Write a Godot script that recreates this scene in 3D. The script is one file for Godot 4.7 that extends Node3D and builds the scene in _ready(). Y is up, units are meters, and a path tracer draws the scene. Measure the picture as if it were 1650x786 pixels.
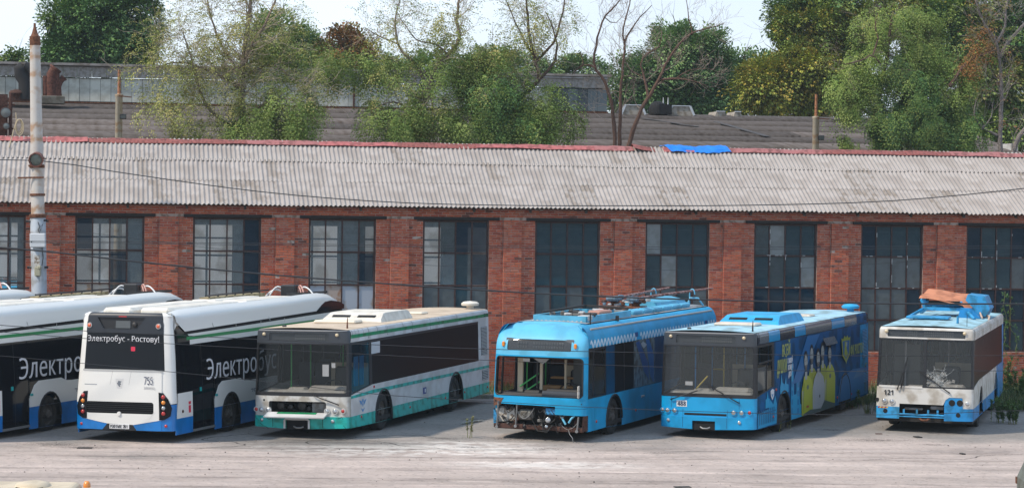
extends Node3D
# A yard of parked buses and trolleybuses in front of a long brick depot with a corrugated roof.

var rng := RandomNumberGenerator.new()
var taken := {}
var mats := {}
var texs := {}
var DEP := Transform3D(Basis(Vector3.UP, deg_to_rad(9.8)), Vector3(0, 0, -77.11))   # the depot's own frame: x along the wall, z towards the yard

# ------------------------------------------------------------------ mesh builder
class Mb:
	var st := SurfaceTool.new()
	var g := 1
	var n := 0
	func _init():
		st.begin(Mesh.PRIMITIVE_TRIANGLES)
	func flat():
		st.set_smooth_group(-1)
	func smooth():
		g += 1
		st.set_smooth_group(g)
	func color(c: Color):
		st.set_color(c)
	func tri(a: Vector3, b: Vector3, c: Vector3, out: Vector3):
		n += 1
		st.add_vertex(a)
		if (c - a).cross(b - a).dot(out) < 0.0:
			st.add_vertex(c)
			st.add_vertex(b)
		else:
			st.add_vertex(b)
			st.add_vertex(c)
	func quad(a: Vector3, b: Vector3, c: Vector3, d: Vector3, out: Vector3):
		tri(a, b, c, out)
		tri(a, c, d, out)
	func box(p: Vector3, s: Vector3, b := Basis.IDENTITY):
		flat()
		var h := s * 0.5
		for ax in 3:
			var u := Vector3.ZERO
			var v := Vector3.ZERO
			u[(ax + 1) % 3] = h[(ax + 1) % 3]
			v[(ax + 2) % 3] = h[(ax + 2) % 3]
			for sg in [-1.0, 1.0]:
				var w := Vector3.ZERO
				w[ax] = h[ax] * sg
				quad(p + b * (w - u - v), p + b * (w + u - v), p + b * (w + u + v), p + b * (w - u + v), b * w)
	func rbox(p: Vector3, s: Vector3, r: float, b := Basis.IDENTITY):   # a box with chamfered edges
		flat()
		var h := s * 0.5
		r = minf(r, minf(h.x, minf(h.y, h.z)) * 0.95)
		for ax in 3:
			var i := (ax + 1) % 3
			var j := (ax + 2) % 3
			for sg in [-1.0, 1.0]:
				var q := []
				for c in [[-1, -1], [1, -1], [1, 1], [-1, 1]]:
					var w := Vector3.ZERO
					w[ax] = h[ax] * sg
					w[i] = (h[i] - r) * c[0]
					w[j] = (h[j] - r) * c[1]
					q.append(p + b * w)
				var o := Vector3.ZERO
				o[ax] = sg
				quad(q[0], q[1], q[2], q[3], b * o)
			for si in [-1.0, 1.0]:
				for sj in [-1.0, 1.0]:
					var e := []
					for t in [[-1.0, 0], [1.0, 0], [1.0, 1], [-1.0, 1]]:
						var w := Vector3.ZERO
						w[ax] = (h[ax] - r) * t[0]
						w[i] = (h[i] - (r if t[1] == 1 else 0.0)) * si
						w[j] = (h[j] - (0.0 if t[1] == 1 else r)) * sj
						e.append(p + b * w)
					var o := Vector3.ZERO
					o[i] = si
					o[j] = sj
					quad(e[0], e[1], e[2], e[3], b * o)
		for sx in [-1.0, 1.0]:
			for sy in [-1.0, 1.0]:
				for sz in [-1.0, 1.0]:
					var o := Vector3(sx, sy, sz)
					tri(p + b * (o * Vector3(h.x, h.y - r, h.z - r)), p + b * (o * Vector3(h.x - r, h.y, h.z - r)), p + b * (o * Vector3(h.x - r, h.y - r, h.z)), b * o)
	func tube(pts: Array, r, sides := 6, caps := true, closed := false):
		var k := pts.size()
		var rings := []
		var up := Vector3.UP
		for i in k:
			var a: Vector3 = pts[maxi(i - 1, 0)]
			var c: Vector3 = pts[mini(i + 1, k - 1)]
			if closed:
				a = pts[(i + k - 1) % k]
				c = pts[(i + 1) % k]
			var d := (c - a).normalized()
			if d.length() < 0.5:
				d = Vector3.UP
			if i == 0 and absf(d.dot(up)) > 0.9:
				up = Vector3.RIGHT
			up = up - d * up.dot(d)
			if up.length() < 0.01:
				up = Vector3(d.y, d.z, d.x).cross(d)
			up = up.normalized()
			var w := d.cross(up)
			var rr: float = r[i] if r is Array else r
			var ring := []
			for s in sides:
				var t := TAU * s / sides
				ring.append(pts[i] + (up * cos(t) + w * sin(t)) * rr)
			rings.append(ring)
		smooth()
		for i in (k if closed else k - 1):
			var A: Array = rings[i]
			var B: Array = rings[(i + 1) % k]
			for s in sides:
				var s2 := (s + 1) % sides
				quad(A[s], A[s2], B[s2], B[s], (A[s] + A[s2]) * 0.5 - pts[i])
		if caps and not closed:
			flat()
			for e in [0, k - 1]:
				var o: Vector3 = pts[0] - pts[1] if e == 0 else pts[k - 1] - pts[k - 2]
				for s in range(1, sides - 1):
					tri(rings[e][0], rings[e][s], rings[e][s + 1], o)
	func bar(a: Vector3, b: Vector3, w: float, h: float):   # a straight bar of rectangular section
		var d := (b - a)
		var z := d.normalized()
		var x := Vector3.UP.cross(z)
		x = Vector3.RIGHT if x.length() < 0.01 else x.normalized()
		box((a + b) * 0.5, Vector3(w, h, d.length()), Basis(x, z.cross(x), z))
	func lathe(prof: Array, xf: Transform3D, sides := 16):   # profile of Vector2(radius, height) round the frame's y axis
		smooth()
		for i in prof.size() - 1:
			var p: Vector2 = prof[i]
			var q: Vector2 = prof[i + 1]
			if (p - q).length() > 1e-5 and i > 0:
				var e := (p - Vector2(prof[i - 1])).normalized()
				if e.dot((q - p).normalized()) < 0.6:
					smooth()
			var nr := Vector2(q.y - p.y, p.x - q.x)
			for s in sides:
				var t := TAU * s / sides
				var t2 := TAU * (s + 1) / sides
				var tm := (t + t2) * 0.5
				var o := xf.basis * Vector3(cos(tm) * nr.x, nr.y, sin(tm) * nr.x)
				var a := xf * Vector3(cos(t) * p.x, p.y, sin(t) * p.x)
				var b := xf * Vector3(cos(t2) * p.x, p.y, sin(t2) * p.x)
				var c := xf * Vector3(cos(t2) * q.x, q.y, sin(t2) * q.x)
				var d := xf * Vector3(cos(t) * q.x, q.y, sin(t) * q.x)
				if p.x > 1e-4:
					tri(a, b, c, o)
				if q.x > 1e-4:
					tri(a, c, d, o)
	func prism(poly: PackedVector2Array, z0: float, z1: float, xf := Transform3D.IDENTITY):
		flat()
		var ix := Geometry2D.triangulate_polygon(poly)
		for i in range(0, ix.size(), 3):
			for z in [z0, z1]:
				var o := xf.basis * Vector3(0, 0, 1 if z == maxf(z0, z1) else -1)
				tri(xf * Vector3(poly[ix[i]].x, poly[ix[i]].y, z), xf * Vector3(poly[ix[i + 1]].x, poly[ix[i + 1]].y, z), xf * Vector3(poly[ix[i + 2]].x, poly[ix[i + 2]].y, z), o)
		var cw := Geometry2D.is_polygon_clockwise(poly)
		for i in poly.size():
			var a := poly[i]
			var b := poly[(i + 1) % poly.size()]
			var nn := Vector2(b.y - a.y, a.x - b.x) * (-1.0 if cw else 1.0)
			quad(xf * Vector3(a.x, a.y, z0), xf * Vector3(b.x, b.y, z0), xf * Vector3(b.x, b.y, z1), xf * Vector3(a.x, a.y, z1), xf.basis * Vector3(nn.x, nn.y, 0))
	func ellipsoid(c: Vector3, r: Vector3, rows := 8, cols := 12):
		smooth()
		for i in rows:
			for j in cols:
				var q := []
				for e in [[i, j], [i, j + 1], [i + 1, j + 1], [i + 1, j]]:
					var a: float = PI * e[0] / rows
					var b: float = TAU * (e[1] % cols) / cols
					q.append(Vector3(sin(a) * cos(b), cos(a), sin(a) * sin(b)))
				var o: Vector3 = q[0] + q[1] + q[2] + q[3]
				if i > 0:
					tri(c + q[0] * r, c + q[1] * r, c + q[2] * r, o)
				if i < rows - 1:
					tri(c + q[0] * r, c + q[2] * r, c + q[3] * r, o)
	# a panel: a flat outline with holes, laid on a curved surface by lift(u, v, offset), with edges of some thickness
	func skin(poly: PackedVector2Array, lift: Callable, cu: Array, cv: Array, off := 0.0, thick := 0.0, holes := []):
		var lo := poly[0]
		var hi := poly[0]
		for p in poly:
			lo = lo.min(p)
			hi = hi.max(p)
		var us := [lo.x]
		for u in cu:
			if u > lo.x + 0.002 and u < hi.x - 0.002:
				us.append(u)
		us.append(hi.x)
		var vs := [lo.y]
		for v in cv:
			if v > lo.y + 0.002 and v < hi.y - 0.002:
				vs.append(v)
		vs.append(hi.y)
		smooth()
		for i in us.size() - 1:
			for j in vs.size() - 1:
				var cell := PackedVector2Array([Vector2(us[i], vs[j]), Vector2(us[i + 1], vs[j]), Vector2(us[i + 1], vs[j + 1]), Vector2(us[i], vs[j + 1])])
				var parts := Geometry2D.intersect_polygons(poly, cell)
				for h in holes:
					var kept: Array[PackedVector2Array] = []
					for q in parts:
						for w in Geometry2D.clip_polygons(q, h):
							if not Geometry2D.is_polygon_clockwise(w):
								kept.append(w)
					parts = kept
				for q in parts:
					if q.size() < 3:
						continue
					var ix := Geometry2D.triangulate_polygon(q)
					for t in range(0, ix.size(), 3):
						var m := (q[ix[t]] + q[ix[t + 1]] + q[ix[t + 2]]) / 3.0
						var o: Vector3 = lift.call(m.x, m.y, off + 0.1) - lift.call(m.x, m.y, off)
						tri(lift.call(q[ix[t]].x, q[ix[t]].y, off), lift.call(q[ix[t + 1]].x, q[ix[t + 1]].y, off), lift.call(q[ix[t + 2]].x, q[ix[t + 2]].y, off), o)
		if thick > 0.0:
			flat()
			var loops := [poly]
			loops.append_array(holes)
			for li in loops.size():
				var lp: PackedVector2Array = loops[li]
				var cw := Geometry2D.is_polygon_clockwise(lp)
				for i in lp.size():
					var a := lp[i]
					var b := lp[(i + 1) % lp.size()]
					var nn := Vector2(b.y - a.y, a.x - b.x).normalized() * (-1.0 if cw else 1.0) * (1.0 if li == 0 else -1.0)
					if li > 0 and not Geometry2D.is_point_in_polygon((a + b) * 0.5, poly):
						continue
					var steps := maxi(1, int((b - a).length() / 0.25)) if cu.size() > 4 else 1
					for s in steps:
						var p := a.lerp(b, float(s) / steps)
						var q := a.lerp(b, float(s + 1) / steps)
						var o: Vector3 = lift.call(p.x + nn.x * 0.01, p.y + nn.y * 0.01, off) - lift.call(p.x, p.y, off)
						quad(lift.call(p.x, p.y, off), lift.call(q.x, q.y, off), lift.call(q.x, q.y, off - thick), lift.call(p.x, p.y, off - thick), o)
	func done() -> ArrayMesh:
		st.generate_normals()
		return st.commit()

# ------------------------------------------------------------------ naming and tagging
func put(o: Node3D, called: String, parent: Node = self):
	var key := str(parent.get_instance_id()) + called
	if parent == self:
		key = called
	if taken.has(key):
		taken[key] += 1
		o.name = "%s_%03d" % [called, taken[key]]
	else:
		taken[key] = 0
		o.name = called
	parent.add_child(o, true)
	return o

func obj(called: String, m, material: Material, parent: Node = self) -> MeshInstance3D:
	var o := MeshInstance3D.new()
	o.mesh = m.done() if m is Mb else m
	o.material_override = material
	o.cast_shadow = GeometryInstance3D.SHADOW_CASTING_SETTING_ON
	put(o, called, parent)
	return o

func tag(o: Node, label := "", category := "", group := "", kind := ""):
	if label != "":
		o.set_meta("label", label)
	if category != "":
		o.set_meta("category", category)
	if group != "":
		o.set_meta("group", group)
	if kind != "":
		o.set_meta("kind", kind)
	return o

func thing(called: String, label: String, category: String, xf := Transform3D.IDENTITY, group := "") -> Node3D:
	var o := Node3D.new()
	o.transform = xf
	put(o, called)
	tag(o, label, category, group)
	return o

func again(src: Node3D, called: String, label: String, xf: Transform3D, group := "") -> Node3D:
	var r: Node3D = src.duplicate()
	put(r, called)
	r.transform = xf
	tag(r, label, src.get_meta("category", ""), group)
	return r

# ------------------------------------------------------------------ textures and materials
func noise(seed_: int, freq: float, oct := 4, kind := FastNoiseLite.TYPE_SIMPLEX_SMOOTH) -> FastNoiseLite:
	var f := FastNoiseLite.new()
	f.seed = seed_
	f.frequency = freq
	f.noise_type = kind
	f.fractal_octaves = oct
	f.fractal_type = FastNoiseLite.FRACTAL_FBM
	return f

func ramp_tex(key: String, img: Image, lo: Color, hi: Color, a := 0.0, b := 1.0) -> ImageTexture:
	if texs.has(key):
		return texs[key]
	var w := img.get_width()
	var h := img.get_height()
	var out := Image.create(w, h, false, Image.FORMAT_RGB8)
	var lut := []
	for i in 256:
		lut.append(lo.lerp(hi, smoothstep(a, b, i / 255.0)))
	var d := img.get_data()
	var o := PackedByteArray()
	o.resize(w * h * 3)
	for i in w * h:
		var c: Color = lut[d[i]]
		o[i * 3] = int(c.r * 255)
		o[i * 3 + 1] = int(c.g * 255)
		o[i * 3 + 2] = int(c.b * 255)
	out.set_data(w, h, false, Image.FORMAT_RGB8, o)
	texs[key] = ImageTexture.create_from_image(out)
	return texs[key]

func gray(seed_: int, freq: float, oct := 4, size := 512, kind := FastNoiseLite.TYPE_SIMPLEX_SMOOTH) -> Image:
	var im := noise(seed_, freq, oct, kind).get_seamless_image(size, size)
	im.convert(Image.FORMAT_L8)
	return im

func stretched(seed_: int, freq: float, across: bool) -> Image:
	var big := noise(seed_, freq, 4).get_seamless_image(512, 512)
	big.convert(Image.FORMAT_L8)
	if across:
		big.resize(512, 64, Image.INTERPOLATE_CUBIC)
	else:
		big.resize(64, 512, Image.INTERPOLATE_CUBIC)
	big.resize(512, 512, Image.INTERPOLATE_CUBIC)
	return big

func make_textures():
	ramp_tex("dirt", gray(3, 0.007, 5), Color(0.80, 0.77, 0.73), Color(1, 1, 1), 0.25, 0.62)
	ramp_tex("soft", gray(5, 0.006, 4), Color(0.90, 0.89, 0.88), Color(1, 1, 1), 0.2, 0.75)
	ramp_tex("grain", gray(7, 0.09, 4), Color(0.72, 0.71, 0.70), Color(1, 1, 1), 0.2, 0.7)
	ramp_tex("rust", gray(9, 0.008, 6), Color(0.66, 0.40, 0.26), Color(1, 1, 1), 0.28, 0.5)
	ramp_tex("stain", gray(19, 0.009, 5), Color(0.88, 0.74, 0.62), Color(1, 1, 1), 0.15, 0.5)
	ramp_tex("blotch", gray(11, 0.013, 6), Color(0.74, 0.70, 0.66), Color(1, 1, 1), 0.25, 0.6)
	ramp_tex("streak", stretched(13, 0.02, false), Color(0.84, 0.82, 0.79), Color(1, 1, 1), 0.2, 0.65)
	ramp_tex("bark", stretched(15, 0.05, false), Color(0.5, 0.46, 0.42), Color(1, 1, 1), 0.2, 0.8)
	ramp_tex("peel", gray(17, 0.010, 6), Color(0.68, 0.61, 0.55), Color(1, 1, 1), 0.3, 0.46)
	for k in [["bump", 21, 0.05, 4.0], ["fine", 23, 0.16, 3.0], ["wave", 25, 0.012, 6.0]]:
		var im := gray(k[1], k[2], 4)
		im.convert(Image.FORMAT_RGBA8)
		im.bump_map_to_normal_map(k[3])
		texs[k[0]] = ImageTexture.create_from_image(im)

# lin: the surface's real base colour, linear
func mt(key: String, lin: Color, rough := 0.6, o := {}) -> StandardMaterial3D:
	if mats.has(key):
		return mats[key]
	var m := StandardMaterial3D.new()
	var c := lin.linear_to_srgb()
	c.a = o.get("alpha", 1.0)
	m.albedo_color = c
	m.roughness = rough
	m.metallic = o.get("metal", 0.0)
	m.metallic_specular = o.get("spec", 0.5)
	if o.has("tex"):
		m.albedo_texture = texs[o.tex]
		m.uv1_triplanar = true
		m.uv1_world_triplanar = o.get("world", false)
		m.uv1_scale = Vector3.ONE * o.get("ts", 0.5)
	if o.has("nrm"):
		m.normal_enabled = true
		m.normal_texture = texs[o.nrm]
		m.normal_scale = o.get("ns", 0.5)
		m.uv1_triplanar = true
		if not o.has("tex"):
			m.uv1_scale = Vector3.ONE * o.get("ts", 0.5)
	if o.has("alpha"):
		m.transparency = BaseMaterial3D.TRANSPARENCY_ALPHA
	if o.get("vcol", false):
		m.vertex_color_use_as_albedo = true
	if o.has("coat"):
		m.clearcoat_enabled = true
		m.clearcoat = o.coat
		m.clearcoat_roughness = 0.12
	if o.has("back"):
		m.backlight_enabled = true
		m.backlight = o.back
	if o.get("two", false):
		m.cull_mode = BaseMaterial3D.CULL_DISABLED
	mats[key] = m
	return m

func glass(key: String, lin: Color, alpha: float, rough := 0.03) -> StandardMaterial3D:
	return mt(key, lin, rough, {"alpha": alpha, "spec": 0.35, "two": true})

func rect(x0: float, y0: float, x1: float, y1: float) -> PackedVector2Array:
	return PackedVector2Array([Vector2(x0, y0), Vector2(x1, y0), Vector2(x1, y1), Vector2(x0, y1)])

func pg(a: Array) -> PackedVector2Array:
	var p := PackedVector2Array()
	for i in range(0, a.size(), 2):
		p.append(Vector2(a[i], a[i + 1]))
	return p

func rrect(x0: float, y0: float, x1: float, y1: float, r: float) -> PackedVector2Array:
	var p := PackedVector2Array()
	var cs := [[x1 - r, y0 + r, -PI / 2], [x1 - r, y1 - r, 0.0], [x0 + r, y1 - r, PI / 2], [x0 + r, y0 + r, PI]]
	for c in cs:
		for k in 5:
			var t: float = c[2] + PI / 2 * k / 4.0
			p.append(Vector2(c[0] + cos(t) * r, c[1] + sin(t) * r))
	return p

func oval(x: float, y: float, rx: float, ry: float, k := 14) -> PackedVector2Array:
	var p := PackedVector2Array()
	for i in k:
		p.append(Vector2(x + cos(TAU * i / k) * rx, y + sin(TAU * i / k) * ry))
	return p

func steps(a: float, b: float, d: float) -> Array:
	var r := []
	var k := maxi(1, int(ceil((b - a) / d)))
	for i in k + 1:
		r.append(lerpf(a, b, float(i) / k))
	return r

func letters(text: String, cap: float, width: float, material: Material, parent: Node, xf: Transform3D, called := "lettering", bold := false, depth := 0.004):
	var f := SystemFont.new()
	f.font_names = PackedStringArray(["Droid Sans"])
	if bold:
		f.font_weight = 700
	var t := TextMesh.new()
	t.font = f
	t.font_size = 64
	t.pixel_size = cap / (0.714 * 64.0)
	t.text = text
	t.depth = depth
	t.curve_step = 1.5
	t.horizontal_alignment = HORIZONTAL_ALIGNMENT_LEFT
	t.vertical_alignment = VERTICAL_ALIGNMENT_BOTTOM
	var o := MeshInstance3D.new()
	o.mesh = t
	o.material_override = material
	var bb := t.get_aabb()
	var sx := width / bb.size.x if width > 0.0 else 1.0
	# the left end of the writing on xf's origin, its base line near it
	o.transform = xf * Transform3D(Basis.from_scale(Vector3(sx, 1, 1)), Vector3(-bb.position.x * sx, 0, 0)) * Transform3D(Basis.IDENTITY, Vector3(0, -0.33 * cap, 0))
	put(o, called, parent)
	return o

func shared_materials():
	mats.rubber = mt("rubber", Color(0.022, 0.021, 0.02), 0.85, {"tex": "dirt", "ts": 1.2})
	mats.rim = mt("rim", Color(0.13, 0.12, 0.11), 0.6, {"tex": "blotch", "ts": 2.0, "metal": 0.3})
	mats.black = mt("black", Color(0.013, 0.013, 0.015), 0.45)
	mats.void_black = mt("void_black", Color(0.006, 0.006, 0.007), 0.9)
	mats.under = mt("under", Color(0.025, 0.022, 0.02), 0.95)
	mats.lining = mt("lining", Color(0.34, 0.34, 0.33), 0.8)
	mats.brow = mt("brow", Color(0.035, 0.04, 0.048), 0.35)
	mats.greytrim = mt("greytrim", Color(0.12, 0.12, 0.125), 0.5)
	mats.display = mt("display", Color(0.075, 0.082, 0.09), 0.5)
	mats.display_cell = mt("display_cell", Color(0.16, 0.17, 0.17), 0.5)
	mats.glass_front = glass("glass_front", Color(0.008, 0.01, 0.011), 0.30, 0.04)
	mats.glass_grey = glass("glass_grey", Color(0.075, 0.08, 0.08), 0.34, 0.04)  # windscreen glass with a lighter grey base colour
	mats.glass_side = glass("glass_side", Color(0.015, 0.02, 0.022), 0.5, 0.04)
	mats.glass_tint = mt("glass_tint", Color(0.012, 0.012, 0.013), 0.3, {"spec": 0.13})
	mats.glass_display = glass("glass_display", Color(0.03, 0.035, 0.04), 0.4, 0.05)
	mats.pane_grey = mt("pane_grey", Color(0.10, 0.115, 0.13), 0.15)
	mats.pane_reflection = mt("pane_reflection", Color(0.5, 0.55, 0.58), 0.12)  # pale colour stands for a reflection on the glass
	mats.lens = mt("lens", Color(0.45, 0.46, 0.47), 0.08, {"metal": 0.6, "coat": 1.0})
	mats.lens_warm = mt("lens_warm", Color(0.6, 0.48, 0.3), 0.15, {"coat": 1.0})
	mats.lens_red = mt("lens_red", Color(0.42, 0.02, 0.015), 0.2, {"coat": 0.8})
	mats.lens_orange_red = mt("lens_orange_red", Color(0.75, 0.13, 0.05), 0.2, {"coat": 0.8})
	mats.lens_amber = mt("lens_amber", Color(0.75, 0.24, 0.02), 0.2, {"coat": 0.8})
	mats.tape_yellow = mt("tape_yellow", Color(0.6, 0.4, 0.05), 0.6)
	mats.bezel_white = mt("bezel_white", Color(0.48, 0.47, 0.45), 0.45)
	mats.slat_white = mt("slat_white", Color(0.45, 0.45, 0.45), 0.5)
	mats.rail_green = mt("rail_green", Color(0.05, 0.34, 0.08), 0.4)
	mats.rail_blue = mt("rail_blue", Color(0.01, 0.2, 0.5), 0.4)
	mats.rail_yellow = mt("rail_yellow", Color(0.45, 0.33, 0.03), 0.4)
	mats.rail_white = mt("rail_white", Color(0.4, 0.4, 0.4), 0.4)
	mats.seat = mt("seat", Color(0.05, 0.06, 0.08), 0.8)
	mats.dash = mt("dash", Color(0.40, 0.38, 0.34), 0.85, {"tex": "soft", "ts": 1.0})
	mats.cabwall = mt("cabwall", Color(0.5, 0.42, 0.3), 0.7)
	mats.cabwall_dark = mt("cabwall_dark", Color(0.07, 0.075, 0.07), 0.6)
	mats.rust = mt("rust", Color(0.17, 0.068, 0.034), 0.9, {"tex": "blotch", "ts": 1.5})
	mats.rust_dark = mt("rust_dark", Color(0.075, 0.032, 0.022), 0.9, {"tex": "blotch", "ts": 1.5})
	mats.rust_pale = mt("rust_pale", Color(0.36, 0.16, 0.08), 0.9, {"tex": "blotch", "ts": 1.2})
	mats.rust_pipe = mt("rust_pipe", Color(0.12, 0.045, 0.03), 0.9, {"tex": "blotch", "ts": 0.9})
	mats.rust_paint = mt("rust_paint", Color(0.20, 0.075, 0.055), 0.7, {"tex": "blotch", "ts": 1.5})
	mats.duct = mt("duct", Color(0.018, 0.017, 0.018), 0.9)
	mats.dark_metal = mt("dark_metal", Color(0.05, 0.047, 0.045), 0.55, {"metal": 0.5})
	mats.steel = mt("steel", Color(0.26, 0.26, 0.26), 0.45, {"metal": 0.6})
	mats.chrome = mt("chrome", Color(0.5, 0.5, 0.5), 0.2, {"metal": 0.9})
	mats.grey_paint = mt("grey_paint", Color(0.2, 0.2, 0.2), 0.65, {"tex": "dirt", "ts": 1.0})
	mats.tank = mt("tank", Color(0.15, 0.145, 0.13), 0.6, {"tex": "blotch", "ts": 1.0})
	mats.tank_dark = mt("tank_dark", Color(0.035, 0.04, 0.05), 0.8)
	mats.bent_white = mt("bent_white", Color(0.46, 0.44, 0.4), 0.6, {"tex": "peel", "ts": 1.4})
	mats.spring_blue = mt("spring_blue", Color(0.11, 0.18, 0.25), 0.6, {"tex": "dirt", "ts": 2.0})
	mats.paper = mt("paper", Color(0.66, 0.66, 0.66), 0.7)
	mats.paper_grey = mt("paper_grey", Color(0.42, 0.42, 0.41), 0.7)
	mats.blue_cloth = mt("blue_cloth", Color(0.02, 0.2, 0.42), 0.9)
	mats.ink = mt("ink", Color(0.012, 0.012, 0.014), 0.6)
	mats.ink_navy = mt("ink_navy", Color(0.03, 0.045, 0.1), 0.6)
	mats.print_white = mt("print_white_full", Color(0.66, 0.66, 0.68), 0.5)
	mats.print = mt("print", Color.WHITE, 0.4, {"vcol": true})
	mats.grime = mt("grime", Color(0.10, 0.095, 0.09), 0.9)
	mats.seam_blue = mt("seam_blue", Color(0.0, 0.06, 0.16), 0.7)
	mats.cove_dark = mt("cove_dark", Color(0.022, 0.03, 0.045), 0.2, {"coat": 0.5})
	mats.crack = mt("crack", Color(0.5, 0.52, 0.52), 0.5)
	mats.crushed = mt("crushed", Color(0.48, 0.46, 0.42), 0.6, {"alpha": 0.38})
	mats.pole_grey = mt("pole_grey", Color(0.40, 0.44, 0.49), 0.5, {"tex": "dirt", "ts": 0.5})
	mats.pole_white = mt("pole_white", Color(0.50, 0.465, 0.43), 0.6, {"tex": "stain", "ts": 0.4})
	mats.pole_rusty = mt("pole_rusty", Color(0.46, 0.40, 0.30), 0.7, {"tex": "stain", "ts": 0.6})
	mats.box_pale = mt("box_pale", Color(0.54, 0.56, 0.58), 0.5)
	mats.gutter = mt("gutter", Color(0.46, 0.47, 0.48), 0.5, {"tex": "dirt", "ts": 0.4})
	mats.tar = mt("tar", Color(0.06, 0.055, 0.055), 0.95)

func _ready():
	# ---- camera
	var cam := Camera3D.new()
	cam.name = "camera"
	cam.fov = 11.58
	cam.near = 0.5
	cam.far = 3000.0
	cam.transform = Transform3D(Basis(Vector3.RIGHT, deg_to_rad(-0.9399)) * Basis(Vector3.BACK, deg_to_rad(0.7048)), Vector3(0, 5.979, 0))
	add_child(cam)
	# ---- sky, haze, exposure
	var sky := ProceduralSkyMaterial.new()
	sky.sky_top_color = Color(0.60, 0.70, 0.82)
	sky.sky_horizon_color = Color(0.845, 0.88, 0.90)
	sky.sky_curve = 0.12
	sky.ground_bottom_color = Color(0.35, 0.32, 0.3)
	sky.ground_horizon_color = Color(0.80, 0.84, 0.86)
	sky.energy_multiplier = 1.28
	sky.sky_cover = cloud_cover()
	sky.sky_cover_modulate = Color(1, 1, 1, 1)
	var s := Sky.new()
	s.sky_material = sky
	var env := Environment.new()
	env.background_mode = Environment.BG_SKY
	env.sky = s
	env.tonemap_mode = Environment.TONE_MAPPER_LINEAR
	env.tonemap_exposure = 1.2
	env.sdfgi_enabled = true
	env.ssao_enabled = true
	env.ssil_enabled = true
	env.fog_enabled = true
	env.fog_density = 0.00025
	env.fog_light_color = Color(0.82, 0.87, 0.90)
	var we := WorldEnvironment.new()
	we.name = "environment"
	we.environment = env
	add_child(we)
	# ---- sun: high on the left, somewhat in front of the buses, veiled by thin haze
	var sun := DirectionalLight3D.new()
	sun.name = "sun"
	sun.light_energy = 1.08
	sun.light_color = Color(1.0, 0.955, 0.89)
	sun.light_angular_distance = 3.0
	sun.shadow_enabled = true
	sun.transform = Transform3D(Basis.looking_at(-Vector3(-0.57, 0.74, 0.27), Vector3.UP), Vector3.ZERO)
	add_child(sun)
	make_textures()
	shared_materials()
	build_ground()
	build_depot()
	build_shed()
	build_poles()
	build_trees()
	# ---- the row of buses, left to right
	var e := build_electric_bus()
	again(e, "electric_bus", "white electric bus at the left edge, only its black side and wheel in view", bus_at(-14.2, 58.6, -17.6, 0.5, 0.15), "white electric buses parked side by side").position.y = -0.03
	again(e, "electric_bus", "white electric bus beyond the left edge, only a strip of its roof showing", bus_at(-18.4, 58.6, -18.0, 0.5, 0.15), "white electric buses parked side by side")
	build_green_bus()
	var t4 := build_blue_trolley()
	again(t4, "trolleybus", "blue trolleybus parked behind the depot, glimpsed through its leftmost windows", DEP * Transform3D(Basis(Vector3.UP, PI / 2), Vector3(-12.6, 0, -10.6)))
	build_printed_bus()
	build_white_trolley()
	build_small()
	build_plants()
	build_wires()

func cloud_cover() -> ImageTexture:   # thin broken cloud, denser low down
	var w := 1024
	var h := 512
	var a := noise(81, 1.6, 5)
	var b := noise(82, 0.7, 3)
	var d := PackedByteArray()
	d.resize(w * h * 4)
	var i := 0
	for y in h:
		var el := (0.5 - (y + 0.5) / h) * PI
		for x in w:
			var az := TAU * x / w
			var v := Vector3(cos(el) * cos(az), sin(el) * 2.2, cos(el) * sin(az))
			var c := a.get_noise_3dv(v) * 0.7 + b.get_noise_3dv(v) * 0.6
			var k := smoothstep(-0.05, 0.45, c) * clampf(el * 9.0, 0, 1)
			d[i] = 235
			d[i + 1] = 238
			d[i + 2] = 242
			d[i + 3] = int(70 * k)
			i += 4
	return ImageTexture.create_from_image(Image.create_from_data(w, h, false, Image.FORMAT_RGBA8, d))

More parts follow.
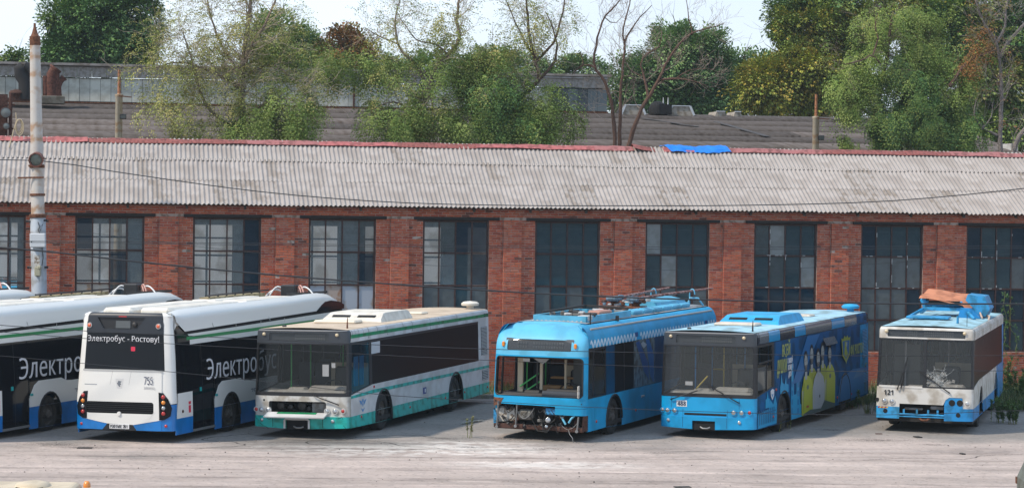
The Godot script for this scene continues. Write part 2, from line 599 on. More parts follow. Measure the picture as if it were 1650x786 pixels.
# ------------------------------------------------------------------ buses
# A bus stands in its own frame: z = 0 is the end that faces the yard, the body runs back along -z, x is to the right of someone looking at that end.
class Shell:
	var W := 1.28
	var H := 2.72
	var L := 12.5
	var rc := 0.12     # rounding of the roof edge: height
	var rw := 0.06     # and width
	var rf := 0.18     # rounding of the front corners
	var nf := 4.5
	var lean := 0.05
	var yl := 1.1
	var rt := 0.06     # rounding of the front's upper edge: height
	var rd := 0.05     # and depth
	var tum := 0.03
	var crown := 0.05
	func hw(y: float) -> float:
		var w := W - tum * clampf((y - 1.0) / 1.6, 0.0, 1.0)
		if y > H - rc:
			var t := minf(1.0, (y - (H - rc)) / rc)
			w += rw * (sqrt(maxf(0.0, 1.0 - t * t)) - 1.0)
		return w
	func zf(k: float, y: float) -> float:
		var z := -rf * (1.0 - pow(maxf(0.0, 1.0 - pow(minf(1.0, absf(k)), nf)), 1.0 / nf))
		if y > yl:
			z -= lean * (y - yl)
		if y > H - rt:
			var t := minf(1.0, (y - (H - rt)) / rt)
			z -= rd * (1.0 - sqrt(maxf(0.0, 1.0 - t * t)))
		return z
	func F(u: float, v: float, o: float) -> Vector3:
		return Vector3(u / W * hw(v), v, zf(u / W, v) + o)
	func S(u: float, v: float, o: float) -> Vector3:
		return Vector3(hw(v) + o, v, u)
	func SL(u: float, v: float, o: float) -> Vector3:
		return Vector3(-hw(v) - o, v, u)
	func R(u: float, v: float, o: float) -> Vector3:
		return Vector3(u / W * hw(v), v, -L - 0.02 - o)
	func T(u: float, v: float, o: float) -> Vector3:
		return Vector3(u, H + crown * (1.0 - (u / W) * (u / W)) + o, v)
	func fe(y: float) -> float:
		return zf(1.0, y)
	func FU() -> Array:
		var r := []
		for k in [-0.995, -0.98, -0.955, -0.92, -0.87, -0.8, -0.68, -0.5, -0.3, -0.1, 0.1, 0.3, 0.5, 0.68, 0.8, 0.87, 0.92, 0.955, 0.98, 0.995]:
			r.append(k * W)
		return r
	func FV() -> Array:
		var r := [0.45, 0.8, 1.1, 1.5, 1.9, 2.2]
		for k in 8:
			r.append(H - rt + rt * sin(PI / 2 * k / 8.0))
		return r
	func SV() -> Array:
		var r := [0.7, 1.3, 1.9]
		for k in 7:
			r.append(H - rc + rc * sin(PI / 2 * k / 7.0))
		return r

func fpanel(root, called, sh: Shell, poly, m, off := 0.0, thick := 0.03, holes := []):
	var b := Mb.new()
	b.skin(poly, sh.F, sh.FU(), sh.FV(), off, thick, holes)
	return obj(called, b, m, root)

func spanel(root, called, sh: Shell, s: int, poly, m, off := 0.0, thick := 0.03, holes := []):
	var b := Mb.new()
	b.skin(poly, sh.S if s > 0 else sh.SL, [], sh.SV(), off, thick, holes)
	return obj(called, b, m, root)

func arch(zc: float, r: float, yc := 0.45, flare := 1.0) -> PackedVector2Array:
	var p := PackedVector2Array([Vector2(zc - r * flare, -0.2)])
	for k in 13:
		var t := PI - PI * k / 12.0
		p.append(Vector2(zc + cos(t) * r, yc + sin(t) * r))
	p.append(Vector2(zc + r * flare, -0.2))
	return p

func wheel(root, x: float, z: float, s: int, r := 0.48, rimm: Material = null):
	var xf := Transform3D(Basis(Vector3(0, 0, 1), -PI / 2 * s), Vector3(x, r, z))
	var b := Mb.new()
	b.lathe([Vector2(r * 0.58, -0.14), Vector2(r * 0.94, -0.145), Vector2(r, -0.1), Vector2(r, 0.1), Vector2(r * 0.95, 0.14), Vector2(r * 0.8, 0.152), Vector2(r * 0.62, 0.14), Vector2(r * 0.58, 0.11)], xf, 30)
	var w := obj("wheel", b, mats.rubber, root)
	b = Mb.new()
	b.lathe([Vector2(r * 0.59, 0.115), Vector2(r * 0.56, 0.06), Vector2(r * 0.44, 0.02), Vector2(r * 0.36, 0.07), Vector2(r * 0.24, 0.09), Vector2(r * 0.22, 0.15), Vector2(r * 0.12, 0.17), Vector2(0, 0.17)], xf, 24)
	for k in 10:
		var t := TAU * k / 10
		b.lathe([Vector2(0.014, 0.07), Vector2(0.014, 0.1), Vector2(0, 0.1)], xf * Transform3D(Basis.IDENTITY, Vector3(cos(t) * r * 0.3, 0, sin(t) * r * 0.3)), 6)
	obj("rim", b, rimm if rimm else mats.rim, w)
	return w

func disc(root, called, at: Vector3, r: float, m: Material, dir := Vector3.BACK, d := 0.03):   # a round lamp, dir is where it looks
	var y := dir.normalized()
	var x := y.cross(Vector3.UP)
	x = Vector3.RIGHT if x.length() < 0.1 else x.normalized()
	var b := Mb.new()
	b.lathe([Vector2(r, -0.06), Vector2(r, d * 0.4), Vector2(r * 0.85, d), Vector2(r * 0.4, d * 1.35), Vector2(0, d * 1.45)], Transform3D(Basis(x, y, x.cross(y)), at), 16)
	return obj(called, b, m, root)

func ring(root, called, at: Vector3, r: float, t: float, m: Material, dir := Vector3.BACK):
	var y := dir.normalized()
	var x := y.cross(Vector3.UP).normalized()
	var b := Mb.new()
	b.lathe([Vector2(r - t, -0.02), Vector2(r - t, 0.022), Vector2(r, 0.022), Vector2(r + 0.004, -0.03)], Transform3D(Basis(x, y, x.cross(y)), at), 18)
	return obj(called, b, m, root)

func headlight(root, sh: Shell, x: float, y: float, r: float, lens: Material, bezel: Material):
	var p := sh.F(x, y, 0.006)
	var l = disc(root, "headlight", p, r, lens, Vector3(0, 0, 1), 0.025)
	ring(l, "bezel", p, r + 0.016, 0.018, bezel, Vector3(0, 0, 1))

func seats(root, sh: Shell, m: Material, z0 := -2.8):
	var b := Mb.new()
	for x in [-0.23, 0.23]:
		b.rbox(Vector3(x, 0.42, 0), Vector3(0.43, 0.08, 0.42), 0.03)
		b.rbox(Vector3(x, 0.78, 0.21), Vector3(0.43, 0.66, 0.07), 0.03, Basis(Vector3.RIGHT, 0.1))
	b.box(Vector3(0, 0.2, 0), Vector3(0.5, 0.36, 0.3))
	var mesh := b.done()
	var z := z0
	while z > -sh.L + 1.4:
		for s in [-1, 1]:
			var o := obj("seat", mesh, m, root)
			o.transform = Transform3D(Basis(Vector3.UP, PI), Vector3(s * 0.76, 0.62, z))
		z -= 1.5

func handrails(root, sh: Shell, m: Material):
	var z := -1.9
	while z > -sh.L + 2.0:
		for x in [-0.45, 0.45]:
			var b := Mb.new()
			b.tube([Vector3(x, 0.5, z), Vector3(x, sh.H - 0.2, z)], 0.02, 6)
			obj("handrail", b, m, root)
		z -= 2.3

func cabin(root, sh: Shell, dash: Material, rail: Material, seatm: Material, arches: Array):
	# floor, underside, wheel wells, driver's place
	var b := Mb.new()
	b.box(Vector3(0, 0.34, -sh.L / 2), Vector3(sh.W * 2 - 0.06, 0.1, sh.L - 0.4))
	b.box(Vector3(0, 0.5, -sh.L / 2 - 0.6), Vector3(sh.W * 2 - 0.72, 0.22, sh.L - 1.8))
	for a in arches:
		for s in [-1, 1]:
			b.box(Vector3(s * (sh.W - 0.37), 0.55, a), Vector3(0.06, 0.9, 1.3))
			b.box(Vector3(s * (sh.W - 0.2), 1.05, a), Vector3(0.36, 0.05, 1.3))
	obj("floor_pan", b, mats.under, root)
	b = Mb.new()
	b.box(Vector3(0, sh.H - 0.1, -sh.L / 2 - 0.3), Vector3(sh.W * 2 - 0.2, 0.04, sh.L - 1.0))
	obj("ceiling_lining", b, mats.lining, root)
	b = Mb.new()
	b.rbox(Vector3(0, 1.05, -0.5), Vector3(sh.W * 2 - 0.3, 0.28, 0.55), 0.06)
	b.rbox(Vector3(0.55, 1.2, -0.56), Vector3(1.0, 0.2, 0.4), 0.08)
	b.rbox(Vector3(-0.28, 1.17, -0.55), Vector3(0.5, 0.16, 0.36), 0.06)
	obj("dashboard", b, dash, root)
	b = Mb.new()
	var c := Vector3(0.55, 1.28, -0.86)
	var up := Vector3(0, 0.8, 0.6)
	var pts := []
	for k in 20:
		var t := TAU * k / 20
		pts.append(c + (Vector3.RIGHT * cos(t) + Vector3.RIGHT.cross(up) * sin(t)) * 0.23)
	b.tube(pts, 0.017, 6, false, true)
	b.bar(c + Vector3(-0.22, 0, 0), c + Vector3(0.22, 0, 0), 0.03, 0.02)
	b.bar(c, c - up * 0.3, 0.05, 0.05)
	obj("steering_wheel", b, mats.black, root)
	b = Mb.new()
	b.rbox(Vector3(0.55, 0.86, -1.45), Vector3(0.5, 0.12, 0.48), 0.05)
	b.rbox(Vector3(0.55, 1.3, -1.7), Vector3(0.5, 0.85, 0.12), 0.06, Basis(Vector3.RIGHT, -0.12))
	b.box(Vector3(0.55, 0.6, -1.45), Vector3(0.3, 0.45, 0.3))
	obj("driver_seat", b, mats.black, root)
	b = Mb.new()
	b.box(Vector3(0.62, 1.1, -2.05), Vector3(1.1, 1.4, 0.03))
	obj("cab_partition", b, mats.cabwall, root)
	b = Mb.new()
	b.tube([Vector3(-0.62, 0.5, -0.95), Vector3(-0.62, 2.4, -0.95)], 0.022, 6)
	obj("handrail", b, rail, root)
	handrails(root, sh, rail)
	seats(root, sh, seatm)

func wiper(root, sh: Shell, x0: float, y0: float, x1: float, y1: float):
	var b := Mb.new()
	var p := sh.F(x0, y0, 0.05)
	var q := sh.F(x1, y1, 0.05)
	b.tube([sh.F(x0, y0, -0.02), p, p.lerp(q, 0.5) + Vector3(0, 0, 0.03), q], [0.02, 0.016, 0.012, 0.01], 6)
	var d := (q - p) * 0.42
	b.bar(q - d * 0.9, q + d * 0.9, 0.014, 0.03)
	obj("wiper", b, mats.black, root)

func louvre(root, sh: Shell, s: int, z0: float, z1: float, y0: float, y1: float, n: int, m: Material):
	spanel(root, "vent_recess", sh, s, rect(z0, y0, z1, y1), mats.void_black, 0.004, 0.0)
	for k in n:
		var y := lerpf(y0, y1, (k + 0.5) / n)
		var b := Mb.new()
		var p := sh.S(0, y, 0.012) if s > 0 else sh.SL(0, y, 0.012)
		b.box(Vector3(p.x, y, (z0 + z1) / 2), Vector3(0.02, (y1 - y0) / n * 0.5, absf(z1 - z0) - 0.02), Basis(Vector3(0, 0, 1), -0.5 * s))
		obj("vent_slat", b, m, root)

func air_unit(root, z0: float, z1: float, y: float, w: float, h: float, m: Material):   # the hump of an air conditioner on a roof
	var b := Mb.new()
	var prof := pg([z0, 0, z0 - 0.1, h * 0.35, z0 - 0.5, h * 0.95, z0 - 0.8, h, z1 + 0.25, h, z1 + 0.08, h * 0.8, z1, 0])
	b.flat()
	for i in prof.size() - 1:
		var p := prof[i]
		var q := prof[i + 1]
		var wp := w - p.y * 0.45
		var wq := w - q.y * 0.45
		b.quad(Vector3(-wp, y + p.y, p.x), Vector3(wp, y + p.y, p.x), Vector3(wq, y + q.y, q.x), Vector3(-wq, y + q.y, q.x), Vector3(0, 1, 0.2))
	for s in [-1.0, 1.0]:
		for i in range(1, prof.size() - 1):
			var A := Vector3(s * w, y, prof[i].x)
			var B := Vector3(s * (w - prof[i].y * 0.45), y + prof[i].y, prof[i].x)
			var j := i + 1
			b.quad(A, B, Vector3(s * (w - prof[j].y * 0.45), y + prof[j].y, prof[j].x), Vector3(s * w, y, prof[j].x), Vector3(s, 0.4, 0))
		b.tri(Vector3(s * w, y, z0), Vector3(s * (w - prof[1].y * 0.45), y + prof[1].y, prof[1].x), Vector3(s * w, y, prof[1].x), Vector3(s, 0.4, 0))
	var a := obj("air_conditioner", b, m, root)
	for x in [-0.36, 0.36]:
		b = Mb.new()
		var t := Basis(Vector3.RIGHT, atan2(h * 0.6, 0.4))
		b.box(Vector3(x, y + h * 0.62, z0 - 0.26), Vector3(0.5, 0.02, 0.13), t)
		obj("air_slot", b, mats.void_black, a)
	return a

func roof_skin(root, sh: Shell, m: Material, z0 := -0.2):
	var b := Mb.new()
	var w := sh.hw(sh.H) - 0.001
	b.skin(rect(-w, -sh.L, w, z0), sh.T, steps(-w, w, 0.25), steps(-sh.L, z0, 1.5), 0.0, 0.0)
	b.box(Vector3(0, sh.H - 0.015, (z0 - sh.L) / 2), Vector3(w * 2 - 0.02, 0.02, sh.L + z0 - 0.03))
	return obj("roof", b, m, root)

func rear_wall(root, sh: Shell, m: Material, glz: Material):
	var b := Mb.new()
	b.skin(rect(-sh.W, 0.3, sh.W, sh.H), sh.R, steps(-1.3, 1.3, 0.3), sh.SV(), 0.0, 0.02, [rect(-0.95, 1.5, 0.95, 2.4)])
	obj("rear_panel", b, m, root)
	b = Mb.new()
	b.skin(rect(-0.95, 1.5, 0.95, 2.4), sh.R, [], [], -0.01)
	obj("rear_window", b, glz, root)

# The low-floor city bus: two of them stand in the row, one white and green, one blue.
func city_bus(root: Node3D, c: Dictionary) -> Shell:
	var sh := Shell.new()
	sh.H = 2.74
	sh.L = 12.5
	var zr := -sh.L
	var A1: float = c.get("a1", -2.72)
	var A2: float = c.get("a2", -9.1)
	var arches := [arch(A1, 0.66, 0.42), arch(A2, 0.66, 0.42)]
	for s in [1, -1]:
		# lower body, skirt, corner by the driver's window
		spanel(root, "skirt_panel", sh, s, pg([sh.fe(0.6), 0.27, A1 + 0.5, 0.24, A2 - 0.6, 0.22, zr + 0.9, 0.24, zr, 0.26, zr, 0.56, sh.fe(0.6), 0.56]), c.skirt, 0.006, 0.03, arches)
		spanel(root, "side_panel", sh, s, pg([sh.fe(1.0), 0.56, zr, 0.56, zr, 2.43, zr + 1.06, 2.43, zr + 1.06, 1.26, -1.85, 1.26, sh.fe(1.1) - 0.03, 1.1]), c.side, 0.0, 0.03, arches)
		spanel(root, "roof_edge", sh, s, pg([sh.fe(2.4), 2.43, zr, 2.43, zr, sh.H, sh.fe(2.7) - 0.02, sh.H]), c.cove, 0.004, 0.03)
		# glazing: a driver's window and the long band
		spanel(root, "driver_window", sh, s, pg([sh.fe(1.1) - 0.06, 1.11, -1.66, 1.24, -1.66, 2.36, sh.fe(2.4) - 0.06, 2.36]), c.get("driver_glass", mats.glass_side), -0.008, 0.0)
		spanel(root, "window_frame", sh, s, pg([sh.fe(1.1), 1.1, -1.85, 1.26, -1.85, 2.43, sh.fe(2.4), 2.43]), mats.black, 0.001, 0.03, [pg([sh.fe(1.1) - 0.07, 1.13, -1.64, 1.27, -1.64, 2.36, sh.fe(2.4) - 0.07, 2.36])])
		if c.has("film") and s > 0:
			var vent := rect(-8.35, 2.04, -7.0, 2.3)
			spanel(root, "film_covered_glazing", sh, s, pg([-1.85, 1.26, zr + 1.06, 1.26, zr + 1.06, 2.43, -1.85, 2.43]), c.film, 0.002, 0.03, [vent])
			var b := Mb.new()
			b.box(Vector3(sh.hw(2.2) + 0.05, 2.14, -7.67), Vector3(0.012, 0.24, 1.3), Basis(Vector3(0, 0, 1), 0.5))
			obj("vent_window", b, mats.pane_grey, root)
		else:
			spanel(root, "side_glazing", sh, s, pg([-1.85, 1.26, zr + 1.06, 1.26, zr + 1.06, 2.43, -1.85, 2.43]), mats.glass_tint, -0.004, 0.0)
			var z := -1.85
			for w in [1.5, 1.55, 1.55, 1.55, 1.45, 1.05, 0.94]:
				var b := Mb.new()
				b.box(Vector3(s * (sh.hw(1.9) - 0.035), 1.84, z), Vector3(0.04, 1.18, 0.1))
				obj("window_pillar", b, mats.black, root)
				z -= w
			spanel(root, "window_header", sh, s, rect(zr + 1.06, 2.36, -1.85, 2.43), mats.black, 0.002, 0.03)
	roof_skin(root, sh, c.roof)
	rear_wall(root, sh, c.side, mats.glass_tint)
	# front: lower panel, bumper, black band, windscreen, destination box
	var hatch: Array = [rrect(-0.87, 0.63, 0.68, 0.93, 0.05)] if c.open_front else []
	fpanel(root, "front_panel", sh, rect(-sh.W, 0.56, sh.W, 1.07), c.front, 0.0, 0.03, hatch)
	fpanel(root, "bumper", sh, pg([-sh.W, 0.28, -0.4, 0.24, -0.4, 0.46, 0.22, 0.46, 0.22, 0.24, sh.W, 0.28, sh.W, 0.56, -sh.W, 0.56]), c.bumper, 0.03, 0.08)
	fpanel(root, "windscreen_sill", sh, rect(-sh.W, 1.07, sh.W, 1.15), mats.black, 0.005, 0.03)
	fpanel(root, "windscreen_frame", sh, rect(-sh.W, 1.15, sh.W, 2.40), mats.black, 0.0, 0.03, [rrect(-1.21, 1.16, 1.21, 2.37, 0.05)])
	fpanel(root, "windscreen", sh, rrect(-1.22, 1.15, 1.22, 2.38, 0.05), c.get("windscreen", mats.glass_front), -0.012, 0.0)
	fpanel(root, "destination_box", sh, rect(-sh.W, 2.40, sh.W, sh.H), c.brow, 0.004, 0.04, [rrect(-0.9, 2.46, 0.74, 2.66, 0.02)])
	var b2 := Mb.new()
	b2.skin(rect(-0.9, 2.46, 0.74, 2.66), sh.F, [], [], -0.05, 0.0)
	obj("display_board", b2, mats.display, root)
	for row in 2:
		for k in 14:
			b2 = Mb.new()
			b2.box(sh.F(-0.18 + k * 0.06, 2.515 + row * 0.085, -0.045), Vector3(0.042, 0.06, 0.006))
			obj("display_cell", b2, mats.display_cell, root)
	fpanel(root, "display_glass", sh, rrect(-0.9, 2.46, 0.74, 2.66, 0.02), mats.glass_display, -0.01, 0.0)
	fpanel(root, "front_roof_lip", sh, rect(-sh.W * 0.98, sh.H - 0.03, sh.W * 0.98, sh.H), c.get("lip", mats.greytrim), 0.02, 0.03)
	for x in [-1.05, 0.97]:
		disc(root, "marker_lamp", sh.F(x, 2.62, 0.01), 0.045, mats.lens_warm, Vector3(0, 0, 1), 0.03)
	for x in [-1.08, -0.88, 0.71, 0.92]:
		headlight(root, sh, x, 0.70, 0.062, mats.lens, c.bezel)
	for x in [-1.225, 1.13]:
		headlight(root, sh, x, 0.71, 0.05, mats.lens_red if c.open_front or x > 0 else mats.lens, c.bezel)
	for x in [-1.05, 0.87]:
		var p := sh.F(x, 0.45, 0.036)
		disc(root, "fog_lamp", p, 0.045, mats.lens, Vector3(0, 0, 1), 0.02)
	b2 = Mb.new()
	b2.box(Vector3(-0.09, 0.34, -0.12), Vector3(0.62, 0.24, 0.2))
	obj("tow_recess", b2, mats.void_black, root)
	b2 = Mb.new()
	b2.tube([Vector3(-0.18, 0.3, 0.02), Vector3(-0.1, 0.27, 0.06), Vector3(0.02, 0.27, 0.06), Vector3(0.08, 0.3, 0.02)], 0.022, 6)
	obj("tow_eye", b2, mats.steel, root)
	# roof fittings
	air_unit(root, -3.75, -6.45, sh.H + 0.02, 0.86, 0.24, c.unit)
	b2 = Mb.new()
	b2.rbox(Vector3(-0.03, sh.H + 0.075, -2.85), Vector3(1.18, 0.1, 0.62), 0.04)
	obj("roof_hatch", b2, c.get("hatchm", c.unit), root)
	b2 = Mb.new()
	b2.rbox(Vector3(0.3, sh.H + 0.06, -8.4), Vector3(0.6, 0.08, 0.6), 0.04)
	obj("roof_hatch", b2, c.get("hatchm", c.unit), root)
	b2 = Mb.new()
	b2.lathe([Vector2(0.11, 0), Vector2(0.11, 0.1), Vector2(0.25, 0.1), Vector2(0.27, 0.14), Vector2(0.27, 0.17), Vector2(0.2, 0.22), Vector2(0, 0.24)], Transform3D(Basis.IDENTITY, Vector3(0.82, sh.H + 0.03, -12.05)), 20)
	obj("roof_ventilator", b2, c.unit, root)
	b2 = Mb.new()
	b2.tube([Vector3(1.0, sh.H + 0.01, -0.7), Vector3(1.0, sh.H + 0.13, -0.7), Vector3(1.0, sh.H + 0.3, -0.72)], [0.026, 0.02, 0.008], 6)
	obj("antenna", b2, c.get("antm", mats.rust), root)
	b2 = Mb.new()
	b2.rbox(Vector3(-0.75, sh.H + 0.05, -0.8), Vector3(0.1, 0.06, 0.1), 0.02)
	obj("antenna_base", b2, mats.black, root)
	for k in 4:
		b2 = Mb.new()
		b2.box(sh.S(zr + (0.16 if k % 2 else 0.4), 2.56 + (k >> 1) * 0.06, 0.012), Vector3(0.01, 0.025, 0.17))
		obj("vent_slot", b2, mats.void_black, root)
	louvre(root, sh, 1, zr + 0.8, zr + 0.17, 1.4, 2.25, 20, c.get("slat", c.side))
	louvre(root, sh, 1, zr + 0.72, zr + 0.1, 0.66, 0.95, 6, c.get("slat", c.side))
	# wheels and inside
	for s in [1, -1]:
		for a in [A1, A2]:
			wheel(root, s * 1.1, a, s, 0.48, c.get("rim", mats.rim))
	for a in [A1, A2]:
		b2 = Mb.new()
		var pts := []
		for k in 13:
			var t := PI - PI * k / 12.0
			pts.append(Vector3(sh.hw(0.8) + 0.005, 0.42 + sin(t) * 0.655, a + cos(t) * 0.655))
		pts.append(Vector3(sh.hw(0.5) + 0.005, 0.26, a + 0.66))
		pts.push_front(Vector3(sh.hw(0.5) + 0.005, 0.24, a - 0.68))
		b2.tube(pts, 0.03, 6)
		obj("wheel_arch_trim", b2, mats.black, root)
	cabin(root, sh, mats.dash, c.rail, c.seat, [A1, A2])
	return sh

func overlay(root, called: String, lift: Callable, items: Array, vcol: Material, off0 := 0.004, step := 0.0006):   # flat print: coloured outlines laid one over the other on a panel
	var b := Mb.new()
	var o := off0
	for it in items:
		b.color(it[1])
		b.skin(it[0], lift, [], [], o, 0.0)
		o += step
	return obj(called, b, vcol, root)

# ---- white and green city bus
func build_green_bus() -> Node3D:
	var root := thing("city_bus", "white and teal city bus with open front hatch and sand-coloured roof", "bus", bus_at(-5.29, 60.763, -15.9, 0.69, 0.24))
	var white := mt("bus_white", Color(0.62, 0.62, 0.62), 0.42, {"tex": "soft", "ts": 0.35, "nrm": "wave", "ns": 0.05})
	var teal := mt("bus_teal", Color(0.01, 0.43, 0.38), 0.4, {"tex": "dirt", "ts": 0.6})
	var sh := city_bus(root, {"side": white, "front": mt("front_white", Color(0.56, 0.55, 0.52), 0.45, {"tex": "dirt", "ts": 0.5}), "skirt": teal, "bumper": teal, "cove": white, "brow": mats.brow, "roof": mt("roof_sand", Color(0.56, 0.45, 0.335), 0.85, {"tex": "soft", "ts": 0.4}), "unit": mt("unit_cream", Color(0.72, 0.67, 0.58), 0.55, {"tex": "soft", "ts": 0.6}), "open_front": true, "bezel": mats.bezel_white, "rail": mats.rail_green, "seat": mats.seat, "slat": mats.slat_white, "hatchm": mt("hatch_cream", Color(0.68, 0.6, 0.48), 0.6)})
	var green := mt("stripe_green", Color(0.0, 0.24, 0.09), 0.4, {"tex": "dirt", "ts": 0.6})
	for s in [1, -1]:
		spanel(root, "roof_stripe", sh, s, pg([sh.fe(2.5) - 0.02, 2.53, -sh.L, 2.53, -sh.L, 2.62, sh.fe(2.6) - 0.02, 2.62]), green, 0.009)
		spanel(root, "waist_stripe", sh, s, pg([sh.fe(1.0) - 0.02, 1.01, -1.8, 1.03, -sh.L, 0.99, -sh.L, 1.07, -1.8, 1.12, sh.fe(1.0) - 0.02, 1.075]), mt("stripe_teal", Color(0.01, 0.43, 0.38), 0.4, {"tex": "dirt", "ts": 0.6}), 0.005)
	# seams and grime along the roof edge
	rng.seed = 31
	for z in [-0.35, -0.6, -0.85, -1.2, -1.6, -2.3, -3.0, -3.12, -4.4, -5.2, -6.8, -7.6, -9.3]:
		var h := rng.randf_range(0.1, 0.28)
		spanel(root, "panel_seam", sh, 1, rect(z - rng.randf_range(0.008, 0.02), 2.72 - h, z, 2.735), mats.grime, 0.0095)
	for e in [[-1.95, 1.19], [-0.95, 0.5], [-4.9, 0.42], [-8.1, 0.42], [-9.95, 0.44], [-12.3, 0.42]]:
		disc(root, "side_reflector", sh.S(e[0], e[1], 0.012), 0.035, mats.lens_red, Vector3.RIGHT, 0.012)
	# the winged badge
	var blue := Color(0.08, 0.25, 0.5)
	overlay(root, "badge", sh.S, [[pg([-0.8, 0.93, -0.95, 0.78, -1.0, 0.84, -1.08, 0.74, -1.16, 0.84, -1.2, 0.78, -1.36, 0.93, -1.2, 0.9, -1.08, 0.8, -0.97, 0.9]), blue], [pg([-0.92, 0.72, -1.08, 0.6, -1.24, 0.72, -1.08, 0.67]), blue], [oval(-1.08, 0.9, 0.06, 0.05), blue], [rect(-6.35, 0.68, -6.05, 0.86), Color(0.03, 0.06, 0.25)], [rect(-6.3, 0.72, -6.2, 0.82), Color(0.7, 0.7, 0.7)]], mats.print, 0.004)
	spanel(root, "fuel_flap", sh, 1, rrect(-7.7, 0.6, -7.38, 0.93, 0.03), white, 0.012, 0.02)
	spanel(root, "skirt_gap", sh, 1, rect(-11.45, 0.24, -11.43, 0.56), mats.void_black, 0.009)
	var b := Mb.new()
	b.box(Vector3(sh.hw(2.2) + 0.012, 2.2, -2.12), Vector3(0.01, 0.3, 0.66))
	obj("vent_pane", b, mats.pane_reflection, root)  # the reflection on the open vent is put into its pane colour
	# the blue curtain behind the driver's window
	for z in [-0.75, -1.18]:
		b = Mb.new()
		for k in 6:
			b.box(Vector3(sh.hw(1.6) - 0.1 - 0.02 * (k % 2), 1.66, z - 0.06 * k), Vector3(0.02, 0.75, 0.062))
		obj("curtain_or_glare", b, mats.blue_cloth, root)
	# open hatch in the front with what is behind it, and the flap hanging below
	b = Mb.new()
	b.box(Vector3(-0.1, 0.78, -0.42), Vector3(1.7, 0.42, 0.04))
	b.box(Vector3(-0.1, 0.6, -0.24), Vector3(1.7, 0.03, 0.36))
	b.box(Vector3(-0.1, 0.97, -0.24), Vector3(1.7, 0.03, 0.36))
	obj("hatch_recess", b, mats.void_black, root)
	b = Mb.new()
	b.rbox(Vector3(0.45, 0.77, -0.2), Vector3(0.42, 0.26, 0.1), 0.02)
	obj("radiator_panel", b, mats.grey_paint, root)
	for e in [[-0.62, 0.8, 0.1], [-0.36, 0.76, 0.07], [-0.05, 0.8, 0.11], [0.14, 0.74, 0.06]]:
		b = Mb.new()
		b.lathe([Vector2(e[2], -0.1), Vector2(e[2], 0.06), Vector2(e[2] * 0.6, 0.08), Vector2(0, 0.08)], Transform3D(Basis(Vector3.RIGHT, PI / 2), Vector3(e[0], e[1], -0.26)), 12)
		obj("engine_part", b, mats.dark_metal, root)
	for e in [[[-0.8, 0.9], [-0.5, 0.85], [-0.2, 0.92], [0.2, 0.86]], [[-0.75, 0.68], [-0.4, 0.72], [-0.1, 0.66], [0.2, 0.7]]]:
		b = Mb.new()
		var pts := []
		for q in e:
			pts.append(Vector3(q[0], q[1], -0.2))
		b.tube(pts, 0.016, 5)
		obj("hose", b, mats.rubber, root)
	b = Mb.new()
	b.box(Vector3(-0.08, 0.595, 0.16), Vector3(1.62, 0.03, 0.34), Basis(Vector3.RIGHT, 0.28))
	var flap := obj("hatch_flap", b, white, root)
	b = Mb.new()
	b.box(Vector3(-0.08, 0.63, 0.075), Vector3(1.05, 0.03, 0.1), Basis(Vector3.RIGHT, 0.28))
	obj("flap_stripe", b, green, flap)
	# white surround of the tow recess, cracks in the bumper, wiper, paper behind the glass
	b = Mb.new()
	b.tube([sh.F(-0.42, 0.25, 0.06), sh.F(-0.42, 0.45, 0.06), sh.F(-0.38, 0.49, 0.06), sh.F(0.2, 0.49, 0.06), sh.F(0.24, 0.45, 0.06), sh.F(0.24, 0.25, 0.06)], 0.03, 6)
	obj("tow_surround", b, white, root)
	for e in [[-1.24, 0.53, 5], [-0.9, 0.5, 4], [1.0, 0.52, 6], [1.15, 0.36, 4], [0.62, 0.5, 3], [-1.1, 0.36, 4]]:
		b = Mb.new()
		var pts := []
		var p := Vector2(e[0], e[1])
		for k in e[2]:
			pts.append(sh.F(clampf(p.x, -1.27, 1.27), p.y, 0.031))
			p += Vector2(rng.randf_range(-0.02, 0.1), rng.randf_range(-0.07, 0.04))
		b.tube(pts, 0.005, 4)
		obj("bumper_crack", b, mats.void_black, root)
	for x in [-0.75, 0.6]:
		fpanel(root, "bumper_joint", sh, rect(x - 0.006, 0.28, x + 0.006, 0.55), mats.void_black, 0.032)
	wiper(root, sh, 0.35, 1.1, 0.85, 0.93)
	for e in [[0.62, 1.72, 0.17, 0.3], [0.83, 1.85, 0.1, 0.12]]:
		b = Mb.new()
		b.box(Vector3(e[0], e[1], -0.14), Vector3(e[2], e[3], 0.004))
		obj("paper_notice", b, mats.paper, root)
	b = Mb.new()
	b.lathe([Vector2(0.035, -0.02), Vector2(0.03, 0.0), Vector2(0, 0.005)], Transform3D(Basis(Vector3.RIGHT, PI / 2), sh.F(-1.0, 0.95, 0.0)), 10)
	obj("socket", b, mats.void_black, root)
	return root

func bus_at(x: float, z: float, yaw: float, roll: float, pitch: float) -> Transform3D:
	return Transform3D(Basis(Vector3.UP, deg_to_rad(yaw)) * Basis(Vector3.RIGHT, deg_to_rad(pitch)) * Basis(Vector3.BACK, deg_to_rad(roll)), Vector3(x, 0, -z))

